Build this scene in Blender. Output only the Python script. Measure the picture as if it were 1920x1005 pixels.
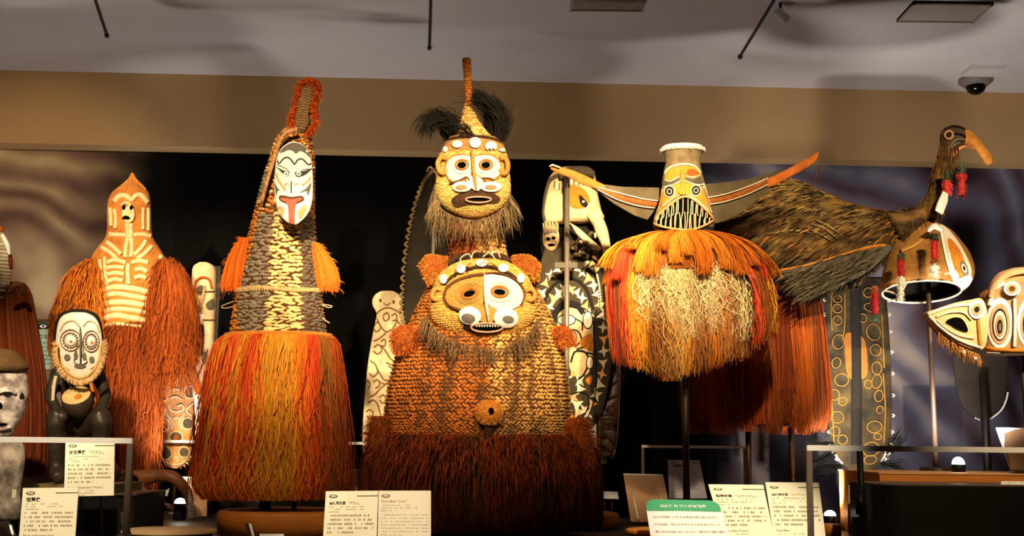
import bpy, bmesh, math, random
import numpy as np
from mathutils import Vector, Matrix, noise as mnoise
from mathutils.bvhtree import BVHTree
from mathutils.geometry import delaunay_2d_cdt

for _o in list(bpy.data.objects):
    bpy.data.objects.remove(_o, do_unlink=True)
SC = bpy.context.scene
COL = SC.collection
rng = np.random.default_rng(11)
random.seed(5)

# ------------------------------------------------------------------ camera
F = 2200.0                      # focal length in pixels of the 1920x1005 frame
CZ = 1.15                       # eye height
PITCH = math.atan(332.5 / F)
ROLL = math.radians(0.6)
cam_d = bpy.data.cameras.new('camera')
cam_d.sensor_fit = 'HORIZONTAL'
cam_d.sensor_width = 36.0
cam_d.lens = F / 1920.0 * 36.0
cam_d.clip_end = 200
cam = bpy.data.objects.new('camera', cam_d)
COL.objects.link(cam)
_R = Matrix.Rotation(math.pi / 2 + PITCH, 4, 'X') @ Matrix.Rotation(ROLL, 4, 'Z')
cam.matrix_world = Matrix.Translation((0, 0, CZ)) @ _R
SC.camera = cam
RM = np.array(_R.to_3x3())
CAM = np.array([0, 0, CZ])

# ------------------------------------------------------------------ world, exposure
world = bpy.data.worlds.new('gallery_air')
SC.world = world
world.use_nodes = True
_bg = world.node_tree.nodes['Background']
_bg.inputs[0].default_value = (0.55, 0.50, 0.60, 1)
_bg.inputs[1].default_value = 0.02
SC.view_settings.view_transform = 'Standard'
SC.view_settings.look = 'None'
SC.view_settings.gamma = 1
SC.view_settings.use_curve_mapping = False
SC.view_settings.exposure = 0.0


def rays(px, py):
    px = np.asarray(px, float); py = np.asarray(py, float)
    d = np.stack([(px - 960) / F, (502.5 - py) / F, -np.ones_like(px)], -1)
    return d @ RM.T


def W(px, py, D):
    """photo pixel -> world point at distance D along the room's depth (y)"""
    d = rays(px, py)
    t = np.asarray(D, float) / d[..., 1]
    return CAM + d * t[..., None]


def WZ(px, py, z):
    d = rays(px, py)
    t = (z - CZ) / d[..., 2]
    return CAM + d * t[..., None]


def pxm(D):
    return D / F


WARM = (1.0, 0.76, 0.47)
COOL = (1.0, 0.93, 0.86)


def spot(name, loc, target, power, angle, blend=0.6, color=WARM, radius=0.04):
    l = bpy.data.lights.new(name, 'SPOT')
    l.energy = power; l.spot_size = math.radians(angle); l.spot_blend = blend
    l.color = color; l.shadow_soft_size = radius
    o = bpy.data.objects.new(name, l)
    COL.objects.link(o)
    o.location = loc
    o.rotation_euler = (Vector(target) - Vector(loc)).to_track_quat('-Z', 'Y').to_euler()
    return o


# key spots hang from the ceiling track in front of the exhibits
ZT = CZ + 2.05
KEY = 5.0
for nm, loc, tgt, pw, ang in (
        ('orange_mask', (-0.75, 1.2), (525, 450, 5.0), 190, 26), ('two_faced_mask', (0.75, 1.1), (920, 470, 5.0), 280, 24),
        ('two_faced_mask_side', (-0.6, 1.2), (870, 620, 5.0), 80, 25), ('horned_mask', (0.5, 1.2), (1270, 460, 5.0), 200, 23),
        ('bird', (2.0, 1.4), (1700, 420, 5.4), 150, 24), ('bark_costume', (-2.4, 1.4), (240, 455, 5.9), 270, 15),
        ('seated_figure', (-1.4, 1.2), (85, 690, 4.9), 190, 18), ('spiral_mask', (2.5, 1.4), (1880, 570, 5.0), 240, 12),
        ('painted_board', (0.9, 1.4), (1090, 540, 6.0), 240, 15), ('pale_boards', (-0.9, 1.4), (710, 720, 6.2), 110, 11),
        ('left_boards', (-1.3, 1.4), (350, 680, 6.1), 170, 13), ('left_wall', (-2.2, 2.2), (60, 430, 7.0), 55, 26), ('plinths_right', (2.0, 2.2), (1790, 905, 4.8), 60, 22), ('drum_front', (-0.7, 2.4), (490, 975, 4.8), 30, 18), ('captions_left', (-1.2, 3.0), (120, 930, 4.4), 80, 20),
        ('captions_middle', (-0.3, 2.9), (700, 975, 4.4), 75, 15), ('captions_right', (1.1, 3.0), (1380, 960, 4.4), 82, 20)):
    spot('track_light_' + nm, (*loc, ZT), W(*tgt), pw * KEY, ang, .8, (1, .84, .6) if 'cap' in nm or 'spiral' in nm else WARM)
# small uplights on the stage behind the exhibits (cans modelled below); last two added to brighten the ceiling
# px, py, distance, aim px, aim py, aim distance, power, cone
UP = [(338, 937, 5.75, 420, 60, 6.4, 48, 95), (1556, 960, 5.56, 1740, 300, 7.1, 95, 95), (1797, 872, 5.25, 1760, 250, 7.0, 80, 125),
      (66, 936, 6.15, 150, 100, 6.9, 42, 125), (960, 948, 6.05, 930, 60, 6.3, 32, 130)]


# ------------------------------------------------------------------ colour and materials
def lin(c):
    c = np.asarray(c, float) / 255.0
    return np.where(c <= 0.04045, c / 12.92, ((c + 0.055) / 1.055) ** 2.4)


MATS = {}


def M(key, col=None, rough=0.75, namt=0.25, nscale=25.0, bump=0.25, bscale=90.0, spec=0.3,
      metal=0.0, emit=0.0, stretch=(1, 1, 1), col2=None, sheen=0.0):
    if key in MATS:
        return MATS[key]
    m = bpy.data.materials.new(key)
    m.use_nodes = True
    nt = m.node_tree; N = nt.nodes; L = nt.links
    b = N['Principled BSDF']
    b.inputs['Roughness'].default_value = rough
    b.inputs['Metallic'].default_value = metal
    b.inputs['Specular IOR Level'].default_value = spec
    tc = N.new('ShaderNodeTexCoord')
    mp = N.new('ShaderNodeMapping'); mp.inputs['Scale'].default_value = stretch
    L.new(tc.outputs['Object'], mp.inputs[0])
    nz = N.new('ShaderNodeTexNoise'); nz.inputs['Scale'].default_value = nscale
    nz.inputs['Detail'].default_value = 5
    L.new(mp.outputs[0], nz.inputs['Vector'])
    if col is None:
        src = N.new('ShaderNodeAttribute'); src.attribute_name = 'Col'; base = src.outputs['Color']
    elif col2 is not None:
        rp = N.new('ShaderNodeValToRGB')
        rp.color_ramp.elements[0].position = .35; rp.color_ramp.elements[1].position = .65
        rp.color_ramp.elements[0].color = (*lin(col), 1); rp.color_ramp.elements[1].color = (*lin(col2), 1)
        L.new(nz.outputs['Fac'], rp.inputs[0]); base = rp.outputs[0]
    else:
        src = N.new('ShaderNodeRGB'); src.outputs[0].default_value = (*lin(col), 1); base = src.outputs[0]
    if namt > 0:
        mr = N.new('ShaderNodeMapRange')
        mr.inputs['From Min'].default_value = 0.3; mr.inputs['From Max'].default_value = 0.7
        mr.inputs['To Min'].default_value = 1 - namt; mr.inputs['To Max'].default_value = 1 + namt * 0.6
        L.new(nz.outputs['Fac'], mr.inputs[0])
        mx = N.new('ShaderNodeMix'); mx.data_type = 'RGBA'; mx.blend_type = 'MULTIPLY'
        mx.inputs[0].default_value = 1.0
        L.new(base, mx.inputs[6]); L.new(mr.outputs[0], mx.inputs[7])
        base = mx.outputs[2]
    L.new(base, b.inputs['Base Color'])
    if bump > 0:
        n2 = N.new('ShaderNodeTexNoise'); n2.inputs['Scale'].default_value = bscale
        n2.inputs['Detail'].default_value = 3
        L.new(mp.outputs[0], n2.inputs['Vector'])
        bp = N.new('ShaderNodeBump'); bp.inputs['Strength'].default_value = bump
        bp.inputs['Distance'].default_value = 0.004
        L.new(n2.outputs['Fac'], bp.inputs['Height'])
        L.new(bp.outputs[0], b.inputs['Normal'])
    if emit > 0:
        b.inputs['Emission Color'].default_value = (*lin(col), 1)
        b.inputs['Emission Strength'].default_value = emit
    MATS[key] = m
    return m


# ------------------------------------------------------------------ mesh builder
class MB:
    def __init__(s):
        s.v = []; s.q = []; s.t = []; s.c = []; s.n = 0

    def add(s, V, quads=None, tris=None, col=None):
        V = np.asarray(V, float).reshape(-1, 3)
        s.v.append(V)
        if col is None:
            col = (0.5, 0.5, 0.5)
        C = np.asarray(col, float)
        if C.ndim == 1:
            C = np.tile(C, (len(V), 1))
        s.c.append(C)
        if quads is not None and len(quads):
            s.q.append(np.asarray(quads, int).reshape(-1, 4) + s.n)
        if tris is not None and len(tris):
            s.t.append(np.asarray(tris, int).reshape(-1, 3) + s.n)
        s.n += len(V)
        return s

    def arrays(s):
        V = np.concatenate(s.v) if s.v else np.zeros((0, 3))
        Q = np.concatenate(s.q) if s.q else np.zeros((0, 4), int)
        T = np.concatenate(s.t) if s.t else np.zeros((0, 3), int)
        return V, Q, T

    def mesh(s, name, off, smooth=True):
        V, Q, T = s.arrays()
        me = bpy.data.meshes.new(name)
        V = V - off
        me.vertices.add(len(V)); me.vertices.foreach_set('co', V.astype(np.float32).ravel())
        nl = len(Q) * 4 + len(T) * 3
        me.loops.add(nl)
        me.loops.foreach_set('vertex_index', np.concatenate([Q.ravel(), T.ravel()]).astype(np.int32))
        me.polygons.add(len(Q) + len(T))
        st = np.concatenate([np.arange(len(Q)) * 4, len(Q) * 4 + np.arange(len(T)) * 3])
        me.polygons.foreach_set('loop_start', st.astype(np.int32))
        me.polygons.foreach_set('use_smooth', np.full(len(Q) + len(T), smooth))
        me.update(calc_edges=True)
        C = np.concatenate(s.c)
        at = me.color_attributes.new('Col', 'FLOAT_COLOR', 'POINT')
        at.data.foreach_set('color', np.concatenate([C, np.ones((len(C), 1))], 1).astype(np.float32).ravel())
        return me


BASE = {}


def put(name, mb, mat, parent=None, base=None, label=None, cat=None, group=None, kind=None, smooth=True):
    """link one mesh builder as one object; vertices come in world coordinates"""
    if parent is not None:
        off = BASE[parent.name]
    else:
        if base is None:
            V = mb.arrays()[0]
            base = np.array([(V[:, 0].min() + V[:, 0].max()) / 2, (V[:, 1].min() + V[:, 1].max()) / 2, V[:, 2].min()])
        off = np.asarray(base, float)
    me = mb.mesh(name, off, smooth)
    me.materials.append(mat)
    o = bpy.data.objects.new(name, me)
    COL.objects.link(o)
    if parent is not None:
        o.parent = parent
    else:
        o.location = off
    BASE[o.name] = off
    for k, v in (('label', label), ('category', cat), ('group', group), ('kind', kind)):
        if v:
            o[k] = v
    return o


def thing(name, label, cat, base, group=None):
    o = bpy.data.objects.new(name, None)
    o.empty_display_size = 0.1
    COL.objects.link(o)
    o.location = base
    BASE[o.name] = np.asarray(base, float)
    o['label'] = label; o['category'] = cat
    if group:
        o['group'] = group
    return o


# ------------------------------------------------------------------ shape helpers
def crom(P, n, closed=False):
    P = np.asarray(P, float)
    m = len(P)
    if m < 3 and not closed:
        t = np.linspace(0, 1, n)[:, None]
        return P[0] * (1 - t) + P[-1] * t
    if closed:
        u = np.linspace(0, m, n, endpoint=False)
        i = np.floor(u).astype(int); f = (u - i)[:, None]
        p0, p1, p2, p3 = P[(i - 1) % m], P[i % m], P[(i + 1) % m], P[(i + 2) % m]
    else:
        u = np.linspace(0, m - 1, n)
        i = np.minimum(np.floor(u).astype(int), m - 2); f = (u - i)[:, None]
        p1, p2 = P[i], P[i + 1]
        p0 = np.where((i > 0)[:, None], P[np.maximum(i - 1, 0)], 2 * P[0] - P[1])
        p3 = np.where((i + 2 < m)[:, None], P[np.minimum(i + 2, m - 1)], 2 * P[-1] - P[-2])
    return 0.5 * ((2 * p1) + (-p0 + p2) * f + (2 * p0 - 5 * p1 + 4 * p2 - p3) * f ** 2 + (-p0 + 3 * p1 - 3 * p2 + p3) * f ** 3)


def unit(v):
    v = np.asarray(v, float)
    return v / np.maximum(np.linalg.norm(v, axis=-1, keepdims=True), 1e-9)


def tube(mb, pts, r, n=6, col=None, cap=True, smooth_n=0):
    pts = np.asarray(pts, float)
    r = np.broadcast_to(np.asarray(r, float), (len(pts),)).copy()
    if smooth_n:
        r = np.interp(np.linspace(0, len(pts) - 1, smooth_n), np.arange(len(pts)), r)
        pts = crom(pts, smooth_n)
    k = len(pts)
    tg = unit(np.gradient(pts, axis=0))
    ref = np.array([0, 0, 1.0]) if abs(tg[0][2]) < .9 else np.array([1.0, 0, 0])
    V = []
    a = np.linspace(0, 2 * math.pi, n, endpoint=False)
    s = unit(np.cross(tg[0], ref))
    for i in range(k):
        s = unit(s - tg[i] * np.dot(s, tg[i])); w = np.cross(tg[i], s)
        V.append(pts[i] + r[i] * (np.cos(a)[:, None] * s + np.sin(a)[:, None] * w))
    V = np.concatenate(V)
    i, j = np.meshgrid(np.arange(k - 1), np.arange(n), indexing='ij')
    i = i.ravel(); j = j.ravel(); j2 = (j + 1) % n
    Q = np.stack([i * n + j, i * n + j2, (i + 1) * n + j2, (i + 1) * n + j], 1)
    T = []
    if cap:
        V = np.concatenate([V, pts[:1], pts[-1:]])
        a0, a1 = k * n, k * n + 1
        for j in range(n):
            T.append((a0, (j + 1) % n, j)); T.append((a1, (k - 1) * n + j, (k - 1) * n + (j + 1) % n))
    mb.add(V, Q, T, col)


def ptube(mb, pts, D, n=10, col=None, sn=14):
    """pts: (px, py, depth offset, radius in px)"""
    P = np.array([W(p[0], p[1], D + p[2]) for p in pts])
    r = [p[3] * pxm(D) for p in pts]
    tube(mb, P, r, n, col, True, sn)


def box(mb, lo, hi, col=None):
    x0, y0, z0 = lo; x1, y1, z1 = hi
    V = [(x0, y0, z0), (x1, y0, z0), (x1, y1, z0), (x0, y1, z0), (x0, y0, z1), (x1, y0, z1), (x1, y1, z1), (x0, y1, z1)]
    mb.add(V, [(3, 2, 1, 0), (4, 5, 6, 7), (0, 1, 5, 4), (1, 2, 6, 5), (2, 3, 7, 6), (3, 0, 4, 7)], None, col)


def slab(mb, quad, nrm, th, col=None):
    """quad: 4 world points, counter-clockwise; extruded by -nrm*th"""
    A = np.asarray(quad, float); B = A - np.asarray(nrm) * th
    mb.add(np.concatenate([A, B]), [(0, 1, 2, 3), (7, 6, 5, 4), (0, 4, 5, 1), (1, 5, 6, 2), (2, 6, 7, 3), (3, 7, 4, 0)], None, col)


def lathe(mb, c, prof, n=32, col=None, sx=1, sy=1):
    a = np.linspace(0, 2 * math.pi, n, endpoint=False)
    k = len(prof)
    V = np.concatenate([np.stack([c[0] + r * sx * np.cos(a), c[1] + r * sy * np.sin(a), np.full(n, c[2] + z)], 1) for r, z in prof])
    i, j = np.meshgrid(np.arange(k - 1), np.arange(n), indexing='ij'); i = i.ravel(); j = j.ravel(); j2 = (j + 1) % n
    mb.add(V, np.stack([i * n + j, i * n + j2, (i + 1) * n + j2, (i + 1) * n + j], 1), None, col)


def ellipsoid(mb, c, rx, ry, rz, col=None, nu=16, nv=10):
    prof = [(max(math.sin(math.pi * i / nv), 1e-4), -math.cos(math.pi * i / nv)) for i in range(nv + 1)]
    a = np.linspace(0, 2 * math.pi, nu, endpoint=False)
    V = np.concatenate([np.stack([c[0] + rx * r * np.cos(a), c[1] + ry * r * np.sin(a), np.full(nu, c[2] + rz * z)], 1) for r, z in prof])
    i, j = np.meshgrid(np.arange(nv), np.arange(nu), indexing='ij'); i = i.ravel(); j = j.ravel(); j2 = (j + 1) % nu
    mb.add(V, np.stack([i * nu + j, i * nu + j2, (i + 1) * nu + j2, (i + 1) * nu + j], 1), None, col)


def strands(mb, P, w, cols, side, taper=0.35):
    """P (N,k,3) ribbons of width w (N,), width along side (N,3)"""
    N, k, _ = P.shape
    w = np.broadcast_to(np.asarray(w, float), (N,))
    prof = np.interp(np.linspace(0, 1, k), [0, .15, .7, 1], [.7, 1, 1, taper])
    h = side[:, None, :] * (w[:, None] * prof[None, :] / 2)[..., None]
    V = np.stack([P - h, P + h], 2).reshape(-1, 3)
    b = (np.arange(N) * k * 2)[:, None] + (np.arange(k - 1) * 2)[None, :]
    b = b.ravel()
    Q = np.stack([b, b + 1, b + 3, b + 2], 1)
    C = np.repeat(np.asarray(cols, float), k * 2, axis=0)
    mb.add(V, Q, None, C)


def vary(c, N, amt=.2, hue=.06):
    c = np.asarray(c, float)
    f = 1 + rng.uniform(-amt, amt, (N, 1))
    h = 1 + rng.uniform(-hue, hue, (N, 3))
    return np.clip(c * f * h, 0, 1)


class Loft:
    """elliptic sections between pixel pairs: rows (py, xl, xr) or (x1,y1,x2,y2); depth half-size b = ratio*half width, or bs"""
    def __init__(s, rows, D, ratio=.6, bs=None, nt=60, nth=48, power=1.0, Ds=None, yc=0):
        R = []
        for r in rows:
            R.append((r[1], r[0], r[2], r[0]) if len(r) == 3 else r)
        R = np.array(R, float)
        m = len(R)
        Dv = np.full(m, float(D)) if Ds is None else np.asarray(Ds, float)
        A = W(R[:, 0], R[:, 1], Dv); B = W(R[:, 2], R[:, 3], Dv)
        C = (A + B) / 2; U = (B - A) / 2
        hw = np.linalg.norm(U, axis=1)
        b = hw * ratio if bs is None else np.broadcast_to(np.asarray(bs, float), (m,))
        K = 240
        X = crom(np.concatenate([C, U, np.asarray(b)[:, None]], 1), K)
        lo = np.concatenate([C, U, np.asarray(b)[:, None]], 1)
        X[:, 6] = np.clip(X[:, 6], lo[:, 6].min(), lo[:, 6].max())
        s.X = X; s.K = K; s.p = power; s.D = D; s.nt = nt; s.nth = nth
        s.surf = None

    def at(s, t):
        u = np.clip(np.asarray(t, float), 0, 1) * (s.K - 1)
        i = np.minimum(np.floor(u).astype(int), s.K - 2); f = (u - i)[..., None]
        return s.X[i] * (1 - f) + s.X[i + 1] * f

    def pt(s, t, th):
        x = s.at(t); th = np.asarray(th, float)
        sn = np.sin(th); cs = np.cos(th)
        sn = np.sign(sn) * np.abs(sn) ** s.p; cs = np.sign(cs) * np.abs(cs) ** s.p
        P = x[..., :3] + x[..., 3:6] * sn[..., None]
        P[..., 1] -= x[..., 6] * cs
        return P

    def nrm(s, t, th, e=.01):
        a = s.pt(np.clip(t + e, 0, 1), th) - s.pt(np.clip(t - e, 0, 1), th)
        b = s.pt(t, th + .02) - s.pt(t, th - .02)
        n = unit(np.cross(a, b))
        x = s.at(t)
        out = s.pt(t, th) - x[..., :3]
        sg = np.sign((n * out).sum(-1, keepdims=True)); sg[sg == 0] = 1
        return n * sg

    def build(s, mb, col=None, cap=True, t0=0., t1=1., half=False, nt=None, nth=None, infl=0.):
        nt = nt or s.nt; nth = nth or s.nth
        t = np.linspace(t0, t1, nt)
        th = np.linspace(-math.pi, math.pi, nth, endpoint=False)
        tt, hh = np.meshgrid(t, th, indexing='ij')
        V = s.pt(tt.ravel(), hh.ravel())
        if infl:
            V = V + s.nrm(tt.ravel(), hh.ravel()) * infl
        i, j = np.meshgrid(np.arange(nt - 1), np.arange(nth), indexing='ij'); i = i.ravel(); j = j.ravel(); j2 = (j + 1) % nth
        Q = np.stack([i * nth + j, i * nth + j2, (i + 1) * nth + j2, (i + 1) * nth + j], 1)
        T = []
        if cap:
            c0 = s.at(np.array(t0))[:3]; c1 = s.at(np.array(t1))[:3]
            V = np.concatenate([V, c0[None], c1[None]])
            a0, a1 = nt * nth, nt * nth + 1
            for j in range(nth):
                T.append((a0, (j + 1) % nth, j)); T.append((a1, (nt - 1) * nth + j, (nt - 1) * nth + (j + 1) % nth))
        if callable(col):
            col = col(V)
        mb.add(V, Q, T, col)
        return s


class Surf:
    """camera-ray lookup on built geometry, so painted and applied details sit on the real surface"""
    def __init__(s, *mbs, D=5.0):
        Vs = []; P = []; n = 0
        for mb in mbs:
            V, Q, T = mb.arrays()
            Vs.append(V); P += [tuple(x + n) for x in Q] + [tuple(x + n) for x in T]; n += len(V)
        V = np.concatenate(Vs)
        s.b = BVHTree.FromPolygons([tuple(v) for v in V], P)
        s.D = D; s.last = D

    def hit(s, px, py, off=0.0):
        d = rays(px, py); d = d / np.linalg.norm(d)
        h = s.b.ray_cast(Vector(CAM), Vector(d))
        if h[0] is None:
            p = W(px, py, s.last)
            near = s.b.find_nearest(Vector(p))
            q = np.array(near[0]) if near[0] is not None else p
            p = q
        else:
            p = np.array(h[0]); s.last = p[1]
        return p - d * off

    def hits(s, P, off=0.0):
        off = np.broadcast_to(off, (len(P),))
        return np.array([s.hit(p[0], p[1], o) for p, o in zip(P, off)])


def stroke(mb, S, pts, w=3., h=.003, closed=False, col=None, step=3.0, taper=False, raw=False):
    P = np.asarray(pts, float)
    Ln = np.linalg.norm(np.diff(P, axis=0), axis=1).sum() + (np.linalg.norm(P[0] - P[-1]) if closed else 0)
    n = max(int(Ln / step), 3)
    if not raw:
        P = crom(P, n, closed)
    n = len(P)
    tg = unit(np.roll(P, -1, 0) - np.roll(P, 1, 0)) if closed else unit(np.gradient(P, axis=0))
    nr = np.stack([-tg[:, 1], tg[:, 0]], 1)
    ww = np.full(n, w / 2.)
    if taper:
        ww = ww * np.interp(np.linspace(0, 1, n), [0, .3, .7, 1], [.25, 1, 1, .25])
    ww = ww[:, None]
    rows = [S.hits(P - nr * ww, -.001), S.hits(P - nr * ww * .6, h), S.hits(P + nr * ww * .6, h), S.hits(P + nr * ww, -.001)]
    V = np.stack(rows, 1).reshape(-1, 3)
    Q = []
    for i in range(n if closed else n - 1):
        j = (i + 1) % n
        for k in range(3):
            Q.append((i * 4 + k, i * 4 + k + 1, j * 4 + k + 1, j * 4 + k))
    mb.add(V, Q, None, col)


def ellpts(cx, cy, rx, ry, rot=0, n=28):
    a = np.linspace(0, 2 * math.pi, n, endpoint=False)
    x = rx * np.cos(a); y = ry * np.sin(a); r = math.radians(rot)
    return np.stack([cx + x * math.cos(r) - y * math.sin(r), cy + x * math.sin(r) + y * math.cos(r)], 1)


def inside(P, poly):
    x, y = P[:, 0], P[:, 1]; r = np.zeros(len(P), bool); n = len(poly)
    for i in range(n):
        x1, y1 = poly[i]; x2, y2 = poly[(i + 1) % n]
        c = ((y1 > y) != (y2 > y)) & (x < (x2 - x1) * (y - y1) / (y2 - y1 + 1e-12) + x1)
        r ^= c
    return r


def patch(mb, S, poly, h=.003, col=None, step=7., smooth=True, dome=0.0):
    P = np.asarray(poly, float)
    Ln = np.linalg.norm(np.roll(P, -1, 0) - P, axis=1).sum()
    if smooth and len(P) < 24:
        P = crom(P, max(int(Ln / step * 1.6), 12), True)
    elif not smooth:
        Q = []
        for i in range(len(P)):
            a, b = P[i], P[(i + 1) % len(P)]; m = max(int(np.linalg.norm(b - a) / step), 1)
            for k in range(m):
                Q.append(a + (b - a) * k / m)
        P = np.array(Q)
    nb = len(P)
    lo, hi = P.min(0), P.max(0)
    gx, gy = np.meshgrid(np.arange(lo[0] + step / 2, hi[0], step), np.arange(lo[1] + step / 2, hi[1], step))
    G = np.stack([gx.ravel(), gy.ravel()], 1)
    if len(G):
        G = G[inside(G, P)]
        if len(G):
            dm = np.min(np.linalg.norm(G[:, None] - P[None], axis=2), axis=1)
            G = G[dm > step * .45]
    allp = np.concatenate([P, G]) if len(G) else P
    res = delaunay_2d_cdt([Vector((a, b)) for a, b in allp], [], [list(range(nb))], 1, 1e-5)
    pv = np.array([tuple(v) for v in res[0]])
    c = P.mean(0); rad = np.abs(P - c).max(0) + 1e-6
    off = np.full(len(pv), h)
    if dome:
        q = ((pv - c) / rad); off = h + dome * np.sqrt(np.clip(1 - (q ** 2).sum(1), 0, 1))
    V = S.hits(pv, off)
    mb.add(V, None, [tuple(f) for f in res[2] if len(f) == 3], col)
    top = S.hits(P, h); bot = S.hits(P, -.002)
    i = np.arange(nb); j = (i + 1) % nb
    mb.add(np.concatenate([top, bot]), np.stack([i, j, j + nb, i + nb], 1), None, col)


def ring(mb, S, cx, cy, rx, ry, w=3, h=.004, rot=0, col=None):
    stroke(mb, S, ellpts(cx, cy, rx, ry, rot, 20), w, h, True, col, step=max(2.5, (rx + ry) * .2))


def disc(mb, S, cx, cy, rx, ry, rot=0, h=.003, col=None, dome=0.):
    patch(mb, S, ellpts(cx, cy, rx, ry, rot, 26), h, col, step=max(3., min(rx, ry) * .5), dome=dome)


def fringe(mb, L, N, th0=-math.pi, th1=math.pi, t0=0., t1=1., k=9, w=.004, col=(.5, .3, .1), js=.03, je=.15,
           wand=.05, out=.02, amt=.25, curl=0., front=.0, tip=None):
    th = rng.uniform(th0, th1, N)
    a = t0 + rng.random(N) * js * (t1 - t0)
    b = t1 - rng.random(N) ** 2 * je * (t1 - t0)
    s = np.linspace(0, 1, k)
    t = a[:, None] + (b - a)[:, None] * s
    ph = rng.uniform(0, 6.3, (N, 1)); fr = rng.uniform(2, 7, (N, 1))
    tw = th[:, None] + wand * (np.sin(s * fr + ph) - np.sin(ph)) * s + rng.normal(0, wand * .6, (N, 1)) * s
    if curl:
        tw = tw + curl * rng.normal(0, 1, (N, k)) * s
    P = L.pt(t.ravel(), tw.ravel()).reshape(N, k, 3)
    n = L.nrm(t.ravel(), tw.ravel()).reshape(N, k, 3)
    n[..., 2] *= .3
    o = (rng.random((N, 1)) * out * (.35 + s))
    if curl:
        o = o + curl * .05 * rng.normal(0, 1, (N, k))
    P = P + n * o[..., None]
    tg = unit(P[:, -1] - P[:, 0])
    sd = unit(np.cross(tg, n[:, k // 2]))
    tws = rng.normal(0, .6, (N, 1))
    sd = unit(sd * np.cos(tws) + n[:, k // 2] * np.sin(tws))
    strands(mb, P, w * rng.uniform(.6, 1.4, N), vary(col, N, amt), sd)


def fuzz(mb, L, N, ln=.03, w=.002, col=(.4, .2, .1), th0=-math.pi, th1=math.pi, t0=0., t1=1., grav=.5, amt=.3, k=4, along=None, jit=.35):
    th = rng.uniform(th0, th1, N); t = rng.uniform(t0, t1, N)
    p = L.pt(t, th); n = L.nrm(t, th)
    if callable(col):
        c = col(p, t, th); c = np.clip(c * (1 + rng.uniform(-amt, amt, (N, 1))), 0, 1)
    else:
        c = vary(col, N, amt)
    d = n + rng.normal(0, jit, (N, 3))
    if along is not None:
        d = d * .5 + np.asarray(along)
    d = unit(d)
    l = ln * rng.uniform(.5, 1.3, N)
    s = np.linspace(0, 1, k)
    P = p[:, None, :] + d[:, None, :] * (l[:, None] * s)[..., None]
    P[..., 2] -= grav * l[:, None] * s ** 2
    sd = unit(np.cross(d, rng.normal(0, 1, (N, 3))))
    strands(mb, P, w * rng.uniform(.6, 1.4, N), c, sd, .2)


def hairs(mb, roots, dirs, ln, w, col, grav=1., k=6, amt=.3, curl=0.):
    N = len(roots)
    d = unit(dirs); l = ln * rng.uniform(.6, 1.2, N)
    s = np.linspace(0, 1, k)
    P = roots[:, None, :] + d[:, None, :] * (l[:, None] * s)[..., None]
    P[..., 2] -= grav * l[:, None] * s ** 2
    if curl:
        P += rng.normal(0, curl, P.shape) * s[None, :, None]
    sd = unit(np.cross(d, rng.normal(0, 1, (N, 3))))
    strands(mb, P, w * rng.uniform(.6, 1.4, N), vary(col, N, amt), sd, .2)


def lozenges(mb, C, d, n, ln, wd, ht, cols):
    """N stitched cane segments: pointed bars lying on a surface"""
    N = len(C)
    s = unit(np.cross(n, d))
    ln = np.broadcast_to(ln, (N,))[:, None]; wd = np.broadcast_to(wd, (N,))[:, None]; ht = np.broadcast_to(ht, (N,))[:, None]
    V = [C - d * ln / 2 - n * ht * .4]
    for f in (-.24, .24):
        c = C + d * ln * f
        V += [c + s * wd / 2, c + n * ht, c - s * wd / 2]
    V += [C + d * ln / 2 - n * ht * .4]
    V = np.stack(V, 1).reshape(-1, 3)
    b = np.arange(N)[:, None] * 8
    T = (b + np.array([[0, 1, 2]])), (b + np.array([[0, 2, 3]])), (b + np.array([[7, 5, 4]])), (b + np.array([[7, 6, 5]]))
    Q = (b + np.array([[1, 4, 5, 2]])), (b + np.array([[2, 5, 6, 3]]))
    mb.add(V, np.concatenate(Q), np.concatenate(T), np.repeat(cols, 8, axis=0))


def weave(mb, L, nrow, ncol, colfn, th0=-math.pi, th1=math.pi, t0=0., t1=1., slant=.55, alt=True, lenf=1.25, widf=.55, h=.006, jit=.12, brick=.5):
    i, j = np.meshgrid(np.arange(nrow), np.arange(ncol), indexing='ij'); i = i.ravel(); j = j.ravel()
    N = len(i)
    t = t0 + (t1 - t0) * (i + .5 + rng.normal(0, jit, N)) / nrow
    th = th0 + (th1 - th0) * (j + .5 + brick * (i % 2) + rng.normal(0, jit, N)) / ncol
    C = L.pt(t, th); n = L.nrm(t, th)
    dth = (th1 - th0) / ncol; dt = (t1 - t0) / nrow
    a = L.pt(t, th + dth / 2) - L.pt(t, th - dth / 2)
    v = L.pt(np.clip(t + dt / 2, 0, 1), th) - L.pt(np.clip(t - dt / 2, 0, 1), th)
    la = np.linalg.norm(a, axis=1); lv = np.linalg.norm(v, axis=1)
    sg = np.where(i % 2 == 0, 1., -1.) if alt else np.ones(N)
    sl = slant * sg + rng.normal(0, .1, N)
    d = unit(unit(a) * np.cos(sl)[:, None] + unit(v) * np.sin(sl)[:, None])
    lozenges(mb, C, d, n, la * lenf / np.maximum(np.cos(slant), .4), lv * widf * rng.uniform(.8, 1.2, N), h, colfn(C, t, th, N))


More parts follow.
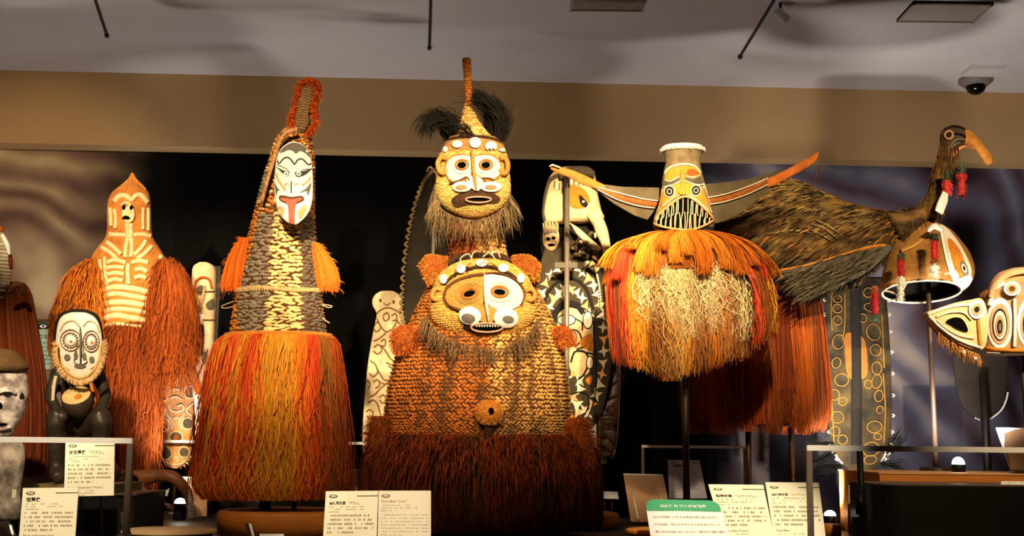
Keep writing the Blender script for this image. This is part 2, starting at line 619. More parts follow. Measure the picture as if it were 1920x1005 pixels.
def fuse(mb, voxel):
    me = mb.mesh('tmp', np.zeros(3))
    o = bpy.data.objects.new('tmp', me); COL.objects.link(o)
    md = o.modifiers.new('r', 'REMESH'); md.mode = 'VOXEL'; md.voxel_size = voxel
    sm = o.modifiers.new('s', 'SMOOTH'); sm.iterations = 6; sm.factor = .5
    dg = bpy.context.evaluated_depsgraph_get()
    ev = o.evaluated_get(dg); m2 = ev.to_mesh()
    V = np.array([v.co[:] for v in m2.vertices]); Q = [p.vertices[:] for p in m2.polygons]
    r = MB(); r.add(V, [q for q in Q if len(q) == 4], [q for q in Q if len(q) == 3])
    ev.to_mesh_clear(); bpy.data.objects.remove(o, do_unlink=True); bpy.data.meshes.remove(me)
    return r


def px_of(P):
    """world -> photo pixel (used to choose fibre colours by where a strand starts)"""
    q = (np.asarray(P) - CAM) @ RM
    return 960 - F * q[..., 0] / q[..., 2], 502.5 + F * q[..., 1] / q[..., 2]

# ------------------------------------------------------------------ the room
ZS = CZ - 0.37                              # stage top
ZC = float(W(960, 153, 7.0)[2])             # ceiling
ZB = float(W(960, 287, 7.0)[2])             # underside of the soffit
SL = 0.039                                  # the back wall stands slightly askew


def struct(name, mb, mat, smooth=False):
    return put(name, mb, mat, base=(0, 0, 0), kind='structure', smooth=smooth)


def print_mat(key, c0, c1, c2, c3, xa, xb, flip, seed):
    """large blurred swirl print that fades to black cloth between x = xa and xb"""
    m = bpy.data.materials.new(key); m.use_nodes = True
    N = m.node_tree.nodes; L = m.node_tree.links; b = N['Principled BSDF']
    b.inputs['Roughness'].default_value = .85; b.inputs['Specular IOR Level'].default_value = .1
    tc = N.new('ShaderNodeTexCoord'); mp = N.new('ShaderNodeMapping')
    mp.inputs['Location'].default_value = (seed, seed * 2, seed); L.new(tc.outputs['Object'], mp.inputs[0])
    nz = N.new('ShaderNodeTexNoise'); nz.inputs['Scale'].default_value = .9; nz.inputs['Detail'].default_value = 1.5
    L.new(mp.outputs[0], nz.inputs['Vector'])
    sc = N.new('ShaderNodeVectorMath'); sc.operation = 'SCALE'; sc.inputs[3].default_value = 1.6
    L.new(nz.outputs['Color'], sc.inputs[0])
    ad = N.new('ShaderNodeVectorMath'); L.new(mp.outputs[0], ad.inputs[0]); L.new(sc.outputs[0], ad.inputs[1])
    wv = N.new('ShaderNodeTexWave'); wv.wave_type = 'RINGS'; wv.rings_direction = 'Y'; wv.inputs['Scale'].default_value = 1.0
    wv.inputs['Distortion'].default_value = 4.5; wv.inputs['Detail'].default_value = 2.0; wv.inputs['Detail Scale'].default_value = 1.1
    L.new(ad.outputs[0], wv.inputs[0])
    n2 = N.new('ShaderNodeTexNoise'); n2.inputs['Scale'].default_value = 1.5; n2.inputs['Detail'].default_value = 3
    L.new(mp.outputs[0], n2.inputs['Vector'])
    mx = N.new('ShaderNodeMath'); mx.operation = 'MULTIPLY_ADD'; mx.inputs[1].default_value = .27
    L.new(wv.outputs['Fac'], mx.inputs[0]); L.new(n2.outputs['Fac'], mx.inputs[2])
    rp = N.new('ShaderNodeValToRGB'); e = rp.color_ramp.elements
    e[0].position = .34; e[0].color = (*lin(c0), 1); e[1].position = .9; e[1].color = (*lin(c3), 1)
    k = e.new(.52); k.color = (*lin(c1), 1); k = e.new(.7); k.color = (*lin(c2), 1)
    L.new(mx.outputs[0], rp.inputs[0])
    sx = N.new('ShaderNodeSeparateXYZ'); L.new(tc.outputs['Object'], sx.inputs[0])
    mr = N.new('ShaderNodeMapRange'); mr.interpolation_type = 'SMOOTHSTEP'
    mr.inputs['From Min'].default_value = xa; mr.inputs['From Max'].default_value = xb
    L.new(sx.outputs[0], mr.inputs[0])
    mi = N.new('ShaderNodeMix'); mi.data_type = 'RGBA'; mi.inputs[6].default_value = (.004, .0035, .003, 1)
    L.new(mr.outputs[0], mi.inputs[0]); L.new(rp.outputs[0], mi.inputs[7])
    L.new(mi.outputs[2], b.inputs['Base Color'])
    return m


def wall_y(x, d=7.15):
    return d + SL * x


def wall_quad(x0, x1, z0, z1, d, th=.1):
    mb = MB()
    A = [(x0, wall_y(x0, d), z0), (x1, wall_y(x1, d), z0), (x1, wall_y(x1, d), z1), (x0, wall_y(x0, d), z1)]
    slab(mb, A, (0, -1, 0), th)
    return mb


XL = float(W(330, 500, 7.15)[0]); XR = float(W(1290, 500, 7.15)[0])
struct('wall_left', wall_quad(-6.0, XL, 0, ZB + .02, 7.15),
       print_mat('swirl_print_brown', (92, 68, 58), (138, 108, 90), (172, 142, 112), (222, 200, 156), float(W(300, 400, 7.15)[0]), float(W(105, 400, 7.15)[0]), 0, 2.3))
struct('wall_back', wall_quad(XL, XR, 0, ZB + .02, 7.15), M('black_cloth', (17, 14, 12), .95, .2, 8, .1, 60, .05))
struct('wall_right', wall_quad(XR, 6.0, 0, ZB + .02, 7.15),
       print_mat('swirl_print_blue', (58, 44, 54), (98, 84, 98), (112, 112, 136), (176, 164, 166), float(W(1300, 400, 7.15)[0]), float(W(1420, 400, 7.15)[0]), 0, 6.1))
struct('trim_1', wall_quad(-6.0, 6.0, ZB, ZC, 7.0, .16), M('soffit_plaster', (200, 162, 112), .9, .06, 3, .05, 200, .1))
mb = MB(); box(mb, (-6, -3, ZC), (6, 7.4, ZC + .12))
struct('ceiling', mb, M('ceiling_plaster', (214, 206, 206), .95, .05, 2, .04, 200, .1))
mb = MB(); box(mb, (-6, -3, -.1), (6, 7.4, 0))
struct('floor', mb, M('dark_carpet', (30, 27, 25), .95, .3, 60, .2, 200, .05))
mb = MB(); box(mb, (-6.15, -3, 0), (-6.0, 7.4, ZC))
struct('wall_side_left', mb, M('side_wall_paint', (120, 112, 105), .9, .05, 3, .03, 100, .1))
mb = MB(); box(mb, (6.0, -3, 0), (6.15, 7.4, ZC))
struct('wall_side_right', mb, MATS['side_wall_paint'])
mb = MB(); box(mb, (-6.15, -3.15, 0), (6.15, -3.0, ZC))
struct('wall_behind', mb, MATS['side_wall_paint'])
# the display stage: deep in the middle, shallower on the right
mb = MB()
xs = float(W(1500, 970, 5.6)[0])
box(mb, (-5.4, 3.4, 0), (xs, 6.3, ZS)); box(mb, (xs, 3.4, 0), (5.4, 5.6, ZS))
put('display_stage', mb, M('stage_laminate', (52, 44, 36), .45, .15, 6, .05, 120, .4), base=(0, 4.5, 0),
    label='long dark display stage that carries the masks, captions and plinths', cat='stage', smooth=False)

# ceiling fittings
trk = M('dark_slot_metal', (54, 40, 34), .6, .1, 20, 0)
labels = ['dark slot in the ceiling beside the broad helmet-shaped shadow', 'short dark slot in the ceiling above the pole on the two-faced mask',
          'long slanting dark slot in the ceiling with a small white lamp on it']
for (a, b, lb) in zip([(166, -40), (809, -40), (1478, -45)], [(201, 66), (805, 89), (1387, 106)], labels):
    A = WZ(*a, ZC); B = WZ(*b, ZC)
    d = unit(B - A); s = np.cross(d, (0, 0, 1)) * .0075
    t = thing('lighting_track', lb, 'light track', (A + B) / 2)
    mb = MB(); q = np.array([A - s, A + s, B + s, B - s]) - np.array([0, 0, .006]); slab(mb, q, (0, 0, -1), .006)
    put('track_channel', mb, trk, t, smooth=False)
    mb = MB(); e = B; slab(mb, np.array([e - s * 1.4, e + s * 1.4, e + s * 1.4 - d * .03, e - s * 1.4 - d * .03]) - np.array([0, 0, .016]), (0, 0, -1), .016)
    put('end_cap', mb, trk, t, smooth=False)
p = WZ(1463, 6, ZC)
t = thing('track_spotlight', 'small white track spotlight at the slanting ceiling slot', 'spotlight', p - np.array([0, 0, .13]))
mb = MB(); tube(mb, [p, p - np.array([0, 0, .05])], .008, 8); put('stem', mb, trk, t)
mb = MB(); tube(mb, [p + np.array([-.02, -.02, -.05]), p + np.array([.03, .03, -.07])], [.022, .027], 14)
put('lamp_head', mb, M('white_enamel', (225, 222, 218), .4, .03, 10, 0), t)
for (x0, x1, y0, y1, lb) in ((1062, 1212, -12, 16, 'grey ceiling vent panel above the horned mask'), (1688, 1846, 2, 37, 'flat pale access panel in the ceiling above the bird head')):
    P = [WZ(x0 + 0, y1, ZC), WZ(x1 - 12, y1, ZC), WZ(x1, y0, ZC), WZ(x0 + 26, y0, ZC)]
    c = np.mean(P, 0); x = abs(P[1][0] - P[0][0]) / 2; y = abs(P[2][1] - P[1][1]) / 2
    t = thing('ceiling_panel', lb, 'ceiling panel', c)
    mb = MB(); box(mb, c - (x, y, .012), c + (x, y, 0))
    put('panel_face', mb, M('vent_grey', (150, 135, 118), .8, .1, 10, 0) if x0 < 1200 else M('panel_grey', (190, 178, 170), .8, .05, 10, 0), t, smooth=False)
    mb = MB()
    for k in range(4):
        e = [(-x, -y, -x + .012, y), (x - .012, -y, x, y), (-x, -y, x, -y + .012), (-x, y - .012, x, y)][k]
        box(mb, c + (e[0], e[1], -.018), c + (e[2], e[3], 0))
    put('panel_frame', mb, M('panel_rim', (176, 162, 150), .8, .1, 10, 0), t, smooth=False)
p = WZ(1829, 148, ZC)
t = thing('dome_camera', 'small black dome camera on a white ceiling mount', 'camera', p - np.array([0, 0, .1]))
mb = MB(); lathe(mb, p, [(.001, 0), (.10, 0), (.10, -.02), (.07, -.045), (.001, -.045)], 28); put('mount_ring', mb, M('grey_plastic', (130, 120, 112), .5, .03, 10, 0), t)
mb = MB(); lathe(mb, p, [(.06, -.04), (.057, -.06), (.045, -.082), (.025, -.095), (.001, -.1)], 24); put('dome', mb, M('black_gloss', (8, 8, 8), .12, 0, 10, 0, spec=.6), t)
p = WZ(1843, 128, ZC)
mb = MB(); box(mb, p - (.1, .07, .03), p + (.1, .07, 0))
put('ceiling_sensor', mb, M('ceiling_white', (216, 210, 208), .8, .03, 10, 0), label='small white box sensor on the ceiling beside the dome camera', cat='sensor', smooth=False)

# ------------------------------------------------------------------ barriers
steel = M('rail_highlight', (250, 244, 234), .4, .03, 10, 0)  # white highlight along the steel is put into the base colour
steel_d = M('rail_steel_dark', (128, 110, 94), .5, .05, 10, 0, metal=.2)


def barrier(D, xa, xb, posts, lb, r):
    P0 = W(xa, 835 + .0105 * (xa - 960), D); P1 = W(xb, 835 + .0105 * (xb - 960), D)
    z = CZ + .002
    t = thing('barrier_rail', lb, 'barrier', ((P0[0] + P1[0]) / 2, D, ZS), 'thin rails standing on the stage')
    mb = MB(); box(mb, (P0[0], D - r, z - r), (P1[0], D + r, z + r)); put('handrail', mb, steel, t, smooth=False)
    for px in posts:
        x = float(W(px, 838, D)[0])
        mb = MB(); box(mb, (x - r, D - r, ZS), (x + r, D + r, z - r)); po = put('post', mb, steel_d, t, smooth=False)
        mb = MB(); lathe(mb, (x, D, ZS), [(.001, .008), (.035, .008), (.035, 0)], 20); put('foot_plate', mb, steel_d, po)


barrier(4.15, -420, 249, (-410, 245), 'thin steel barrier rail in front of the seated figure and its captions', .0095)
barrier(4.15, 1512, 2300, (1516, 2290), 'thin steel barrier rail in front of the black plinth', .0095)
barrier(6.145, 288, 694, (300, 690), 'thin rail behind the orange-skirted mask', .007)
barrier(6.1, 1203, 1400, (1205, 1396), 'thin rail behind the horned mask\'s pole', .007)

# ------------------------------------------------------------------ shared materials
ATT = M('fibre', None, .8, .0, 20, 0, spec=.2)
ATTN = M('painted_fibre', None, .85, .22, 40, .3, 150, spec=.15)
BLACK = M('hole_dark', (6, 5, 4), .95, 0, 10, 0, spec=.05)  # near-black patches stand in for the dark inside uncut holes
CREAM = M('cream_paint', (232, 216, 184), .85, .16, 60, .25, 180, spec=.15)
WHITE = M('white_clay', (244, 240, 228), .85, .10, 50, .25, 160, spec=.15)
OCHRE = M('ochre_paint', (212, 130, 40), .85, .25, 50, .3, 160, spec=.15)
RUST = M('rust_paint', (168, 84, 30), .85, .3, 50, .3, 160, spec=.15)
BROWN = M('brown_paint', (104, 66, 34), .85, .3, 50, .3, 160, spec=.15)
DARK = M('charcoal_paint', (34, 28, 22), .85, .25, 50, .3, 160, spec=.15)
OLIVE = M('olive_grey_paint', (92, 82, 62), .85, .25, 50, .3, 160, spec=.15)
GREYP = M('grey_paint', (118, 112, 100), .85, .2, 60, .25, 160, spec=.15)
PINK = M('pale_red_paint', (196, 104, 82), .85, .2, 60, .25, 160, spec=.15)
SHELL = M('shell', (250, 246, 234), .35, .06, 40, .1, 90, spec=.4)
RAFFIA = M('raffia_plait', (226, 176, 92), .85, .35, 120, .9, 160, spec=.15, col2=(168, 108, 42))
RAFW = M('whitened_plait', (246, 238, 214), .85, .2, 120, .9, 170, spec=.15)
POLE = M('bronze_pole', (66, 50, 38), .45, .1, 20, 0, metal=.4)
POLEG = M('grey_pole', (130, 118, 100), .45, .1, 20, 0, metal=.4)
WOOD = M('orange_wood', (206, 124, 46), .5, .18, 12, .05, 80, stretch=(1, 1, 6))

ORANGE = lin((232, 120, 28)); YELL = lin((226, 152, 40)); REDF = lin((214, 62, 26)); RUSTF = lin((170, 70, 18))
BROWNF = lin((112, 62, 26)); CREAMF = lin((240, 214, 150)); DKF = lin((46, 28, 16)); OLIVF = lin((140, 84, 28))


def pole(parent, px, y0, y1, D, wpx, mat=POLE, name='pole', base=True, zb=None):
    A = W(px, y0, D); B = np.array([A[0], D, (ZS if zb is None else zb) + .001])
    if y1 is not None:
        B = W(px, y1, D); B[0] = A[0]
    r = wpx * pxm(D) / 2
    mb = MB(); tube(mb, [A, (A + B) / 2, B], r, 12)
    o = put(name, mb, mat, parent)
    if base:
        mb = MB(); lathe(mb, (B[0], B[1], B[2]), [(.001, .015), (.07, .015), (.075, .008), (.075, 0)], 24)
        put('stand_foot', mb, mat, parent)
    return o


def drum(name, cx, D, rpx, ytop, hgt, lb, mat=None, cat='plinth', ybase=None):
    hgt = min(hgt, float(W(cx, ytop, D)[2]) - ZS - .002)
    """round wooden display disc; its top sits at photo row ytop at its centre"""
    c = W(cx, ytop, D); r = rpx * pxm(D); zt = c[2]; zb = ZS
    t = thing(name, lb, cat, (c[0], D, zb))
    mb = MB(); h = zt - zb
    lathe(mb, (c[0], D, zb), [(.001, h), (r - .012, h), (r - .004, h - .003)], 56); put('top', mb, mat or WOOD, t)
    mb = MB(); lathe(mb, (c[0], D, zb), [(r - .004, h - .003), (r, h - .01), (r, h - hgt), (r - .02, h - hgt)], 56); put('rim', mb, mat or WOOD, t)
    mb = MB(); lathe(mb, (c[0], D, zb), [(r - .02, h - hgt), (r - .02, .001)], 56); put('core', mb, M('drum_core', (70, 42, 22), .6, .2, 12, 0), t)
    return t


# ================================================================== the two-faced mask in the middle
DK = 5.0
K = thing('two_faced_basket_mask', 'tall woven two-faced mask with feather crest and shaggy dark red skirt', 'mask', (W(905, 1000, DK)[0], DK, ZS))
kb_rows = [(478, 846, 948), (495, 832, 972), (515, 818, 992), (545, 800, 1008), (580, 782, 1026), (620, 763, 1043), (660, 746, 1055), (700, 735, 1062),
           (740, 727, 1066), (780, 722, 1068), (810, 721, 1068), (834, 728, 1062)]
LB = Loft(kb_rows, DK, .58, nt=50, nth=64)
mb = MB(); LB.build(mb); put('body_core', mb, M('weave_core', (84, 46, 18), .9, .3, 40, .3), K)  # solid dark brown core under the woven stitches


def kcol(C, t, th, N):
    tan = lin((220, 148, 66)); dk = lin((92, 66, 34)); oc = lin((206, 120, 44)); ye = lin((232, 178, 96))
    c = np.where((th > .12)[:, None], ye, oc)  # yellower right half: key light painted into the stitch colour
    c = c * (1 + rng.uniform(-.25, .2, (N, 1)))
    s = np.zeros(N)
    for th_c, wd in ((-1.25, .10), (-.62, .05), (-.33, .06), (.02, .05), (.44, .10), (.66, .05), (1.0, .05), (1.3, .12)):
        tc = th_c + .05 * np.sin(t * 9 + th_c * 7)
        s = np.maximum(s, np.exp(-((th - tc) / wd) ** 2) * (.35 + .65 * (rng.random(N) < .62)))
    nz = np.array([mnoise.noise(Vector((a * 5, b * 9, 3.1))) for a, b in zip(th, t)])
    s = np.clip(s + (nz > .28) * .5, 0, 1) * .85
    c = c * (1 - s[:, None]) + dk * s[:, None]
    return np.clip(c, 0, 1)


mb = MB()
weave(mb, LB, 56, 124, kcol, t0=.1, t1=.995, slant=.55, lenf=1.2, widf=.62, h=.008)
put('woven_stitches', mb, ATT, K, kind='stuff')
mb = MB()   # plaited hem
tt = np.full(60, .985); th = np.linspace(-math.pi, math.pi, 60)
tube(mb, LB.pt(tt, th), .012, 6, lin((190, 120, 50)), False)
put('hem_rope', mb, ATTN, K)

# skirt
LS = Loft([(815, 712, 1098), (850, 692, 1110), (900, 690, 1114), (950, 700, 1108), (975, 712, 1104), (992, 722, 1100)], DK, .5)
mb = MB(); LS.build(mb, t0=.02, t1=.95); put('skirt_core', mb, M('skirt_dark', (40, 20, 10), .95, .3, 40, .3), K)
cols = [lin(c) for c in ((84, 44, 18), (126, 54, 18), (110, 44, 16), (60, 26, 10), (92, 38, 14), (74, 48, 20))]
for k in range(26):
    mb = MB(); a = -2.0 + k * 4.0 / 26
    fringe(mb, LS, 170, a, a + 4.0 / 26 * 1.15, 0, 1, 9, .0042, cols[[1, 3, 2, 5, 1, 4, 2, 5, 0][k % 9]] * (.85 + .3 * rng.random()), .03, .25, .06, .05, .35)
    put('fibre_bundle', mb, ATT, K)
mb = MB(); fringe(mb, LS, 500, 2.0, 4.28, 0, 1, 6, .006, lin((110, 48, 18)), .03, .2, .05, .04); put('back_fringe', mb, ATT, K, kind='stuff')
# a ruff of curled fibre over the top of the skirt
LR = Loft([(812, 722, 1085), (835, 705, 1100), (862, 700, 1108), (890, 705, 1105)], DK, .64)
mb = MB(); fuzz(mb, LR, 2600, .05, .0035, lin((150, 64, 20)), -2, 2, 0, 1, 1.2, .5)
put('fibre_ruff', mb, ATT, K, kind='stuff')


def fuzzy_stub(parent, rows, D, col, N, name, ln=.018, w=.0022, ratio=.8):
    L = Loft(rows, D, ratio, nt=24, nth=28)
    mb = MB(); L.build(mb, lin((150, 78, 26))); o = put(name, mb, ATTN, parent)
    mb = MB(); fuzz(mb, L, N, ln, w, col, grav=.4); put('pile', mb, ATT, o, kind='stuff')
    return L


fuzzy_stub(K, [(612, 752, 772), (622, 738, 786), (638, 734, 788), (652, 738, 780), (662, 748, 768)], DK - .12, lin((206, 108, 36)), 1500, 'arm_stub')
fuzzy_stub(K, [(612, 1046, 1058), (622, 1040, 1070), (636, 1044, 1076), (650, 1058, 1076)], DK - .1, lin((206, 108, 36)), 1100, 'arm_stub')
fuzzy_stub(K, [(780, 700, 728), (800, 692, 730), (825, 690, 728), (850, 696, 722), (864, 702, 716)], DK - .1, lin((170, 84, 30)), 1400, 'leg_stub', .03)
fuzzy_stub(K, [(784, 1074, 1090), (805, 1066, 1104), (832, 1064, 1112), (858, 1072, 1110), (872, 1085, 1105)], DK - .1, lin((196, 96, 32)), 1400, 'leg_stub', .03)
# navel ball with its dark stem
Ln = Loft([(751, 910, 926), (758, 898, 936), (772, 893, 941), (786, 898, 937), (795, 910, 926)], DK - .27, .7, nt=24, nth=28)
mb = MB(); Ln.build(mb, lin((226, 146, 56))); nav = put('navel_ball', mb, ATTN, K); SN = Surf(mb, D=DK - .3)
mb = MB(); fuzz(mb, Ln, 2200, .008, .0018, lin((244, 172, 76)), grav=.2); put('pile', mb, ATT, nav, kind='stuff')
mb = MB(); disc(mb, SN, 921, 770, 5, 6, 0, .008); put('navel_hole_patch', mb, BLACK, nav)
mb = MB(); tube(mb, [W(918, 790, DK - .24), W(916, 810, DK - .26), W(914, 832, DK - .27)], [.024, .018, .02], 10); put('navel_stem', mb, M('dark_stem', (64, 36, 16), .9, .3, 60, .3), K)

# ---- lower face
LF = Loft([(486, 880, 935), (494, 856, 955), (505, 836, 974), (520, 821, 989), (540, 812, 999), (565, 806, 1004), (590, 807, 1004), (608, 816, 994),
           (622, 834, 976), (634, 860, 950), (641, 890, 928)], DK - .14, .48, nt=44, nth=56)
mb = MB(); LF.build(mb); face = put('lower_face', mb, RAFFIA, K); SF = Surf(mb, D=DK - .25)
mb = MB()   # plaited rows over the cheeks and chin
weave(mb, LF, 38, 64, lambda C, t, th, N: vary(lin((228, 172, 84)), N, .3), t0=.06, t1=.97, slant=.25, lenf=1.2, widf=.75, h=.004)
put('cheek_plait', mb, ATT, face, kind='stuff')


def oval(cx, cy, rx, ry, a0, a1, n=12, rot=0):
    a = np.radians(np.linspace(a0, a1, n)); r = math.radians(rot)
    x = rx * np.cos(a); y = ry * np.sin(a)
    return np.stack([cx + x * math.cos(r) - y * math.sin(r), cy + x * math.sin(r) + y * math.cos(r)], 1)


mb = MB(); patch(mb, SF, [(909, 518), (885, 520), (858, 528), (840, 542), (833, 556), (842, 570), (860, 578), (882, 584), (903, 572), (909, 555)], .012, None, 6)
ep = put('eye_plate', mb, RAFFIA, face)
mb = MB(); patch(mb, SF, [(907, 515), (930, 515), (955, 521), (973, 535), (981, 552), (976, 570), (958, 581), (935, 582), (916, 570), (909, 550)], .012, None, 6)
ep2 = put('eye_plate', mb, RAFW, face, label='plaited right eye plate, coloured whiter for the key light')  # key light from the right is put into this whiter plait
mb = MB()
stroke(mb, SF, [(832, 558), (838, 540), (856, 526), (884, 517), (909, 514)], 6, .02)
stroke(mb, SF, [(832, 558), (842, 573), (862, 582)], 5, .018); stroke(mb, SF, [(909, 513), (935, 512), (962, 521), (978, 536), (984, 552), (978, 572)], 4, .018)
put('plate_edging', mb, M('edge_plait', (110, 66, 28), .9, .3, 80, .6), face)
for cx, cy, r in ((880, 550, -15), (937, 547, 6)):
    mb = MB(); ring(mb, SF, cx, cy, 15, 9.5, 8, .017, r); e = put('eye_ring', mb, M('eye_ring_plait', (176, 112, 44), .9, .3, 80, .7), face)
    mb = MB(); disc(mb, SF, cx, cy, 11, 5.2, r, .018); put('eye_hole_patch', mb, BLACK, e)
    for q in (21, 26):
        mb = MB(); ring(mb, SF, cx, cy, q, q * .72, 3, .016, r); put('coil', mb, RAFFIA if cx < 900 else RAFW, e)  # right coils whiter too, with the key light in their colour
mb = MB(); stroke(mb, SF, [(908, 512), (909, 540), (911, 565), (914, 585), (916, 602)], 6, .035, taper=True); put('nose_ridge', mb, RAFW, face)
mb = MB(); patch(mb, SF, [(893, 578), (905, 575), (925, 576), (932, 588), (922, 604), (906, 604), (896, 596)], .016); put('nose_wing', mb, RAFFIA, face)
mb = MB(); patch(mb, SF, [(893, 596), (912, 603), (930, 598), (945, 608), (940, 622), (912, 628), (885, 622), (868, 612)], .01); put('mouth_surround', mb, DARK, face)
for cx, cy, rx, ry, gx, gy, gr, gq, rot in ((881, 592, 21, 17, 878, 597, 13, 9, 10), (949, 596, 23, 19, 953, 599, 11, 7, 8)):
    mb = MB(); disc(mb, SF, cx, cy, rx, ry, rot, .016, dome=.012); sh = put('cheek_shell', mb, SHELL, face)
    s2 = Surf(mb, D=DK - .3); mb = MB(); disc(mb, s2, gx, gy, gr, gq, rot, .002); put('shell_spot', mb, GREYP, sh)
mb = MB(); stroke(mb, SF, oval(913, 614, 30, 8, 180, 360), 5, .02); stroke(mb, SF, oval(913, 614, 30, 9, 0, 180), 5, .02); lips = put('lips', mb, M('pale_lips', (214, 168, 140), .8, .3, 80, .5), face)
mb = MB(); disc(mb, SF, 913, 614, 26, 5, 0, .015); put('mouth_opening_patch', mb, BLACK, lips)
mb = MB()
for k in range(9):
    x = 892 + k * 5; patch(mb, SF, [(x, 609), (x + 3.6, 609), (x + 3, 613), (x + .6, 613)], .019, None, 4, False)
put('teeth', mb, CREAM, lips)
mb = MB(); stroke(mb, SF, [(834, 533), (848, 518), (866, 508), (886, 502), (904, 500), (924, 501), (945, 508), (962, 517), (978, 532)], 6, .016); hb = put('head_band', mb, M('band_dark', (70, 44, 22), .9, .3, 60, .6), face)
for cx, cy, rx, ry in ((831, 523, 7, 9), (864, 503, 9, 9), (903, 492.5, 11, 7), (944, 502, 10, 8), (977, 521, 7.5, 9)):
    mb = MB(); disc(mb, SF, cx, cy, rx, ry, 0, .022, dome=.008); put('shell_disc', mb, SHELL, face)
# little ears, loops of plait
for pts in ([(830, 545), (818, 541), (810, 552), (814, 561), (830, 562)], [(985, 546), (996, 542), (1003, 551), (999, 562), (986, 562)]):
    mb = MB(); tube(mb, [W(p[0], p[1], DK - .2) for p in pts], .01, 8, smooth_n=16); put('small_ear', mb, RAFFIA, face)
# furry upper horns beside the brow
fuzzy_stub(K, [(785, 500, 800, 532), (800, 480, 812, 528), (820, 480, 826, 522), (840, 483, 842, 515)], DK - .1, lin((222, 140, 50)), 1700, 'brow_horn', .012)
fuzzy_stub(K, [(958, 482, 962, 515), (980, 478, 984, 518), (1000, 484, 1000, 524), (1014, 500, 1010, 520)], DK - .1, lin((226, 146, 56)), 1700, 'brow_horn', .012)


def jaw_hair(parent, pts, D, N, ln, col, name, spread=.25, grav=.5, w=.003, yj=.03, ydir=-.35):
    P = crom(np.array(pts, float), 200)
    i = rng.integers(0, 200, N)
    r = W(P[i, 0], P[i, 1], D + rng.uniform(-yj, yj, N))
    c = P.mean(0)
    d = np.stack([(P[i, 0] - c[0]) * .006 + rng.normal(0, spread, N), ydir + rng.normal(0, .2, N), -1 + rng.normal(0, .2, N)], 1)
    mb = MB(); hairs(mb, r, d, ln, w, col, grav, 6, .35, .004)
    return put(name, mb, ATT, parent, kind='stuff')


GB = lin((120, 92, 60))
jaw_hair(K, [(800, 590), (812, 612), (832, 628), (860, 640), (890, 648), (915, 652), (945, 648), (972, 636), (995, 618), (1008, 596)], DK - .22, 480, .06, GB, 'lower_beard', .5)
jaw_hair(K, [(842, 490), (865, 480), (895, 474), (925, 478), (955, 490)], DK - .1, 600, .05, lin((62, 48, 34)), 'brow_fur', .9, .1, .003, .05, .2)
for pth in ([(862, 502), (864, 484), (878, 476), (884, 484)], [(884, 495), (886, 476), (896, 470)], [(920, 478), (932, 470), (938, 484)], [(905, 482), (918, 474), (930, 488)]):
    mb = MB(); tube(mb, [W(p[0], p[1], DK - .3) for p in pth], .003, 6, lin((214, 196, 164)), True, 12); put('curled_tusk', mb, ATTN, K)

# ---- upper neck
LN = Loft([(395, 845, 940), (420, 840, 944), (450, 840, 946), (480, 842, 950), (500, 838, 962)], DK + .02, .6)
mb = MB(); LN.build(mb); put('neck_core', mb, M('neck_rust', (122, 62, 24), .9, .35, 30, .4), K)


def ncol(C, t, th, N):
    c = np.where((th > .05)[:, None], lin((226, 176, 104)), lin((150, 74, 28)))  # paler right half has the key light in its colour
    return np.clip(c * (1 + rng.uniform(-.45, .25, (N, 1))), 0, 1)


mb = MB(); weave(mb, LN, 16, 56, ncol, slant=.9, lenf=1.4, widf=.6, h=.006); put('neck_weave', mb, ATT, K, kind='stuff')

# ---- upper face
LU = Loft([(264, 846, 930), (275, 832, 942), (292, 824, 950), (315, 820, 953), (340, 818, 956), (362, 818, 956), (380, 826, 948), (394, 842, 932), (404, 864, 910), (408, 880, 894)], DK - .1, .5, nt=40, nth=52)
mb = MB(); LU.build(mb); uf = put('upper_face', mb, RAFFIA, K); SU = Surf(mb, D=DK - .2)
mb = MB(); weave(mb, LU, 34, 58, lambda C, t, th, N: vary(lin((236, 190, 104)), N, .3), t0=.2, t1=.98, slant=.3, lenf=1.2, widf=.75, h=.004); put('cheek_plait', mb, ATT, uf, kind='stuff')
for cx, poly, lab in ((866, [(884, 292), (865, 289), (845, 295), (836, 310), (836, 325), (845, 338), (860, 341), (875, 333), (884, 325)], 'l'),
                      (911, [(889, 292), (905, 289), (925, 292), (937, 304), (939, 322), (930, 334), (912, 338), (898, 330), (889, 322)], 'r')):
    mb = MB(); patch(mb, SU, poly, .012, None, 6); put('eye_plate', mb, RAFW, uf)
    mb = MB(); stroke(mb, SU, poly + poly[:1], 4, .014); put('plate_edging', mb, RAFFIA, uf)
    mb = MB(); ring(mb, SU, cx, 309, 12, 8.5, 5, .017); e = put('eye_ring', mb, MATS['eye_ring_plait'], uf)
    mb = MB(); disc(mb, SU, cx, 309, 8.5, 5.6, 0, .018); put('eye_hole_patch', mb, BLACK, e)
    mb = MB(); ring(mb, SU, cx, 311, 17, 14, 3, .0165); put('coil', mb, RAFW, e)
mb = MB(); stroke(mb, SU, [(884, 282), (886, 300), (888, 320), (891, 340), (894, 357)], 7, .035, taper=True); put('nose_ridge', mb, RAFFIA, uf)
mb = MB(); patch(mb, SU, [(874, 336), (888, 328), (902, 334), (906, 345), (896, 358), (884, 352)], .018); put('nose_wing', mb, RAFW, uf)
for pth in ([(842, 344), (862, 338), (874, 332), (880, 338)], [(902, 334), (918, 334), (926, 338)]):
    mb = MB(); stroke(mb, SU, pth, 4, .02); put('under_eye_cord', mb, M('edge_plait', (110, 66, 28)), uf)
mb = MB(); patch(mb, SU, [(848, 372), (866, 360), (888, 354), (905, 356), (925, 362), (938, 372), (932, 380), (905, 382), (878, 384), (858, 388), (848, 382)], .008); put('mouth_surround', mb, M('moustache_brown', (74, 48, 26), .9, .4, 60, .6), uf)
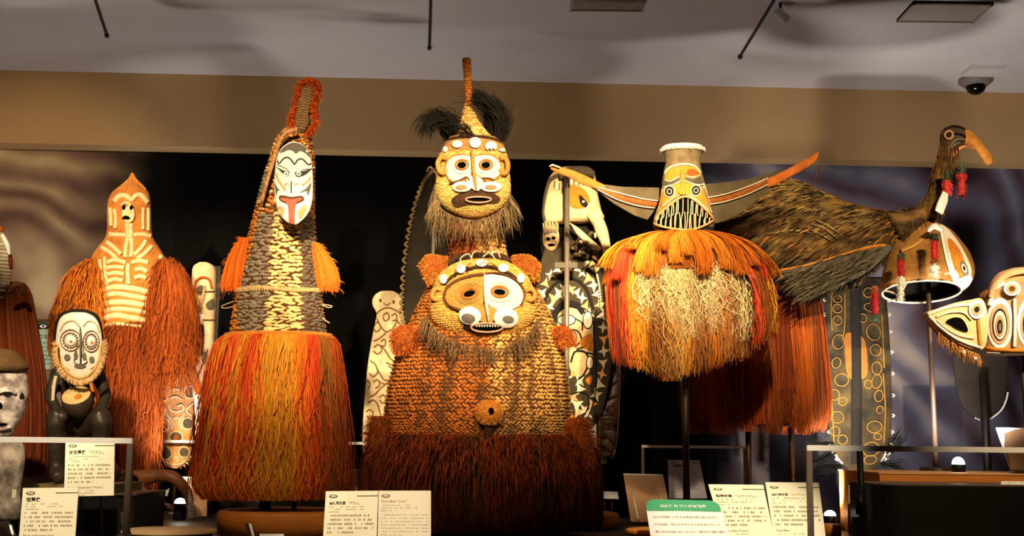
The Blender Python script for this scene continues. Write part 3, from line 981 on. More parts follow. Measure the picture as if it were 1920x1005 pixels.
for cx, rx in ((866, 18), (921, 20)):
    mb = MB(); disc(mb, SU, cx, 350, rx, 10, 0, .018, dome=.01); sh = put('cheek_shell', mb, SHELL, uf)
    s2 = Surf(mb, D=DK - .3); mb = MB(); disc(mb, s2, cx - 1, 351, 11, 4.6, 0, .002); put('shell_spot', mb, M('shell_tan', (160, 136, 88), .7, .2, 60, .2), sh)
mb = MB(); stroke(mb, SU, oval(897, 374, 24, 5, 180, 360), 4, .018); stroke(mb, SU, oval(897, 374, 24, 6, 0, 180), 4, .018); lips = put('lips', mb, MATS['pale_lips'], uf)
mb = MB(); disc(mb, SU, 897, 374, 20, 2.2, 0, .014); put('mouth_opening_patch', mb, BLACK, lips)
for pts in ([(838, 298), (828, 295), (821, 305), (823, 318), (830, 325), (838, 318)], [(938, 298), (946, 296), (952, 306), (951, 320), (944, 326), (937, 318)]):
    mb = MB(); tube(mb, [W(p[0], p[1], DK - .16) for p in pts], .011, 8, smooth_n=18); put('ear', mb, RAFFIA, uf)
# head band with shells
LH = Loft([(258, 842, 930), (268, 834, 942), (280, 829, 948), (289, 827, 950)], DK - .1, .54, nt=14, nth=52)
mb = MB(); LH.build(mb, cap=False); hb = put('shell_band', mb, M('band_tan', (176, 132, 72), .9, .35, 80, .6), uf); SH = Surf(mb, D=DK - .25)
mb = MB()
for yy in (259, 287):
    stroke(mb, SH, [(834, yy + 4), (850, yy), (870, yy - 3), (890, yy - 4), (910, yy - 2), (928, yy + 2), (942, yy + 8)], 5, .008)
put('band_cord', mb, MATS['band_dark'], hb)
for cx, cy, rx, ry in ((834, 283, 6, 9), (857, 270, 10, 7), (891, 267, 11, 10), (921, 274, 11, 9), (943, 286, 8, 9)):
    mb = MB(); disc(mb, SH, cx, cy, rx, ry, 0, .012, dome=.008); put('shell_disc', mb, SHELL, hb)
# cone and wrapped pole
LC = Loft([(195, 873, 879), (210, 868, 888), (230, 862, 898), (248, 856, 912), (262, 848, 924)], DK - .08, .9, nt=24, nth=28)
mb = MB(); LC.build(mb); put('crown_cone', mb, RAFFIA, K)
mb = MB(); weave(mb, LC, 12, 26, lambda C, t, th, N: vary(lin((236, 196, 116)), N, .4), slant=.6, lenf=1.2, widf=.5, h=.006); put('crown_lattice', mb, ATT, K, kind='stuff')
LPo = Loft([(111, 870, 880), (114, 868, 882), (140, 870, 883), (170, 872, 884), (200, 872, 884)], DK - .08, 1., nt=30, nth=16)
mb = MB(); LPo.build(mb); put('crown_pole', mb, RUST, K)
mb = MB(); weave(mb, LPo, 26, 9, lambda C, t, th, N: vary(lin((222, 142, 54)), N, .4), slant=.5, lenf=1.2, widf=.7, h=.004); put('pole_wrapping', mb, ATT, K, kind='stuff')


def plume(parent, roots, path, N, D, col, w=.004, name='feather_plume', jit=14, kk=9):
    """soft feathers whose shafts follow a px path, spreading towards the tip"""
    P = crom(np.array(path, float), kk)
    s = np.linspace(0, 1, kk)
    off = rng.normal(0, jit, (N, 1, 2)) * s[None, :, None] + rng.normal(0, roots, (N, 1, 2)) * np.array([1, .3])
    le = rng.uniform(.55, 1.1, (N, 1))
    idx = np.clip(s * le, 0, 1) * (kk - 1)
    X = np.stack([np.interp(idx.ravel(), np.arange(kk), P[:, 0]), np.interp(idx.ravel(), np.arange(kk), P[:, 1])], 1).reshape(N, kk, 2) + off
    dy = rng.uniform(-.09, .09, (N, 1)) * (.4 + s)
    V = W(X[..., 0], X[..., 1], D + dy)
    sd = unit(rng.normal(0, 1, (N, 3)) * np.array([1, .4, 1]))
    mb = MB(); strands(mb, V, w * rng.uniform(.5, 1.4, N), vary(col, N, .5), sd, .15)
    return put(name, mb, ATT, parent)


FB = lin((30, 26, 20))
plume(K, 7, [(862, 262), (850, 240), (836, 222), (818, 218), (802, 232), (798, 256)], 420, DK - .08, FB, .0036, jit=9)
plume(K, 8, [(858, 266), (848, 250), (838, 232), (826, 222)], 320, DK - .05, FB, .0045, jit=10)
plume(K, 7, [(926, 262), (934, 240), (930, 215), (915, 195), (898, 182), (884, 180)], 460, DK - .06, FB, .0045, jit=8)
plume(K, 9, [(922, 266), (932, 240), (928, 210), (905, 185)], 460, DK - .02, FB, .005, jit=8)
plume(K, 8, [(884, 262), (876, 245), (862, 235), (850, 238)], 130, DK - .12, FB, .003, jit=7)
plume(K, 9, [(935, 258), (944, 232), (950, 205), (958, 185)], 60, DK, lin((70, 58, 40)), .0022, jit=11)
jaw_hair(K, [(818, 372), (826, 388), (842, 400), (862, 408), (885, 412), (910, 408), (932, 398), (948, 384), (955, 370)], DK - .16, 430, .07, lin((128, 104, 70)), 'upper_beard', .45)
jaw_hair(K, [(815, 345), (818, 365), (824, 385)], DK - .08, 260, .12, lin((110, 92, 66)), 'side_whiskers', .15)
jaw_hair(K, [(956, 355), (955, 370), (950, 388)], DK - .08, 260, .1, lin((110, 92, 66)), 'side_whiskers', .25)
DRUM_K = drum('display_drum', 1046, 5.54, 112, 960, .058, 'round orange wooden drum behind the two-faced mask\'s skirt')

# ================================================================== the mask with the orange raffia skirt
DH = 5.0
H = thing('raffia_skirt_mask', 'conical woven mask with white tongue-out face and long orange raffia skirt', 'mask', (W(515, 950, DH)[0], DH, W(515, 956, DH)[2]))
hr = [(236, 545, 566), (250, 528, 576), (268, 516, 584), (300, 506, 588), (335, 495, 588), (370, 486, 588), (405, 477, 588), (440, 468, 590), (475, 461, 593),
      (510, 453, 598), (545, 446, 601), (580, 440, 604), (610, 435, 608), (640, 432, 612)]
LHc = Loft(hr, DH, .62, nt=60, nth=48)
mb = MB(); LHc.build(mb); put('cone_core', mb, M('weave_core', (84, 46, 18)), H)


def hcol(C, t, th, N):
    grey = lin((148, 136, 114)); cream = lin((250, 214, 144)); oc = lin((214, 132, 52)); dk = lin((112, 102, 86))
    c = np.empty((N, 3)); c[:] = oc
    lo = t > .46
    edge1 = -.95 + .15 * np.sin(t * 14)
    c[lo & (th > edge1) & (th <= -.16)] = grey
    c[lo & (th > -.16) & (th <= .68)] = cream
    c[lo & (th > .68) & (th < 1.5)] = dk
    up = ~lo
    k = rng.random(N)
    c[up & (k < .35)] = lin((128, 92, 56)); c[up & (k > .8)] = cream
    c[up & (th < -.6) & (np.abs(t - .34) < .06)] = grey
    return np.clip(c * (1 + rng.uniform(-.3, .2, (N, 1))), 0, 1)


mb = MB(); weave(mb, LHc, 66, 40, hcol, t0=.03, t1=.985, slant=.2, alt=True, lenf=1.45, widf=.72, h=.008, jit=.2)
put('twined_strips', mb, ATT, H, kind='stuff')
for tv, r, c in ((.775, .009, (206, 172, 116)), (.985, .013, (226, 190, 130))):
    mb = MB(); th = np.linspace(-math.pi, math.pi, 70)
    lz = LHc.pt(np.full(70, tv) + .006 * np.sin(th * 3), th)
    tube(mb, lz + LHc.nrm(np.full(70, tv), th) * .004, r, 6, lin(c), False)
    hoop = put('hoop_band', mb, ATTN, H)
    mb = MB(); n = 90; th = np.linspace(-math.pi, math.pi, n, endpoint=False)
    lozenges(mb, LHc.pt(np.full(n, tv), th) + LHc.nrm(np.full(n, tv), th) * .008, np.tile([0, 0, 1.], (n, 1)), LHc.nrm(np.full(n, tv), th), .026, .009, .006, vary(lin(c), n, .3))
    put('hoop_lashing', mb, ATT, hoop, kind='stuff')
# crest: two woven lobes edged with orange pile
crest = [(546, 246), (548, 225), (555, 205), (560, 182), (566, 162), (580, 156), (590, 158), (588, 178), (582, 196), (578, 214), (580, 228), (570, 246), (558, 252)]
PL = MB(); slab(PL, W(np.array([480, 660, 660, 480]), np.array([300, 300, 100, 100]), np.full(4, DH - .03)), (0, -1, 0), .01); SPl = Surf(PL, D=DH - .03)


def plate(parent, name, poly, D, th, mat, step=7., smooth=True):
    """thick cut-out from a px outline at distance D (front and back faces and edge)"""
    pl = MB(); P = np.asarray(poly, float)
    lo = P.min(0) - 60; hi = P.max(0) + 60
    slab(pl, W(np.array([lo[0], hi[0], hi[0], lo[0]]), np.array([hi[1], hi[1], lo[1], lo[1]]), np.full(4, D)), (0, -1, 0), .005)
    S = Surf(pl, D=D)
    mb = MB(); patch(mb, S, poly, .0, None, step, smooth, dome=th * .5)
    V, Q, T = mb.arrays()
    bk = V.copy(); bk[:, 1] = 2 * (D + th * .25) - V[:, 1] + th * .3
    m2 = MB(); m2.add(V, Q, T); m2.add(bk, Q[:, ::-1] if len(Q) else None, T[:, ::-1])
    # rim wall between the two faces
    Pb = crom(P, 60, True) if smooth and len(P) < 24 else P
    f = W(Pb[:, 0], Pb[:, 1], np.full(len(Pb), D)); g = f.copy(); g[:, 1] += th * .8
    n = len(Pb); i = np.arange(n); j = (i + 1) % n
    m2.add(np.concatenate([f, g]), np.stack([i, j, j + n, i + n], 1))
    o = put(name, m2, mat, parent)
    return o, Surf(m2, D=D)


co, SCr = plate(H, 'crest_leaf', crest, DH - .04, .03, M('crest_weave', (96, 74, 50), .9, .4, 60, .6))
mb = MB()
for k in range(16):
    y = 164 + k * 5.2
    stroke(mb, SCr, [(np.interp(y, [160, 245], [568, 550]), y), (np.interp(y, [160, 245], [576, 560]), y - 3), (np.interp(y, [160, 245], [585, 572]), y)], 3, .004)
put('crest_twining', mb, M('crest_light', (150, 116, 72), .9, .3, 60, .5), co, kind='stuff')
for path in ([(548, 238), (547, 222), (552, 208), (556, 190), (560, 174), (564, 160), (574, 154), (586, 154), (595, 160), (595, 178), (590, 194), (588, 208), (592, 222), (588, 238), (576, 254)],):
    P = crom(np.array(path, float), 160); n = 4200; i = rng.integers(0, 160, n)
    r = W(P[i, 0], P[i, 1], DH - .04 + rng.uniform(-.015, .015, n)); d = rng.normal(0, 1, (n, 3)) + np.array([0, -.3, 0])
    mb = MB(); tube(mb, W(P[:, 0], P[:, 1], np.full(160, DH - .035)), .017, 8, lin((160, 66, 18)))
    e = put('crest_pile_edge', mb, ATTN, H)
    mb = MB(); hairs(mb, r, d, .025, .0026, lin((206, 92, 28)), .1, 4, .35); put('pile', mb, ATT, e, kind='stuff')
# plaited cord down the left flank
mb = MB(); cp = crom(np.array([(556, 242), (536, 250), (524, 268), (516, 292), (508, 318), (500, 345), (492, 375)], float), 60)
ln_ = W(cp[:, 0], cp[:, 1], np.full(60, DH - .12)); tube(mb, ln_, .009, 6, lin((132, 92, 60)), True)
cord = put('flank_cord', mb, ATTN, H)
mb = MB(); lozenges(mb, ln_ + np.array([0, -.006, 0]), unit(np.gradient(ln_, axis=0) + np.array([.004, 0, .004])), np.tile([0, -1., 0], (60, 1)), .02, .008, .006, vary(lin((190, 140, 92)), 60, .35)); put('cord_strands', mb, ATT, cord, kind='stuff')

# painted face board
LM = Loft([(266, 545, 556), (270, 537, 566), (278, 528, 575), (292, 520, 582), (315, 516, 586), (345, 514, 587), (372, 516, 586), (394, 521, 581), (408, 529, 572), (417, 539, 562), (421, 546, 556)], DH - .215, .32, nt=36, nth=44)
mb = MB(); LM.build(mb); hf = put('face_board', mb, WHITE, H); SM = Surf(mb, D=DH - .23)


def paint(parent, S, name, mat, polys=(), lines=(), h=.0025, w=3):
    mb = MB()
    for p in polys:
        patch(mb, S, p, h, None, 6)
    for l in lines:
        ww = w
        if isinstance(l, tuple) and len(l) == 2 and isinstance(l[1], (int, float)) and isinstance(l[0], list):
            l, ww = l
        stroke(mb, S, l, ww, h * 1.2)
    return put(name, mb, mat, parent)


GP = M('face_grey', (104, 98, 86), .85, .15, 60, .2); GD = M('face_charcoal', (58, 56, 52), .85, .15, 60, .2)
paint(hf, SM, 'painted_cap', GP, [[(524, 286), (531, 285), (541, 281), (549, 283), (555, 288), (562, 283), (571, 286), (579, 293), (583, 295), (577, 281), (567, 272), (555, 267.5), (544, 268.5), (533, 275)]])
paint(hf, SM, 'painted_brow', GD, lines=[[(519, 298), (523, 307), (531, 298), (539, 295), (546, 300), (552, 309)]], w=3.2)
paint(hf, SM, 'painted_brow', GD, lines=[[(553, 308), (558, 300), (566, 298), (573, 304), (579, 309), (584, 306)]], w=3.2)
for c, wing, pts in ((536.5, 0, [(517, 312), (526, 317), (533, 320), (542, 321), (541, 329), (535, 330), (528, 323)]), (560, 1, [(553, 323), (562, 321), (576, 319), (585, 315), (576, 325), (564, 331), (556, 331)])):
    e = paint(hf, SM, 'painted_eye', GD, [pts])
    mb = MB(); disc(mb, SM, c, 325.5, 4.6, 4.4, 0, .005); put('eye_white', mb, WHITE, e)
    mb = MB(); disc(mb, SM, c, 326, 1.7, 1.6, 0, .0065); put('pupil', mb, GD, e)
paint(hf, SM, 'painted_eye_crease', GP, lines=[[(516, 308), (528, 312), (540, 318)]], w=1.6)
paint(hf, SM, 'painted_eye_crease', GP, lines=[[(586, 318), (578, 317), (566, 318)]], w=1.6)
paint(hf, SM, 'painted_nose_line', GD, lines=[[(546.5, 340), (546, 350), (546, 362)]], w=2.6)
OB = M('face_ochre', (214, 172, 116), .85, .2, 60, .2)
paint(hf, SM, 'painted_nostril', OB, lines=[[(534, 350), (536, 344), (540, 345), (542, 350)]], w=3)
paint(hf, SM, 'painted_nostril', OB, lines=[[(552, 348), (555, 344), (559, 346)]], w=3)
paint(hf, SM, 'painted_cheek_band', OB, lines=[([(518, 325), (522, 338), (529, 348), (535, 357)], 5)])
paint(hf, SM, 'painted_cheek_band', OB, lines=[([(582, 332), (576, 341), (566, 348)], 5)])
paint(hf, SM, 'painted_cheek_mark', GP, [[(515, 343), (520, 352), (527, 359), (521, 357), (518, 367), (516, 356)]])
paint(hf, SM, 'painted_cheek_mark', GP, [[(583, 342), (576, 351), (562, 362), (574, 358), (577, 367), (582, 354)]])
paint(hf, SM, 'painted_jaw_patch', OB, [[(519, 388), (530, 387), (533, 395), (528, 406), (522, 398)]])
paint(hf, SM, 'painted_jaw_patch', OB, [[(558, 398), (566, 388), (574, 384), (572, 398), (562, 410)]])
mo = paint(hf, SM, 'painted_mouth', M('face_brown', (96, 62, 44), .85, .15, 60, .2), [[(523, 368), (530, 366), (546, 369), (562, 367), (569, 369), (569, 376), (558, 381), (546, 384), (532, 380), (524, 375)]])
mb = MB(); patch(mb, SM, [(526, 371), (546, 373), (566, 371), (566, 375), (556, 379), (553, 388), (552, 404), (552, 420), (541, 419), (541, 404), (540, 388), (537, 379), (527, 375)], .006, None, 5, False)
put('tongue', mb, PINK, mo)

# side tufts of orange raffia
for nm, rows, th in (('l', [(446, 452, 468), (470, 436, 464), (500, 426, 460), (530, 420, 456), (548, 422, 450)], 0), ('r', [(455, 582, 596), (475, 586, 612), (500, 590, 626), (525, 595, 632), (548, 602, 628)], 0)):
    Lt = Loft(rows, DH - .02, .7, nt=16, nth=20)
    mb = MB(); Lt.build(mb, lin((190, 80, 20)), t1=.92); o = put('side_tuft', mb, ATTN, H)
    mb = MB(); fringe(mb, Lt, 1100, k=7, w=.0028, col=lin((238, 112, 26)), je=.15, wand=.1, out=.012); fuzz(mb, Lt, 200, .03, .002, lin((240, 150, 60)), grav=.6)
    put('tuft_fibres', mb, ATT, o, kind='stuff')
for pts in ([(438, 532), (420, 532), (417, 552), (420, 536), (430, 552)], [(438, 565), (416, 574), (422, 578), (440, 574)], [(602, 570), (622, 574), (616, 577), (604, 572)], [(604, 596), (612, 602), (618, 606)]):
    mb = MB(); tube(mb, [W(p[0], p[1], DH - .03) for p in pts], .0025, 5, lin((206, 176, 140)), True, 18); put('cane_loop', mb, ATTN, H)
# the skirt
LHs = Loft([(632, 424, 620), (650, 414, 626), (700, 402, 630), (760, 394, 633), (820, 387, 637), (880, 382, 639), (912, 382, 638), (934, 396, 630)], DH, .66)
mb = MB(); LHs.build(mb, t0=.01, t1=.93); put('skirt_core', mb, M('skirt_rust', (84, 34, 12), .95, .3, 40, .3), H)
seq = [RUSTF, REDF, lin((200, 70, 24)), ORANGE, REDF, YELL, ORANGE, REDF, YELL * .95, ORANGE, REDF, YELL, YELL, lin((222, 150, 46)), YELL, ORANGE, REDF, lin((190, 70, 24)), OLIVF, OLIVF * .9, RUSTF, lin((150, 56, 22)), RUSTF, lin((140, 60, 24))]
nb = len(seq)
ed = np.linspace(-1.75, 1.75, nb + 1)
for k in range(nb):
    mb = MB(); fringe(mb, LHs, 150, ed[k] - .02, ed[k + 1] + .05, 0, 1, 14, .0032, seq[k], .02, .25, .06, .035, .25, .012); fringe(mb, LHs, 40, ed[k] - .05, ed[k + 1] + .08, 0, 1, 14, .0028, seq[k] * 1.15, .02, .5, .16, .06, .3, .03)
    put('raffia_bundle', mb, ATT, H)
mb = MB(); fringe(mb, LHs, 700, 1.75, 4.53, 0, 1, 8, .005, RUSTF, .02, .15, .05, .03); put('back_raffia', mb, ATT, H, kind='stuff')
mb = MB(); th = np.linspace(-math.pi, math.pi, 80); tube(mb, LHs.pt(np.full(80, .0), th) + np.array([0, 0, .004]), .011, 6, lin((214, 130, 50)), False)
put('waist_cord', mb, ATTN, H)
mb = MB(); fuzz(mb, LHs, 900, .02, .0022, lin((228, 150, 60)), -1.8, 1.8, 0, .05, .5); put('waist_tufts', mb, ATT, H, kind='stuff')
# support: black posts under the skirt
for x, y0, w in ((497, 925, 9), (553, 900, 10)):
    A = W(x, y0, DH - .02); z0 = W(515, 956, DH)[2]
    mb = MB(); tube(mb, [A, (A[0], A[1], z0)], w * pxm(DH) / 2, 12); put('support_post', mb, M('black_steel', (14, 13, 12), .5, .05, 20, 0), H)
A = W(497, 938, DH - .02); mb = MB(); box(mb, A + (-.022, -.01, -.045), A + (.022, .01, .03)); put('support_bracket', mb, MATS['black_steel'], H, smooth=False)
A = W(556, 962, DH - .1)
drum('display_drum', 540, 5.0, 126, 956, .12, 'round orange wooden drum under the orange raffia skirt')

# ================================================================== the horned mask with the raffia cape
DN = 5.0
NK = thing('horned_cape_mask', 'horned bark-cloth mask with open toothed mouth and orange raffia cape', 'mask', (W(1285, 1000, DN)[0], DN, ZS))
LNh = Loft([(276, 1247, 1313), (290, 1246, 1315), (305, 1248, 1313), (318, 1245, 1315), (335, 1242, 1319), (355, 1240, 1324), (375, 1237, 1329), (392, 1232, 1333), (406, 1227, 1338), (418, 1224, 1340), (428, 1226, 1338), (438, 1230, 1334)], DN, .66, nt=50, nth=56)
mb = MB(); LNh.build(mb); nh = put('head', mb, M('bark_cloth_grey', (124, 106, 74), .9, .35, 25, .35, 90), NK); SNh = Surf(mb, D=DN - .1)
mb = MB(); th = np.linspace(-math.pi, math.pi, 60); tube(mb, LNh.pt(np.full(60, .02), th), .014, 10, lin((236, 230, 214)), False); o = put('white_rim', mb, ATTN, nh)
mb = MB(); Lr = Loft([(279, 1241, 1319), (284, 1241, 1319)], DN, .66); fuzz(mb, Lr, 1200, .008, .0025, lin((246, 240, 226)), grav=0); put('rim_pile', mb, ATT, o, kind='stuff')
OR2 = M('kovave_orange', (226, 138, 44), .85, .22, 30, .25); LIP = M('kovave_lip', (222, 160, 100), .85, .2, 60, .3)
DG = M('kovave_grey', (84, 78, 60), .85, .2, 40, .25)
paint(nh, SNh, 'forehead_panel', OR2, [[(1247, 327), (1256, 317), (1278, 311), (1300, 313), (1313, 323), (1311, 329), (1292, 331), (1286, 325), (1274, 326), (1266, 334), (1252, 338), (1247, 336)]], h=.003)
paint(nh, SNh, 'forehead_panel', RUST, [[(1290, 318), (1300, 317), (1311, 323), (1310, 328), (1292, 329), (1288, 324)]], h=.0045)
for pg in ([(1247, 342), (1260, 339), (1273, 333), (1274, 342), (1262, 346), (1246, 350)], [(1286, 334), (1300, 336), (1313, 332), (1318, 345), (1302, 343), (1287, 338)]):
    paint(nh, SNh, 'grey_panel', DG, [pg], h=.003)
paint(nh, SNh, 'face_panel', OR2, [[(1243, 354), (1262, 348), (1280, 341), (1298, 346), (1317, 352), (1323, 366), (1329, 384), (1331, 394), (1318, 381), (1300, 369), (1282, 364), (1264, 371), (1246, 384), (1234, 397), (1237, 378)]], h=.003)
mb = MB(); stroke(mb, SNh, [(1280, 318), (1280, 332), (1280, 345), (1279, 362)], 9, .012); patch(mb, SNh, [(1272, 356), (1280, 352), (1288, 357), (1286, 364), (1274, 364)], .014); put('nose', mb, OR2, nh)
for ln, w in (([(1244, 326), (1254, 315), (1270, 309), (1290, 308), (1305, 313), (1314, 324)], 4), ([(1246, 337), (1255, 340), (1265, 336), (1274, 330)], 2.6), ([(1286, 330), (1298, 333), (1313, 328)], 2.6),
              ([(1234, 352), (1246, 350), (1262, 346), (1274, 340), (1280, 338), (1290, 341), (1304, 346), (1316, 346), (1323, 343)], 2.8),
              ([(1241, 354), (1236, 370), (1230, 388), (1224, 406)], 2.4), ([(1320, 345), (1326, 362), (1331, 380), (1335, 398)], 2.4), ([(1316, 352), (1322, 350), (1324, 345)], 2.2),
              ([(1243, 386), (1258, 374), (1272, 366), (1280, 363)], 2.4), ([(1286, 363), (1300, 370), (1318, 384), (1330, 396)], 2.4)):
    mb = MB(); stroke(mb, SNh, ln, w, .006); put('cane_outline', mb, CREAM, nh)
for cx, cy, rx, ry in ((1255, 359, 10, 11), (1305, 357, 9.6, 10.5)):
    mb = MB(); disc(mb, SNh, cx, cy, rx, ry, 0, .004); e = put('eye', mb, DARK, nh)
    mb = MB(); ring(mb, SNh, cx, cy, rx - .5, ry - .5, 2.6, .008); put('eye_ring', mb, CREAM, e)
    mb = MB(); ring(mb, SNh, cx, cy, rx * .42, ry * .42, 2, .008); put('eye_ring', mb, CREAM, e)
mouth = [(1224, 418), (1235, 403), (1252, 388), (1268, 376), (1280, 370), (1293, 371), (1306, 379), (1320, 391), (1332, 403), (1339, 412), (1325, 421), (1302, 430), (1280, 430), (1246, 425)]
mb = MB(); patch(mb, SNh, mouth, .004, None, 6, False); put('mouth_opening_patch', mb, BLACK, nh)
mb = MB(); stroke(mb, SNh, [(1223, 418), (1235, 402), (1252, 387), (1268, 375), (1280, 369), (1293, 370), (1306, 378), (1320, 390), (1332, 402), (1340, 412)], 5, .02); lip = put('upper_lip', mb, LIP, nh)
mb = MB(); stroke(mb, SNh, [(1223, 419), (1246, 426), (1280, 431), (1302, 430), (1325, 421), (1340, 412)], 4.5, .02); put('lower_lip', mb, LIP, nh)
up = lambda x: np.interp(x, [1224, 1235, 1252, 1268, 1280, 1293, 1306, 1320, 1332, 1339], [418, 403, 388, 376, 370, 371, 379, 391, 403, 412])
dn = lambda x: np.interp(x, [1224, 1246, 1280, 1302, 1325, 1339], [418, 425, 430, 430, 421, 412])
for k in range(34):
    x = 1232 + k * 3.05; a, b = up(x), dn(x); L = b - a
    if k % 3 == 0 and abs(x - 1284) > 8:
        p = [(x + 1, a), (x - 1, a + L * .5), (x - 2 + rng.uniform(-2, 2), b)]
    elif k % 3 == 1:
        p = [(x, a), (x + rng.uniform(-1, 1), a + L * .35), (x + rng.uniform(-3, 1), a + L * .5)]
    else:
        p = [(x, b), (x + rng.uniform(-1, 2), b - L * .3), (x + rng.uniform(-1, 3), b - L * .55)]
    mb = MB(); stroke(mb, SNh, p, 2.0, .01, step=6); put('tooth', mb, M('cane_tooth', (226, 196, 148), .8, .2, 60, .2), lip)
mb = MB(); Lk = Loft([(428, 1228, 1338), (436, 1226, 1342), (446, 1222, 1346)], DN, .66, nt=8, nth=36); Lk.build(mb); put('collar', mb, DARK, NK)

# horns: bark-cloth membranes on a cane spine
MEM = M('bark_membrane', (86, 74, 48), .8, .3, 18, .3, 60)
wl, SWl = plate(NK, 'horn_membrane', [(1072, 326), (1120, 344), (1165, 350), (1236, 352), (1236, 372), (1226, 396), (1214, 412), (1190, 404), (1152, 382), (1118, 356)], DN + .03, .014, MEM, 10, False)
wr, SWr = plate(NK, 'horn_membrane', [(1322, 345), (1360, 342), (1400, 336), (1436, 326), (1470, 316), (1456, 342), (1424, 372), (1392, 398), (1360, 414), (1336, 420), (1328, 396)], DN + .03, .014, MEM, 10, False)
for nm, rows in (('l', [(1030, 310, 1033, 318), (1046, 312, 1044, 324), (1070, 318, 1066, 333), (1095, 328, 1090, 345), (1120, 340, 1116, 354), (1136, 348, 1132, 360)]),
                 ('r', [(1538, 283, 1534, 290), (1524, 290, 1530, 302), (1500, 304, 1508, 318), (1474, 318, 1482, 332), (1450, 330, 1456, 346), (1436, 336, 1440, 352)])):
    Lt = Loft(rows, DN + .02, .45, nt=20, nth=16); mb = MB(); Lt.build(mb); put('horn_tip', mb, M('horn_orange', (196, 106, 36), .8, .3, 30, .4), NK)
mb = MB(); tube(mb, W(np.array([1030, 1036, 1050]), np.array([312, 309, 314]), np.full(3, DN)), .004, 6); put('tip_loop', mb, CREAM, NK)
for S, sp, a, b in ((SWl, [(1122, 353), (1150, 365), (1180, 374), (1210, 380), (1238, 384)], [(1118, 350), (1150, 359), (1180, 367), (1212, 374), (1240, 377)], [(1120, 355), (1150, 371), (1180, 382), (1208, 388), (1238, 391)]),
                    (SWr, [(1326, 378), (1360, 372), (1400, 358), (1436, 340)], [(1326, 371), (1360, 364), (1400, 351), (1440, 334)], [(1326, 384), (1360, 378), (1402, 364), (1440, 346)])):
    mb = MB(); stroke(mb, S, sp, 11, .012); o = put('horn_spine', mb, M('spine_brown', (150, 84, 30), .85, .35, 50, .5), NK)
    mb = MB(); stroke(mb, S, a, 2.4, .014); put('spine_cord', mb, CREAM, o)
    mb = MB(); stroke(mb, S, b, 2.4, .014); put('spine_cord', mb, CREAM, o)

# the cape, two tiers of coloured raffia
LT1 = Loft([(440, 1222, 1346), (448, 1196, 1366), (462, 1166, 1396), (485, 1150, 1418), (510, 1142, 1432), (535, 1136, 1436)], DN, .7)
LT2 = Loft([(455, 1190, 1372), (490, 1160, 1412), (540, 1150, 1434), (600, 1156, 1440), (660, 1164, 1436), (720, 1176, 1424)], DN, .6)
mb = MB(); LT1.build(mb, t0=.0, t1=.85, infl=-.012, cap=False); put('cape_core', mb, M('cape_brown', (150, 80, 24), .95, .3, 40, .3), NK)
mb = MB(); LT2.build(mb, t0=.05, t1=.62, infl=-.03); put('cape_core', mb, MATS['cape_brown'], NK)
OG = lin((236, 140, 36)); OG2 = lin((222, 118, 26)); RD = lin((226, 78, 40))
t1 = [OG2, OG, OG, OG2, RD, OG, OG * .95, OG, OG2, OG, OG, OG2, OG, OG, OG2, OG, OG2, OG, RD, OG2, OG, OG2]
ed = np.linspace(-1.7, 1.7, len(t1) + 1)
for k, c in enumerate(t1):
    c = np.asarray(c) * rng.uniform(.75, 1.12); mb = MB(); fringe(mb, LT1, 130, ed[k] + .01, ed[k + 1] - .01, .0, [.98, .62, .8, .7, 1.0, .58, .9][k % 7], 7, .0036, c, .06, .12, .03, .015 + .02 * (k % 3), .22, .006); put('orange_tassel', mb, ATT, NK)
t2 = [lin((150, 90, 40)), OG2, RD, lin((190, 60, 34)), lin((120, 70, 30)), RD, OG, YELL, CREAMF, lin((150, 90, 40)), lin((222, 170, 90)), CREAMF, CREAMF, lin((160, 96, 40)), CREAMF, lin((206, 130, 60)), lin((150, 92, 44)), CREAMF, DKF * 2, RD, lin((176, 80, 30)), OLIVF, YELL, DKF * 2, OG, YELL, OG2]
ed = np.linspace(-1.75, 1.75, len(t2) + 1)
for k, c in enumerate(t2):
    mb = MB(); cr = .05 if c[1] > .3 else .012
    en = np.interp((ed[k] + ed[k + 1]) / 2, [-1.7, -.9, -.4, .1, .5, 1.0, 1.7], [.86, .92, 1.0, .9, .84, .72, .6])
    en = min(en, rng.uniform(.5, .85)) if c[1] > .5 else en
    fringe(mb, LT2, 120, ed[k] - .01, ed[k + 1] + .04, .05, en, 14, .0038, c, .1, .4, .05, .035, .3, cr); put('raffia_tassel', mb, ATT, NK)
for k in range(18):
    a = -1.2 + k * .135; en = np.interp(a, [-1.2, -.5, .1, .6, 1.2], [.9, 1.0, .93, .85, .72])
    mb = MB(); fringe(mb, LT2, 70, a - .02, a + .15, .1, en, 12, .0042, [OG2, lin((150, 84, 30)), YELL, lin((186, 116, 50)), lin((120, 64, 24))][k % 5], .1, .3, .05, .01, .3, .015); put('under_tassel', mb, ATT, NK)
mb = MB(); fringe(mb, LT2, 500, 1.75, 4.53, .05, .85, 8, .005, OG2, .05, .2, .05, .03); fringe(mb, LT1, 400, 1.7, 4.58, 0, 1, 6, .005, OG2, .05, .2); put('back_raffia', mb, ATT, NK, kind='stuff')
mb = MB(); fringe(mb, LT2, 230, -.75, .5, .1, .66, 16, .0036, lin((248, 224, 166)), .3, .5, .05, .05, .25, .07); put('curled_pale_strips', mb, ATT, NK, kind='stuff')
pole(NK, 1284, 640, None, DN, 13)

# ================================================================== left group
def board(name, lb, rows, D, mat, cat='shield', b=.02, power=.75, lean=0.0):
    """carved plank: returns thing, panel object and its surface"""
    L = Loft(rows, D, bs=b, nt=60, nth=40, power=power)
    bot = L.at(np.array(1.0))[:3]
    t = thing(name, lb, cat, (bot[0], D, ZS))
    mb = MB(); L.build(mb); o = put('panel', mb, mat, t)
    return t, o, Surf(mb, D=D), L


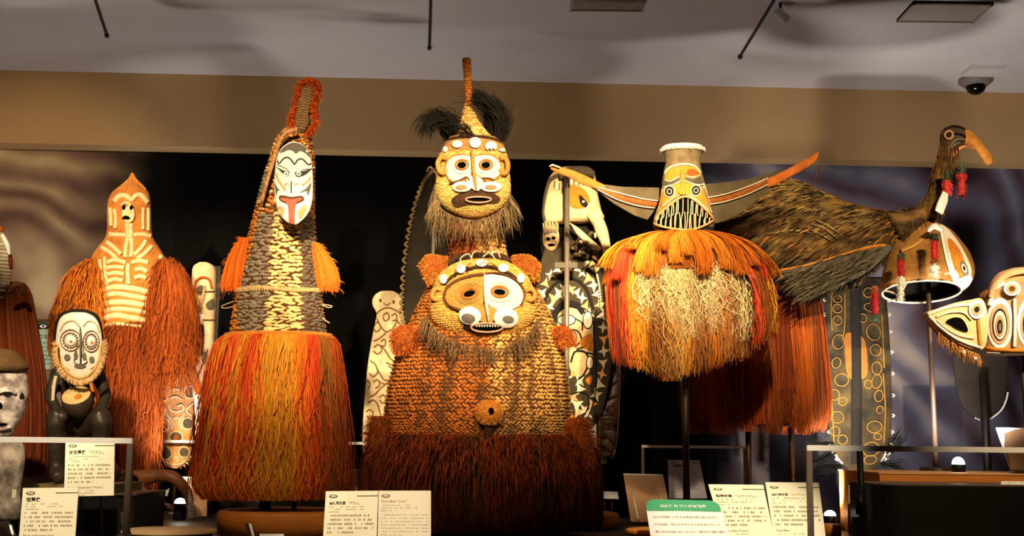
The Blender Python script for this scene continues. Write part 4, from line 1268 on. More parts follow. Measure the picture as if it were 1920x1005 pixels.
def prop(t, px, y0, D, w=6, mat=None, dy=.06):
    A = W(px, y0, D + dy); B = np.array([A[0], D + dy, ZS])
    mb = MB(); tube(mb, [A, B], w * pxm(D) / 2, 8); put('mount_rod', mb, mat or POLE, t)
    mb = MB(); lathe(mb, B, [(.001, .012), (.06, .012), (.06, 0)], 20); put('mount_foot', mb, mat or POLE, t)


def rotx(mb, c, a):
    c = np.asarray(c)
    for i, v in enumerate(mb.v):
        d = v - c; y = d[:, 1] * math.cos(a) - d[:, 2] * math.sin(a); z = d[:, 1] * math.sin(a) + d[:, 2] * math.cos(a)
        mb.v[i] = c + np.stack([d[:, 0], y, z], 1)
    return mb


# ---- bark-cloth costume
DE = 5.9
E = thing('bark_cloth_costume', 'pointed bark-cloth costume with cream stripes and shaggy rust sleeves', 'costume', (W(240, 900, DE)[0], DE, ZS))
BARK = M('bark_cloth_rust', (200, 124, 50), .9, .35, 20, .5, 60)
LEh = Loft([(324, 246, 250), (335, 240, 257), (348, 226, 270), (362, 210, 279), (378, 203, 282), (400, 201, 283), (430, 201, 284), (446, 198, 287), (462, 186, 297), (480, 174, 308), (500, 168, 320), (530, 170, 322), (560, 176, 310), (590, 181, 295), (617, 184, 287)], DE, .55, nt=60, nth=48)
mb = MB(); LEh.build(mb); eh = put('hooded_body', mb, BARK, E); SE = Surf(mb, D=DE - .1)
CL = M('bark_cream', (240, 214, 160), .9, .25, 50, .5, 120)
lines = [([(214, 378), (224, 368), (236, 366), (246, 374), (256, 366), (266, 368), (277, 378)], 7), ([(206, 388), (208, 405), (207, 425)], 5), ([(216, 392), (217, 410), (216, 428)], 5), ([(268, 390), (268, 410), (268, 430)], 5), ([(278, 390), (278, 410), (279, 432)], 5),
         ([(228, 386), (236, 380), (244, 384)], 4), ([(204, 438), (220, 440), (234, 440)], 6), ([(252, 440), (266, 440), (282, 441)], 6),
         ([(238, 418), (238, 440), (236, 465), (235, 482)], 6), ([(246, 418), (246, 440), (246, 465), (244, 482)], 6),
         ([(198, 452), (212, 462), (226, 476)], 6), ([(190, 462), (206, 474), (220, 486)], 6), ([(276, 452), (264, 464), (252, 478)], 6), ([(286, 462), (272, 474), (258, 486)], 6),
         ([(200, 492), (216, 488), (234, 492)], 6), ([(200, 504), (216, 500), (232, 502)], 6), ([(200, 516), (216, 512), (232, 514)], 6), ([(202, 528), (216, 524), (230, 526)], 6),
         ([(246, 492), (262, 488), (278, 492)], 6), ([(252, 506), (264, 504), (276, 508)], 6), ([(252, 520), (264, 518), (274, 522)], 6), ([(240, 494), (240, 512), (240, 532)], 6),
         ([(186, 486), (188, 510), (192, 540)], 6), ([(196, 480), (198, 505), (200, 535)], 5), ([(282, 540), (286, 515), (294, 492), (304, 478)], 6), ([(292, 545), (298, 520), (308, 498), (316, 486)], 6),
         ([(186, 546), (215, 538), (245, 542), (275, 548), (292, 552)], 8), ([(184, 558), (215, 552), (245, 555), (275, 560), (290, 564)], 7), ([(184, 572), (215, 565), (245, 568), (275, 573), (290, 577)], 8), ([(184, 586), (215, 579), (245, 582), (275, 587), (288, 590)], 7), ([(185, 600), (215, 593), (245, 596), (275, 601), (287, 604)], 8), ([(188, 612), (215, 607), (245, 609), (284, 614)], 5)]
for l, w in lines:
    mb = MB(); stroke(mb, SE, np.array(l, float) + rng.normal(0, .8, (len(l), 2)), w * 1.35, .011); put('cream_stripe', mb, CL, eh)
mb = MB(); patch(mb, SE, [(230, 392), (246, 386), (252, 398), (250, 412), (240, 418), (230, 410)], .012); put('muzzle', mb, CL, eh)
for cx in (232, 246):
    mb = MB(); disc(mb, SE, cx, 389, 3, 4.5, 15, .015); put('eye_hole_patch', mb, BLACK, eh)
mb = MB(); patch(mb, SE, [(229, 408), (235, 404), (243, 407), (242, 411), (230, 411)], .016, None, 4); put('mouth_hole_patch', mb, BLACK, eh)
mb = MB(); stroke(mb, SE, [(220, 352), (236, 342), (247, 330)], 3, .006); stroke(mb, SE, [(274, 355), (260, 342), (249, 330)], 3, .006); stroke(mb, SE, [(246, 332), (247, 350), (247, 364)], 2, .006); put('hood_seam', mb, M('bark_seam', (216, 150, 84), .9, .3, 50, .4), eh, kind='stuff')
RO = lin((214, 122, 34)); RB = lin((140, 64, 16))
for nm, rows, col, N in (('sleeve', [(488, 166, 186), (505, 146, 190), (530, 132, 190), (565, 122, 186), (600, 114, 184), (640, 112, 182), (670, 118, 178)], RO, 1500),
                         ('sleeve', [(486, 300, 318), (505, 296, 336), (540, 292, 350), (590, 290, 356), (640, 292, 355), (680, 298, 348), (700, 306, 338)], lin((158, 72, 18)), 1800)):
    L = Loft(rows, DE - .06, .65, nt=20, nth=24); mb = MB(); L.build(mb, t1=.92); o = put(nm, mb, M('sleeve_core', (104, 52, 18), .95, .3, 40, .3), E)
    mb = MB(); fringe(mb, L, N, t0=0, t1=1, k=9, w=.0048, col=col, js=.6, je=.5, wand=.22, out=.05, amt=.4, curl=.03); fuzz(mb, L, N, .08, .0042, col, t0=0, t1=.95, grav=1.2, jit=.6)
    put('sleeve_fibres', mb, ATT, o, kind='stuff')
LEs = Loft([(606, 196, 292), (640, 188, 296), (700, 188, 294), (770, 192, 288), (840, 198, 280), (900, 206, 272), (925, 212, 268)], DE, .6, nt=20, nth=24)
mb = MB(); LEs.build(mb, t1=.94); o = put('skirt', mb, MATS['sleeve_core'], E)
mb = MB(); fringe(mb, LEs, 2600, t0=0, t1=1, k=10, w=.0048, col=lin((150, 66, 18)), js=.6, je=.5, wand=.2, out=.05, amt=.4, curl=.03); fuzz(mb, LEs, 1800, .08, .0042, RB, t1=.75, grav=1.2, jit=.6); put('skirt_fibres', mb, ATT, o, kind='stuff')
pole(E, 245, 890, None, DE, 10)

# ---- seated drummer figure on its black plinth
DD = 5.0
zpl = float(W(150, 924, DD - .12)[2])
PW = MB(); xa, xb = W(30, 925, DD - .12)[0], W(259, 925, DD - .12)[0]
t = thing('low_plinth', 'low black plinth under the seated white-faced figure', 'plinth', ((xa + xb) / 2, DD + .1, ZS))
mb = MB(); box(mb, (xa, DD - .16, ZS), (xb, DD + .26, zpl - .006)); put('plinth_body', mb, M('plinth_black', (22, 18, 16), .5, .1, 10, 0), t, smooth=False)
mb = MB(); box(mb, (xa - .006, DD - .166, zpl - .006), (xb + .006, DD + .266, zpl)); put('plinth_top', mb, M('plinth_edge', (92, 78, 66), .5, .1, 10, 0), t, smooth=False)
SD = thing('seated_drummer_figure', 'dark carved seated figure with round white face and a bowl on its lap', 'statue', (W(145, 900, DD)[0], DD, zpl))
DW = M('dark_carved_wood', (56, 48, 38), .42, .35, 14, .3, 40, spec=.35)
mb = MB()
ptube(mb, [(146, 690, .06, 26), (146, 730, .06, 30), (145, 780, .05, 28), (145, 812, .04, 34)], DD, 14)
for s, sh, el, ha, kn, an in ((-1, (112, 690), (94, 742), (112, 780), (106, 772), (106, 880)), (1, (180, 690), (198, 742), (184, 782), (190, 772), (184, 880))):
    ptube(mb, [(sh[0] + 12 * -s * -1 * -1, sh[1], .05, 15), (sh[0], sh[1] + 8, .04, 15), ((sh[0] + el[0]) / 2, (sh[1] + el[1]) / 2, .03, 12.5), (el[0], el[1], .0, 11), ((el[0] + ha[0]) / 2, (el[1] + ha[1]) / 2, -.06, 10), (ha[0], ha[1], -.1, 9.5)], DD, 12)
    ptube(mb, [(145 + s * 20, 808, .02, 22), ((145 + kn[0]) / 2 + s * 10, 795, -.06, 21), (kn[0], kn[1] + 12, -.12, 20), (kn[0], kn[1] + 40, -.1, 16), (an[0], an[1] - 40, -.09, 15), (an[0], an[1] - 8, -.08, 11), (an[0] - s * 0, an[1] + 8, -.1, 13), (an[0] - s * 2, an[1] + 16, -.17, 10)], DD, 12, sn=22)
fz = fuse(mb, .008); put('body', fz, DW, SD)
mb = MB()
for s, x in ((-1, 114), (1, 186)):
    ellipsoid(mb, W(x, 782, DD - .13), .03, .025, .028); 
put('hands', fuse(mb, .005), DW, SD, kind='stuff')
c = W(143, 742, DD - .13)
mb = MB(); lathe(mb, c, [(.001, -.12), (.03, -.118), (.05, -.09), (.06, -.05), (.062, 0), (.055, .004)], 32); bw = put('bowl', rotx(mb, c, .75), M('bowl_wood', (70, 56, 40), .55, .3, 20, .2), SD)
mb = MB(); lathe(mb, c, [(.001, -.002), (.03, .004), (.056, .004), (.06, -.004)], 32); put('bowl_face', rotx(mb, c, .75), M('bowl_cream', (226, 196, 130), .8, .2, 40, .2), bw)
mb = MB(); lathe(mb, c + np.array([.012, -.01, .004]), [(.001, .008), (.01, .006), (.016, 0)], 16); put('bowl_boss', rotx(mb, c, .75), OCHRE, bw)
for pts in ([(105, 705), (101, 725), (99, 752)], [(170, 716), (174, 735), (178, 756)]):
    mb = MB(); ptube(mb, [(p[0], p[1], -.06, 3.4) for p in pts], DD, 8); put('arm_ornament', mb, CREAM if pts[0][0] < 150 else OCHRE, SD)
mb = MB(); box(mb, W(80, 905, DD - .2), W(205, 898, DD + .2) + np.array([0, 0, 0])); 
q = MB(); A = W(62, 923, DD - .15); B = W(210, 900, DD - .15); box(q, (A[0], DD - .15, zpl), (B[0], DD + .25, float(W(100, 905, DD)[2]))); put('figure_base', q, M('base_olive', (112, 96, 58), .8, .3, 14, .3), SD, smooth=False)
LD = Loft([(586, 132, 160), (592, 118, 174), (604, 110, 184), (625, 106, 190), (650, 105, 192), (675, 110, 189), (695, 120, 180), (708, 134, 166), (714, 144, 156)], DD - .1, .42, nt=34, nth=44)
mb = MB(); LD.build(mb); df = put('face', mb, WHITE, SD); SDf = Surf(mb, D=DD - .15)
LDh = Loft([(580, 136, 160), (588, 114, 180), (606, 104, 190), (640, 102, 194), (660, 106, 192)], DD - .05, .5, nt=20, nth=30)
mb = MB(); LDh.build(mb); put('head_back', mb, DARK, SD)
mb = MB()
P = crom(np.array([(108, 645), (110, 672), (118, 692), (132, 706), (150, 712), (168, 706), (182, 690), (190, 665), (192, 640)], float), 120); i = rng.integers(0, 120, 1500)
r = W(P[i, 0], P[i, 1], DD - .17); c0 = W(148, 650, DD - .17); d = unit(r - c0) + rng.normal(0, .3, (1500, 3)); hairs(mb, r, d, .022, .0025, lin((240, 200, 140)), .1, 4, .2)
put('raffia_beard', mb, ATT, df, kind='stuff')
mb = MB(); stroke(mb, SDf, [(108, 645), (111, 672), (121, 692), (134, 704), (150, 709), (166, 704), (180, 690), (188, 668), (190, 645)], 9, .008); put('jaw_roll', mb, M('jaw_cream', (238, 196, 134), .9, .2, 80, .7), df)
for cx, cy, rx, ry in ((132, 638, 19, 20), (171, 640, 15, 20)):
    mb = MB(); ring(mb, SDf, cx, cy, rx, ry, 2.4, .007); e = put('eye_ring', mb, M('ring_brown', (150, 112, 76), .9, .2, 60, .3), df)
    mb = MB(); ring(mb, SDf, cx, cy, rx * .72, ry * .7, 1.8, .007); put('eye_ring', mb, MATS['ring_brown'], e)
    mb = MB()
    for k in range(16):
        a = k * math.pi / 8; stroke(mb, SDf, [(cx + rx * .55 * math.cos(a), cy + ry * .52 * math.sin(a)), (cx + rx * .66 * math.cos(a), cy + ry * .62 * math.sin(a)), (cx + rx * .82 * math.cos(a), cy + ry * .8 * math.sin(a))], 1.5, .008, step=9)
    put('eye_lashes', mb, GREYP, e, kind='stuff')
    mb = MB(); disc(mb, SDf, cx, cy, rx * .5, ry * .48, 0, .008, dome=.006); put('eye_shell', mb, SHELL, e)
    mb = MB(); disc(mb, SDf, cx + 1, cy + 2, 2.6, 2.4, 0, .0155); put('pupil', mb, OCHRE, e)
mb = MB(); stroke(mb, SDf, [(150, 612), (151, 635), (151, 655), (150, 680)], 5, .02, taper=True); put('nose_ridge', mb, GREYP, df)
for pts in ([(146, 640), (142, 664), (139, 678), (147, 684)], [(155, 640), (158, 664), (163, 678), (153, 684)]):
    mb = MB(); stroke(mb, SDf, pts, 2, .008); put('nose_outline', mb, MATS['ring_brown'], df)
for cx, cy, rx, ry in ((126, 670, 6, 6), (172, 674, 5, 6), (142, 666, 4, 8), (158, 668, 4, 7), (150, 686, 11, 4.5)):
    mb = MB(); disc(mb, SDf, cx, cy, rx, ry, 0, .006); put('painted_spot', mb, GREYP, df)
for pts in ([(112, 622), (122, 606), (138, 602), (148, 612)], [(156, 612), (166, 602), (180, 608), (186, 624)], [(114, 668), (118, 684), (130, 694)], [(186, 668), (180, 684), (170, 692)]):
    mb = MB(); stroke(mb, SDf, pts, 3, .005); put('painted_line', mb, M('line_tan', (206, 164, 116), .9, .2, 60, .3), df)

# ---- pale skull-like ancestor figure, cropped by the frame
DB = 4.55
AB = thing('ancestor_figure', 'grey clay-caked ancestor figure with skull-like face and brown cap', 'statue', (W(-10, 980, DB)[0], DB, ZS))
CLAY = M('grey_clay', (146, 132, 128), .9, .25, 26, .8, 40, col2=(232, 220, 214))
Lb = Loft([(684, -58, 46), (700, -62, 50), (730, -62, 52), (752, -60, 50), (768, -54, 46), (785, -46, 40), (800, -40, 30), (815, -34, 22), (822, -24, 12)], DB, .7, nt=40, nth=40)
mb = MB(); Lb.build(mb); bh = put('head', mb, CLAY, AB); SB = Surf(mb, D=DB - .1)
mb = MB(); stroke(mb, SB, [(-6, 738), (8, 733), (22, 734), (30, 738)], 7, .014); put('brow', mb, CLAY, bh)
for p in ([(6, 740), (14, 737), (22, 740), (14, 744)], [(36, 746), (42, 736), (46, 746)], [(-8, 742), (-18, 738), (-26, 742), (-18, 746)]):
    mb = MB(); patch(mb, SB, p, .004, None, 4); put('eye_slit', mb, DARK, bh)
mb = MB(); patch(mb, SB, [(-4, 764), (0, 754), (5, 760), (2, 766)], .004, None, 4); put('nostril', mb, BLACK, bh)
mb = MB(); patch(mb, SB, [(-16, 796), (4, 793), (14, 795), (4, 799), (-14, 799)], .004, None, 4); put('mouth_slit', mb, BLACK, bh)
mb = MB(); stroke(mb, SB, [(-14, 804), (4, 806), (20, 801)], 6, .012); put('lower_lip', mb, CLAY, bh)
Lc = Loft([(654, -34, 14), (660, -54, 30), (672, -62, 42), (682, -64, 50), (690, -62, 52), (697, -58, 46)], DB - .02, .72, nt=20, nth=36)
mb = MB(); Lc.build(mb); put('cap', mb, M('cap_brown', (104, 78, 48), .9, .3, 20, .5), AB)
Lb2 = Loft([(818, -50, 26), (835, -70, 44), (860, -75, 46), (890, -70, 42), (930, -60, 38), (975, -60, 40)], DB + .02, .6, nt=30, nth=36)
mb = MB(); Lb2.build(mb); ob = put('body', mb, M('clay_body', (84, 74, 62), .9, .3, 18, .6, 40, col2=(168, 152, 136)), AB)
mb = MB(); A = W(26, 925, DB - .2); box(mb, A + (-.007, 0, -.015), A + (.007, .004, .013)); put('inventory_tag', mb, CREAM, AB, smooth=False)

# ---- fibre costume at the left edge
DA = 5.45
CA = thing('banded_fibre_costume', 'costume with white banded neck and long dark rust fibres at the edge', 'costume', (W(10, 900, DA)[0], DA, ZS))
La = Loft([(428, -18, 4), (440, -20, 8), (455, -24, 14), (480, -26, 19), (505, -26, 20), (528, -28, 18), (545, -30, 24), (600, -34, 22), (640, -36, 20)], DA, .7, nt=40, nth=30)
mb = MB(); La.build(mb); ah = put('banded_neck', mb, M('neck_cream', (196, 176, 142), .9, .3, 40, .4), CA)
for k in range(20):
    tv = .28 + k * .034; th = np.linspace(-math.pi, math.pi, 36)
    mb = MB(); tube(mb, La.pt(np.full(36, tv), th), .008, 6, vary(lin((236, 222, 190)), 1, .15)[0], False); put('neck_band', mb, ATTN, ah)
mb = MB(); ellipsoid(mb, W(2, 430, DA - .06), .012, .012, .014); put('top_knob', mb, RUST, CA)
mb = MB(); ptube(mb, [(18, 470, -.08, 2.5), (20, 490, -.08, 4.5), (21, 505, -.08, 3)], DA, 8); put('red_seed', mb, M('dark_red', (120, 26, 18), .6, .2, 40, .2), CA)
mb = MB(); ptube(mb, [(4, 440, -.1, 4), (14, 460, -.1, 5), (18, 478, -.1, 3)], DA, 8); put('shell_pendant', mb, SHELL, CA)
La2 = Loft([(530, -40, 42), (548, -55, 52), (600, -60, 60), (680, -62, 72), (760, -62, 78), (830, -60, 76), (895, -55, 70)], DA + .03, .5, nt=20, nth=24)
mb = MB(); La2.build(mb, t1=.94); o = put('fibre_cloak', mb, M('cloak_core', (46, 20, 8), .95, .3, 40, .3), CA)
mb = MB(); fringe(mb, La2, 1800, t0=0, t1=1, k=10, w=.005, col=lin((122, 54, 20)), js=.4, je=.2, wand=.06, out=.03, amt=.45); put('cloak_fibres', mb, ATT, o, kind='stuff')
mb = MB(); ptube(mb, [(18, 548, -.2, 5), (28, 534, -.22, 6), (38, 536, -.2, 5), (42, 548, -.18, 4)], DA, 10); put('shoulder_roll', mb, BROWN, CA)

# ---- green text panel
def quadpts(q, Ds):
    return np.array([W(p[0], p[1], d) for p, d in zip(q, Ds)])


# ---- teeth board and carved pale post behind
DFb = 6.2
FB_, fo, SFb, _ = board('painted_spirit_board', 'orange spirit board with white scrolls and a toothed grin', [(676, 318, 366), (700, 308, 366), (740, 302, 364), (790, 300, 362), (835, 299, 361), (858, 303, 355), (872, 312, 345), (878, 322, 336)], DFb, M('board_orange', (214, 152, 92), .85, .25, 20, .3))
for cx, cy, r in ((302, 742, 9), (356, 735, 9), (305, 796, 10), (352, 794, 9), (310, 850, 10), (345, 848, 8)):
    mb = MB(); disc(mb, SFb, cx, cy, r, r, 0, .004); e = put('grey_eye', mb, OLIVE, fo)
    mb = MB(); ring(mb, SFb, cx, cy, r + 2.5, r + 2.5, 2.6, .006); put('eye_outline', mb, CREAM, e)
for l in ([(316, 732), (330, 729), (342, 733)], [(318, 747), (330, 743), (342, 749)], [(316, 758), (320, 768), (332, 772), (344, 766), (340, 758), (332, 762)], [(312, 775), (322, 790), (320, 806)], [(346, 775), (336, 790), (340, 806)], [(324, 786), (330, 782), (337, 787)],
          [(305, 832), (318, 826), (330, 834), (342, 826), (355, 832)], [(304, 862), (316, 869), (330, 872), (344, 868), (354, 858)], [(326, 862), (330, 857), (335, 862), (330, 866)], [(314, 718), (332, 714), (350, 704), (362, 690)], [(300, 760), (310, 770), (300, 784)], [(362, 755), (350, 768), (360, 780)]):
    mb = MB(); stroke(mb, SFb, l, 3.2, .006); put('scroll', mb, CREAM, fo)
for rx, mt in ((11, OLIVE), (5, RUST)):
    mb = MB(); disc(mb, SFb, 330, 820, rx, rx * .9, 0, .004 + (11 - rx) * .0004); put('centre_spot', mb, mt, fo)
mb = MB(); ring(mb, SFb, 330, 820, 12, 11, 2.6, .006); put('centre_ring', mb, CREAM, fo)
for k in range(13):
    x = 316 + k * 3.6; y = np.interp(x, [316, 335, 350, 362], [716, 712, 702, 688])
    mb = MB(); patch(mb, SFb, [(x, y), (x + 2.6, y - 1), (x + 1.6, y - 9)], .008, None, 5, False); put('tooth', mb, WHITE, fo)
for k in range(11):
    a = math.radians(20 + k * 14); mb = MB(); x = 331 + 31 * math.cos(a); y = 848 + 28 * math.sin(a)
    patch(mb, SFb, [(x, y)] * 0 + [(331 + 26 * math.cos(a - .1), 848 + 24 * math.sin(a - .1)), (331 + 26 * math.cos(a + .1), 848 + 24 * math.sin(a + .1)), (331 + 34 * math.cos(a), 848 + 32 * math.sin(a))], .004, None, 6, False) if False else tube(mb, [W(331 + 27 * math.cos(a), 848 + 25 * math.sin(a), DFb), W(331 + 35 * math.cos(a), 848 + 33 * math.sin(a), DFb)], [.01, .001], 6)
    put('edge_fringe_tuft', mb, M('tuft_cream', (206, 180, 132), .9, .2, 60, .3), fo)
prop(FB_, 330, 860, DFb)
DG_ = 6.06
GPo, go, SG, _ = board('carved_pale_post', 'tall pale carved post with hooked nose beside the orange skirt', [(494, 374, 394), (500, 364, 402), (515, 361, 405), (560, 361, 404), (600, 361, 403), (640, 360, 402), (690, 359, 400), (735, 362, 397), (760, 366, 392), (820, 368, 388), (880, 370, 384)], DG_, M('post_cream', (222, 192, 146), .85, .3, 16, .4, 50), 'carving', .05)
mb = MB(); stroke(mb, SG, [(366, 545), (368, 528), (378, 520), (392, 524), (397, 540)], 5, .014); put('brow_arch', mb, RUST, go)
mb = MB(); patch(mb, SG, [(368, 542), (376, 534), (384, 540), (382, 552), (370, 552)], .006); put('face_patch', mb, OLIVE, go)  # olive patch below the brow arch
mb = MB(); stroke(mb, SG, [(384, 535), (380, 556), (374, 576), (368, 590)], 7, .03, taper=True); put('nose', mb, M('nose_tan', (206, 160, 110), .85, .3, 30, .3), go)
for pts, mt in (([(362, 592), (372, 588), (384, 592), (378, 598), (364, 598)], SHELL), ([(374, 612), (382, 612), (382, 650), (376, 668), (373, 640)], DARK), ([(378, 668), (386, 660), (390, 672), (382, 684)], OLIVE), ([(362, 690), (372, 710), (380, 735), (366, 735), (360, 712)], RUST), ([(386, 570), (400, 560), (402, 578), (390, 580)], OLIVE), ([(364, 745), (378, 742), (384, 750), (378, 780), (368, 790)], WHITE)):
    mb = MB(); patch(mb, SG, pts, .006, None, 5); put('painted_patch', mb, mt, go)
for pts in ([(390, 655), (378, 690), (366, 720)], [(361, 548), (380, 547), (403, 546)], [(380, 600), (394, 600), (403, 599)], [(370, 745), (380, 760), (372, 790)]):
    mb = MB(); stroke(mb, SG, pts, 2.4, .012); put('carved_groove', mb, BROWN, go)
prop(GPo, 378, 860, DG_, dy=.0)
mb = MB(); A = W(405, 500, DG_ + .03); B = W(416, 500, DG_ + .03); box(mb, (A[0], DG_ + .01, ZS), (B[0], DG_ + .06, A[2]))
put('backing_slab', mb, M('slab_black', (40, 33, 28), .7, .2, 20, 0), label='narrow dark upright slab beside the carved pale post', cat='slab', smooth=False)

# ---- reclining carved limb in the shadow under the boards
DRc = 5.47
RC = thing('reclining_carving', 'dark brown carved reclining figure with bent arm and open hand', 'carving', (W(300, 960, DRc)[0], DRc, ZS))
mb = MB()
zr = 0
ptube(mb, [(200, 905, .1, 26), (235, 905, .05, 26), (262, 898, .0, 17), (295, 892, -.02, 11), (322, 894, -.03, 12), (340, 908, -.02, 11), (352, 928, 0, 9), (357, 946, .0, 8)], DRc, 12, sn=24)
ptube(mb, [(225, 915, 0, 24), (265, 928, -.06, 15), (292, 938, -.12, 8), (306, 946, -.13, 8)], DRc, 12, sn=20)
for k, (dx, dy, dd) in enumerate(((18, -5, .02), (24, 0, .0), (25, 5, -.02), (22, 9, -.04))):
    ptube(mb, [(304, 945 + k, -.13 + dd, 3.6), (304 + dx * .55, 946 + k * 2, -.14 + dd, 3.2), (304 + dx, 947 + k * 2 + dy * .6, -.14 + dd, 2.2)], DRc, 8, sn=8)
ptube(mb, [(298, 942, -.14, 3.6), (303, 936, -.17, 3.2), (308, 934, -.19, 2.4)], DRc, 8, sn=8)
put('body', fuse(mb, .006), M('red_brown_wood', (104, 58, 28), .55, .35, 12, .25, 40, spec=.4), RC)
mb = MB(); ptube(mb, [(195, 870, .12, 20), (200, 890, .1, 26), (206, 915, .08, 24)], DRc, 14); put('head', mb, MATS['red_brown_wood'], RC)

# ================================================================== boards behind the two-faced mask
DI = 6.2
I_, io, SI, _ = board('pale_scroll_board', 'pale round-headed board with brown scrolls and a little smile', [(546, 714, 738), (552, 704, 748), (562, 698, 754), (574, 699, 753), (583, 704, 750), (592, 706, 752), (620, 700, 760), (680, 690, 768), (740, 684, 774), (800, 680, 778), (850, 681, 776), (890, 690, 768), (915, 705, 752)], DI, M('board_cream', (220, 196, 150), .85, .25, 18, .3))
BR2 = M('scroll_brown', (128, 88, 46), .85, .2, 50, .3)
for cx, cy in ((713, 563), (738, 566)):
    mb = MB(); disc(mb, SI, cx, cy, 2.4, 3, 0, .005); put('eye', mb, BROWN, io)
mb = MB(); stroke(mb, SI, [(719, 568), (725, 572), (732, 568)], 2.2, .006); put('smile', mb, BR2, io)
for l in ([(706, 588), (716, 580), (728, 577), (742, 582), (750, 588)], [(706, 596), (714, 612), (724, 622), (736, 616), (746, 600)], [(700, 612), (708, 604), (714, 614), (706, 622), (700, 616)], [(718, 592), (726, 586), (730, 596), (722, 602), (718, 594)], [(734, 592), (742, 588), (744, 598), (736, 602)],
          [(724, 624), (712, 634), (700, 640)], [(700, 652), (710, 646), (716, 656), (708, 664), (700, 658)], [(716, 648), (724, 660), (732, 672), (742, 680)], [(724, 680), (736, 684), (744, 678), (738, 690), (728, 686)], [(714, 640), (722, 636), (722, 648), (714, 648)],
          [(694, 676), (704, 684), (708, 698), (700, 706), (692, 700)], [(706, 688), (712, 700), (720, 712), (730, 714), (722, 720), (712, 716)], [(730, 716), (716, 726), (702, 740), (694, 744)], [(700, 716), (708, 712), (712, 722), (704, 728)], [(688, 712), (694, 720), (690, 730)],
          [(712, 745), (718, 740), (724, 748), (718, 756), (712, 750)], [(690, 755), (700, 750), (708, 758), (712, 772), (718, 790)], [(686, 772), (694, 768), (700, 776), (694, 784), (688, 780)], [(688, 800), (698, 794), (704, 802), (698, 812), (690, 808)], [(684, 825), (694, 820), (700, 830), (692, 838)], [(690, 850), (700, 846), (706, 856), (698, 864), (690, 858)], [(704, 872), (712, 866), (716, 876), (708, 884)],
          [(742, 600), (752, 610), (750, 622), (740, 628)], [(730, 640), (740, 632), (748, 640)], [(726, 730), (736, 724), (742, 736)], [(720, 768), (728, 760), (736, 768)]):
    mb = MB(); stroke(mb, SI, l, 3, .006); put('scroll', mb, BR2, io)
prop(I_, 728, 890, DI)
DJ = 6.0
J_, jo, SJ, LJ = board('dark_laced_shield', 'dark leaf-shaped shield with laced edge behind the two-faced mask', [(318, 818, 842), (330, 806, 850), (350, 794, 858), (385, 781, 866), (430, 770, 872), (480, 762, 876), (540, 757, 880), (590, 756, 878), (620, 764, 872), (660, 775, 862)], DJ, M('shield_dark', (50, 42, 27), .8, .35, 14, .3))
n = 30
for k in range(n):
    tv = .01 + k * .92 / n; p = LJ.pt(np.array([tv, tv + .012, tv + .024]), np.full(3, -1.45)) + np.array([[0, -.012, 0], [-.014, -.016, .002], [.004, -.012, 0]])
    mb = MB(); tube(mb, p, .0075, 6, lin((150, 122, 82)), True, 8); put('edge_lacing', mb, ATTN, jo)
mb = MB(); A = W(815, 352, DJ - .06); tube(mb, [A, (A[0], A[1], ZS)], 7 * pxm(DJ) / 2, 10); put('mount_rod', mb, M('rod_pale', (170, 160, 140), .5, .1, 20, 0), J_)
prop(J_, 830, 600, DJ)
mb = MB(); ptube(mb, [(800, 322, -.02, 1.6), (806, 313, -.02, 1.8), (814, 320, -.02, 1.8), (820, 330, -.02, 1.8)], DJ, 6); put('edge_twig', mb, CREAM, J_)

# painted board with hornbill head
DL = 5.75
L_, lo, SL_, LLb = board('hornbill_painted_board', 'black and cream painted board topped by a carved hornbill head', [(452, 1030, 1122), (470, 1020, 1134), (500, 1012, 1142), (550, 1006, 1147), (620, 1004, 1149), (690, 1008, 1146), (740, 1022, 1138), (780, 1046, 1126), (804, 1070, 1110)], DL, M('board_olive', (62, 53, 34), .85, .25, 18, .3), 'carving')
M('board_tan', (226, 192, 140), .85, .25, 18, .3)
band = [crom(np.array(p, float), n) for p, n in (([(1016, 660), (1010, 610), (1014, 560), (1030, 518), (1062, 500), (1096, 515), (1118, 545), (1128, 590), (1132, 640), (1130, 690), (1120, 735), (1102, 775)], 26),
                                                ([(1022, 640), (1026, 590), (1042, 556), (1066, 542), (1090, 556), (1104, 590)], 12), ([(1030, 700), (1048, 724), (1070, 700), (1090, 722), (1074, 750), (1096, 770), (1060, 772)], 12))]
for k, (cx, cy) in enumerate(np.concatenate(band)):
    npt = 3 + k % 2; a0 = rng.uniform(0, 6.3); R0 = rng.uniform(10, 14)
    pts = []
    for q in range(npt * 2):
        a_ = a0 + q * math.pi / npt; rr = R0 if q % 2 == 0 else R0 * .36
        pts.append((cx + rr * math.cos(a_), cy + rr * 1.15 * math.sin(a_)))
    mb = MB(); patch(mb, SL_, pts, .004 + .0006 * (k % 3), None, 5, False); put('pale_star', mb, CREAM if k % 3 else M('star_tan', (226, 172, 110), .85, .2, 40, .2), lo)
mb = MB(); patch(mb, SL_, [(1046, 592), (1062, 578), (1084, 580), (1108, 590), (1112, 640), (1108, 690), (1092, 705), (1072, 700), (1060, 650), (1048, 625)], .0035); put('pale_centre', mb, MATS['board_tan'], lo)
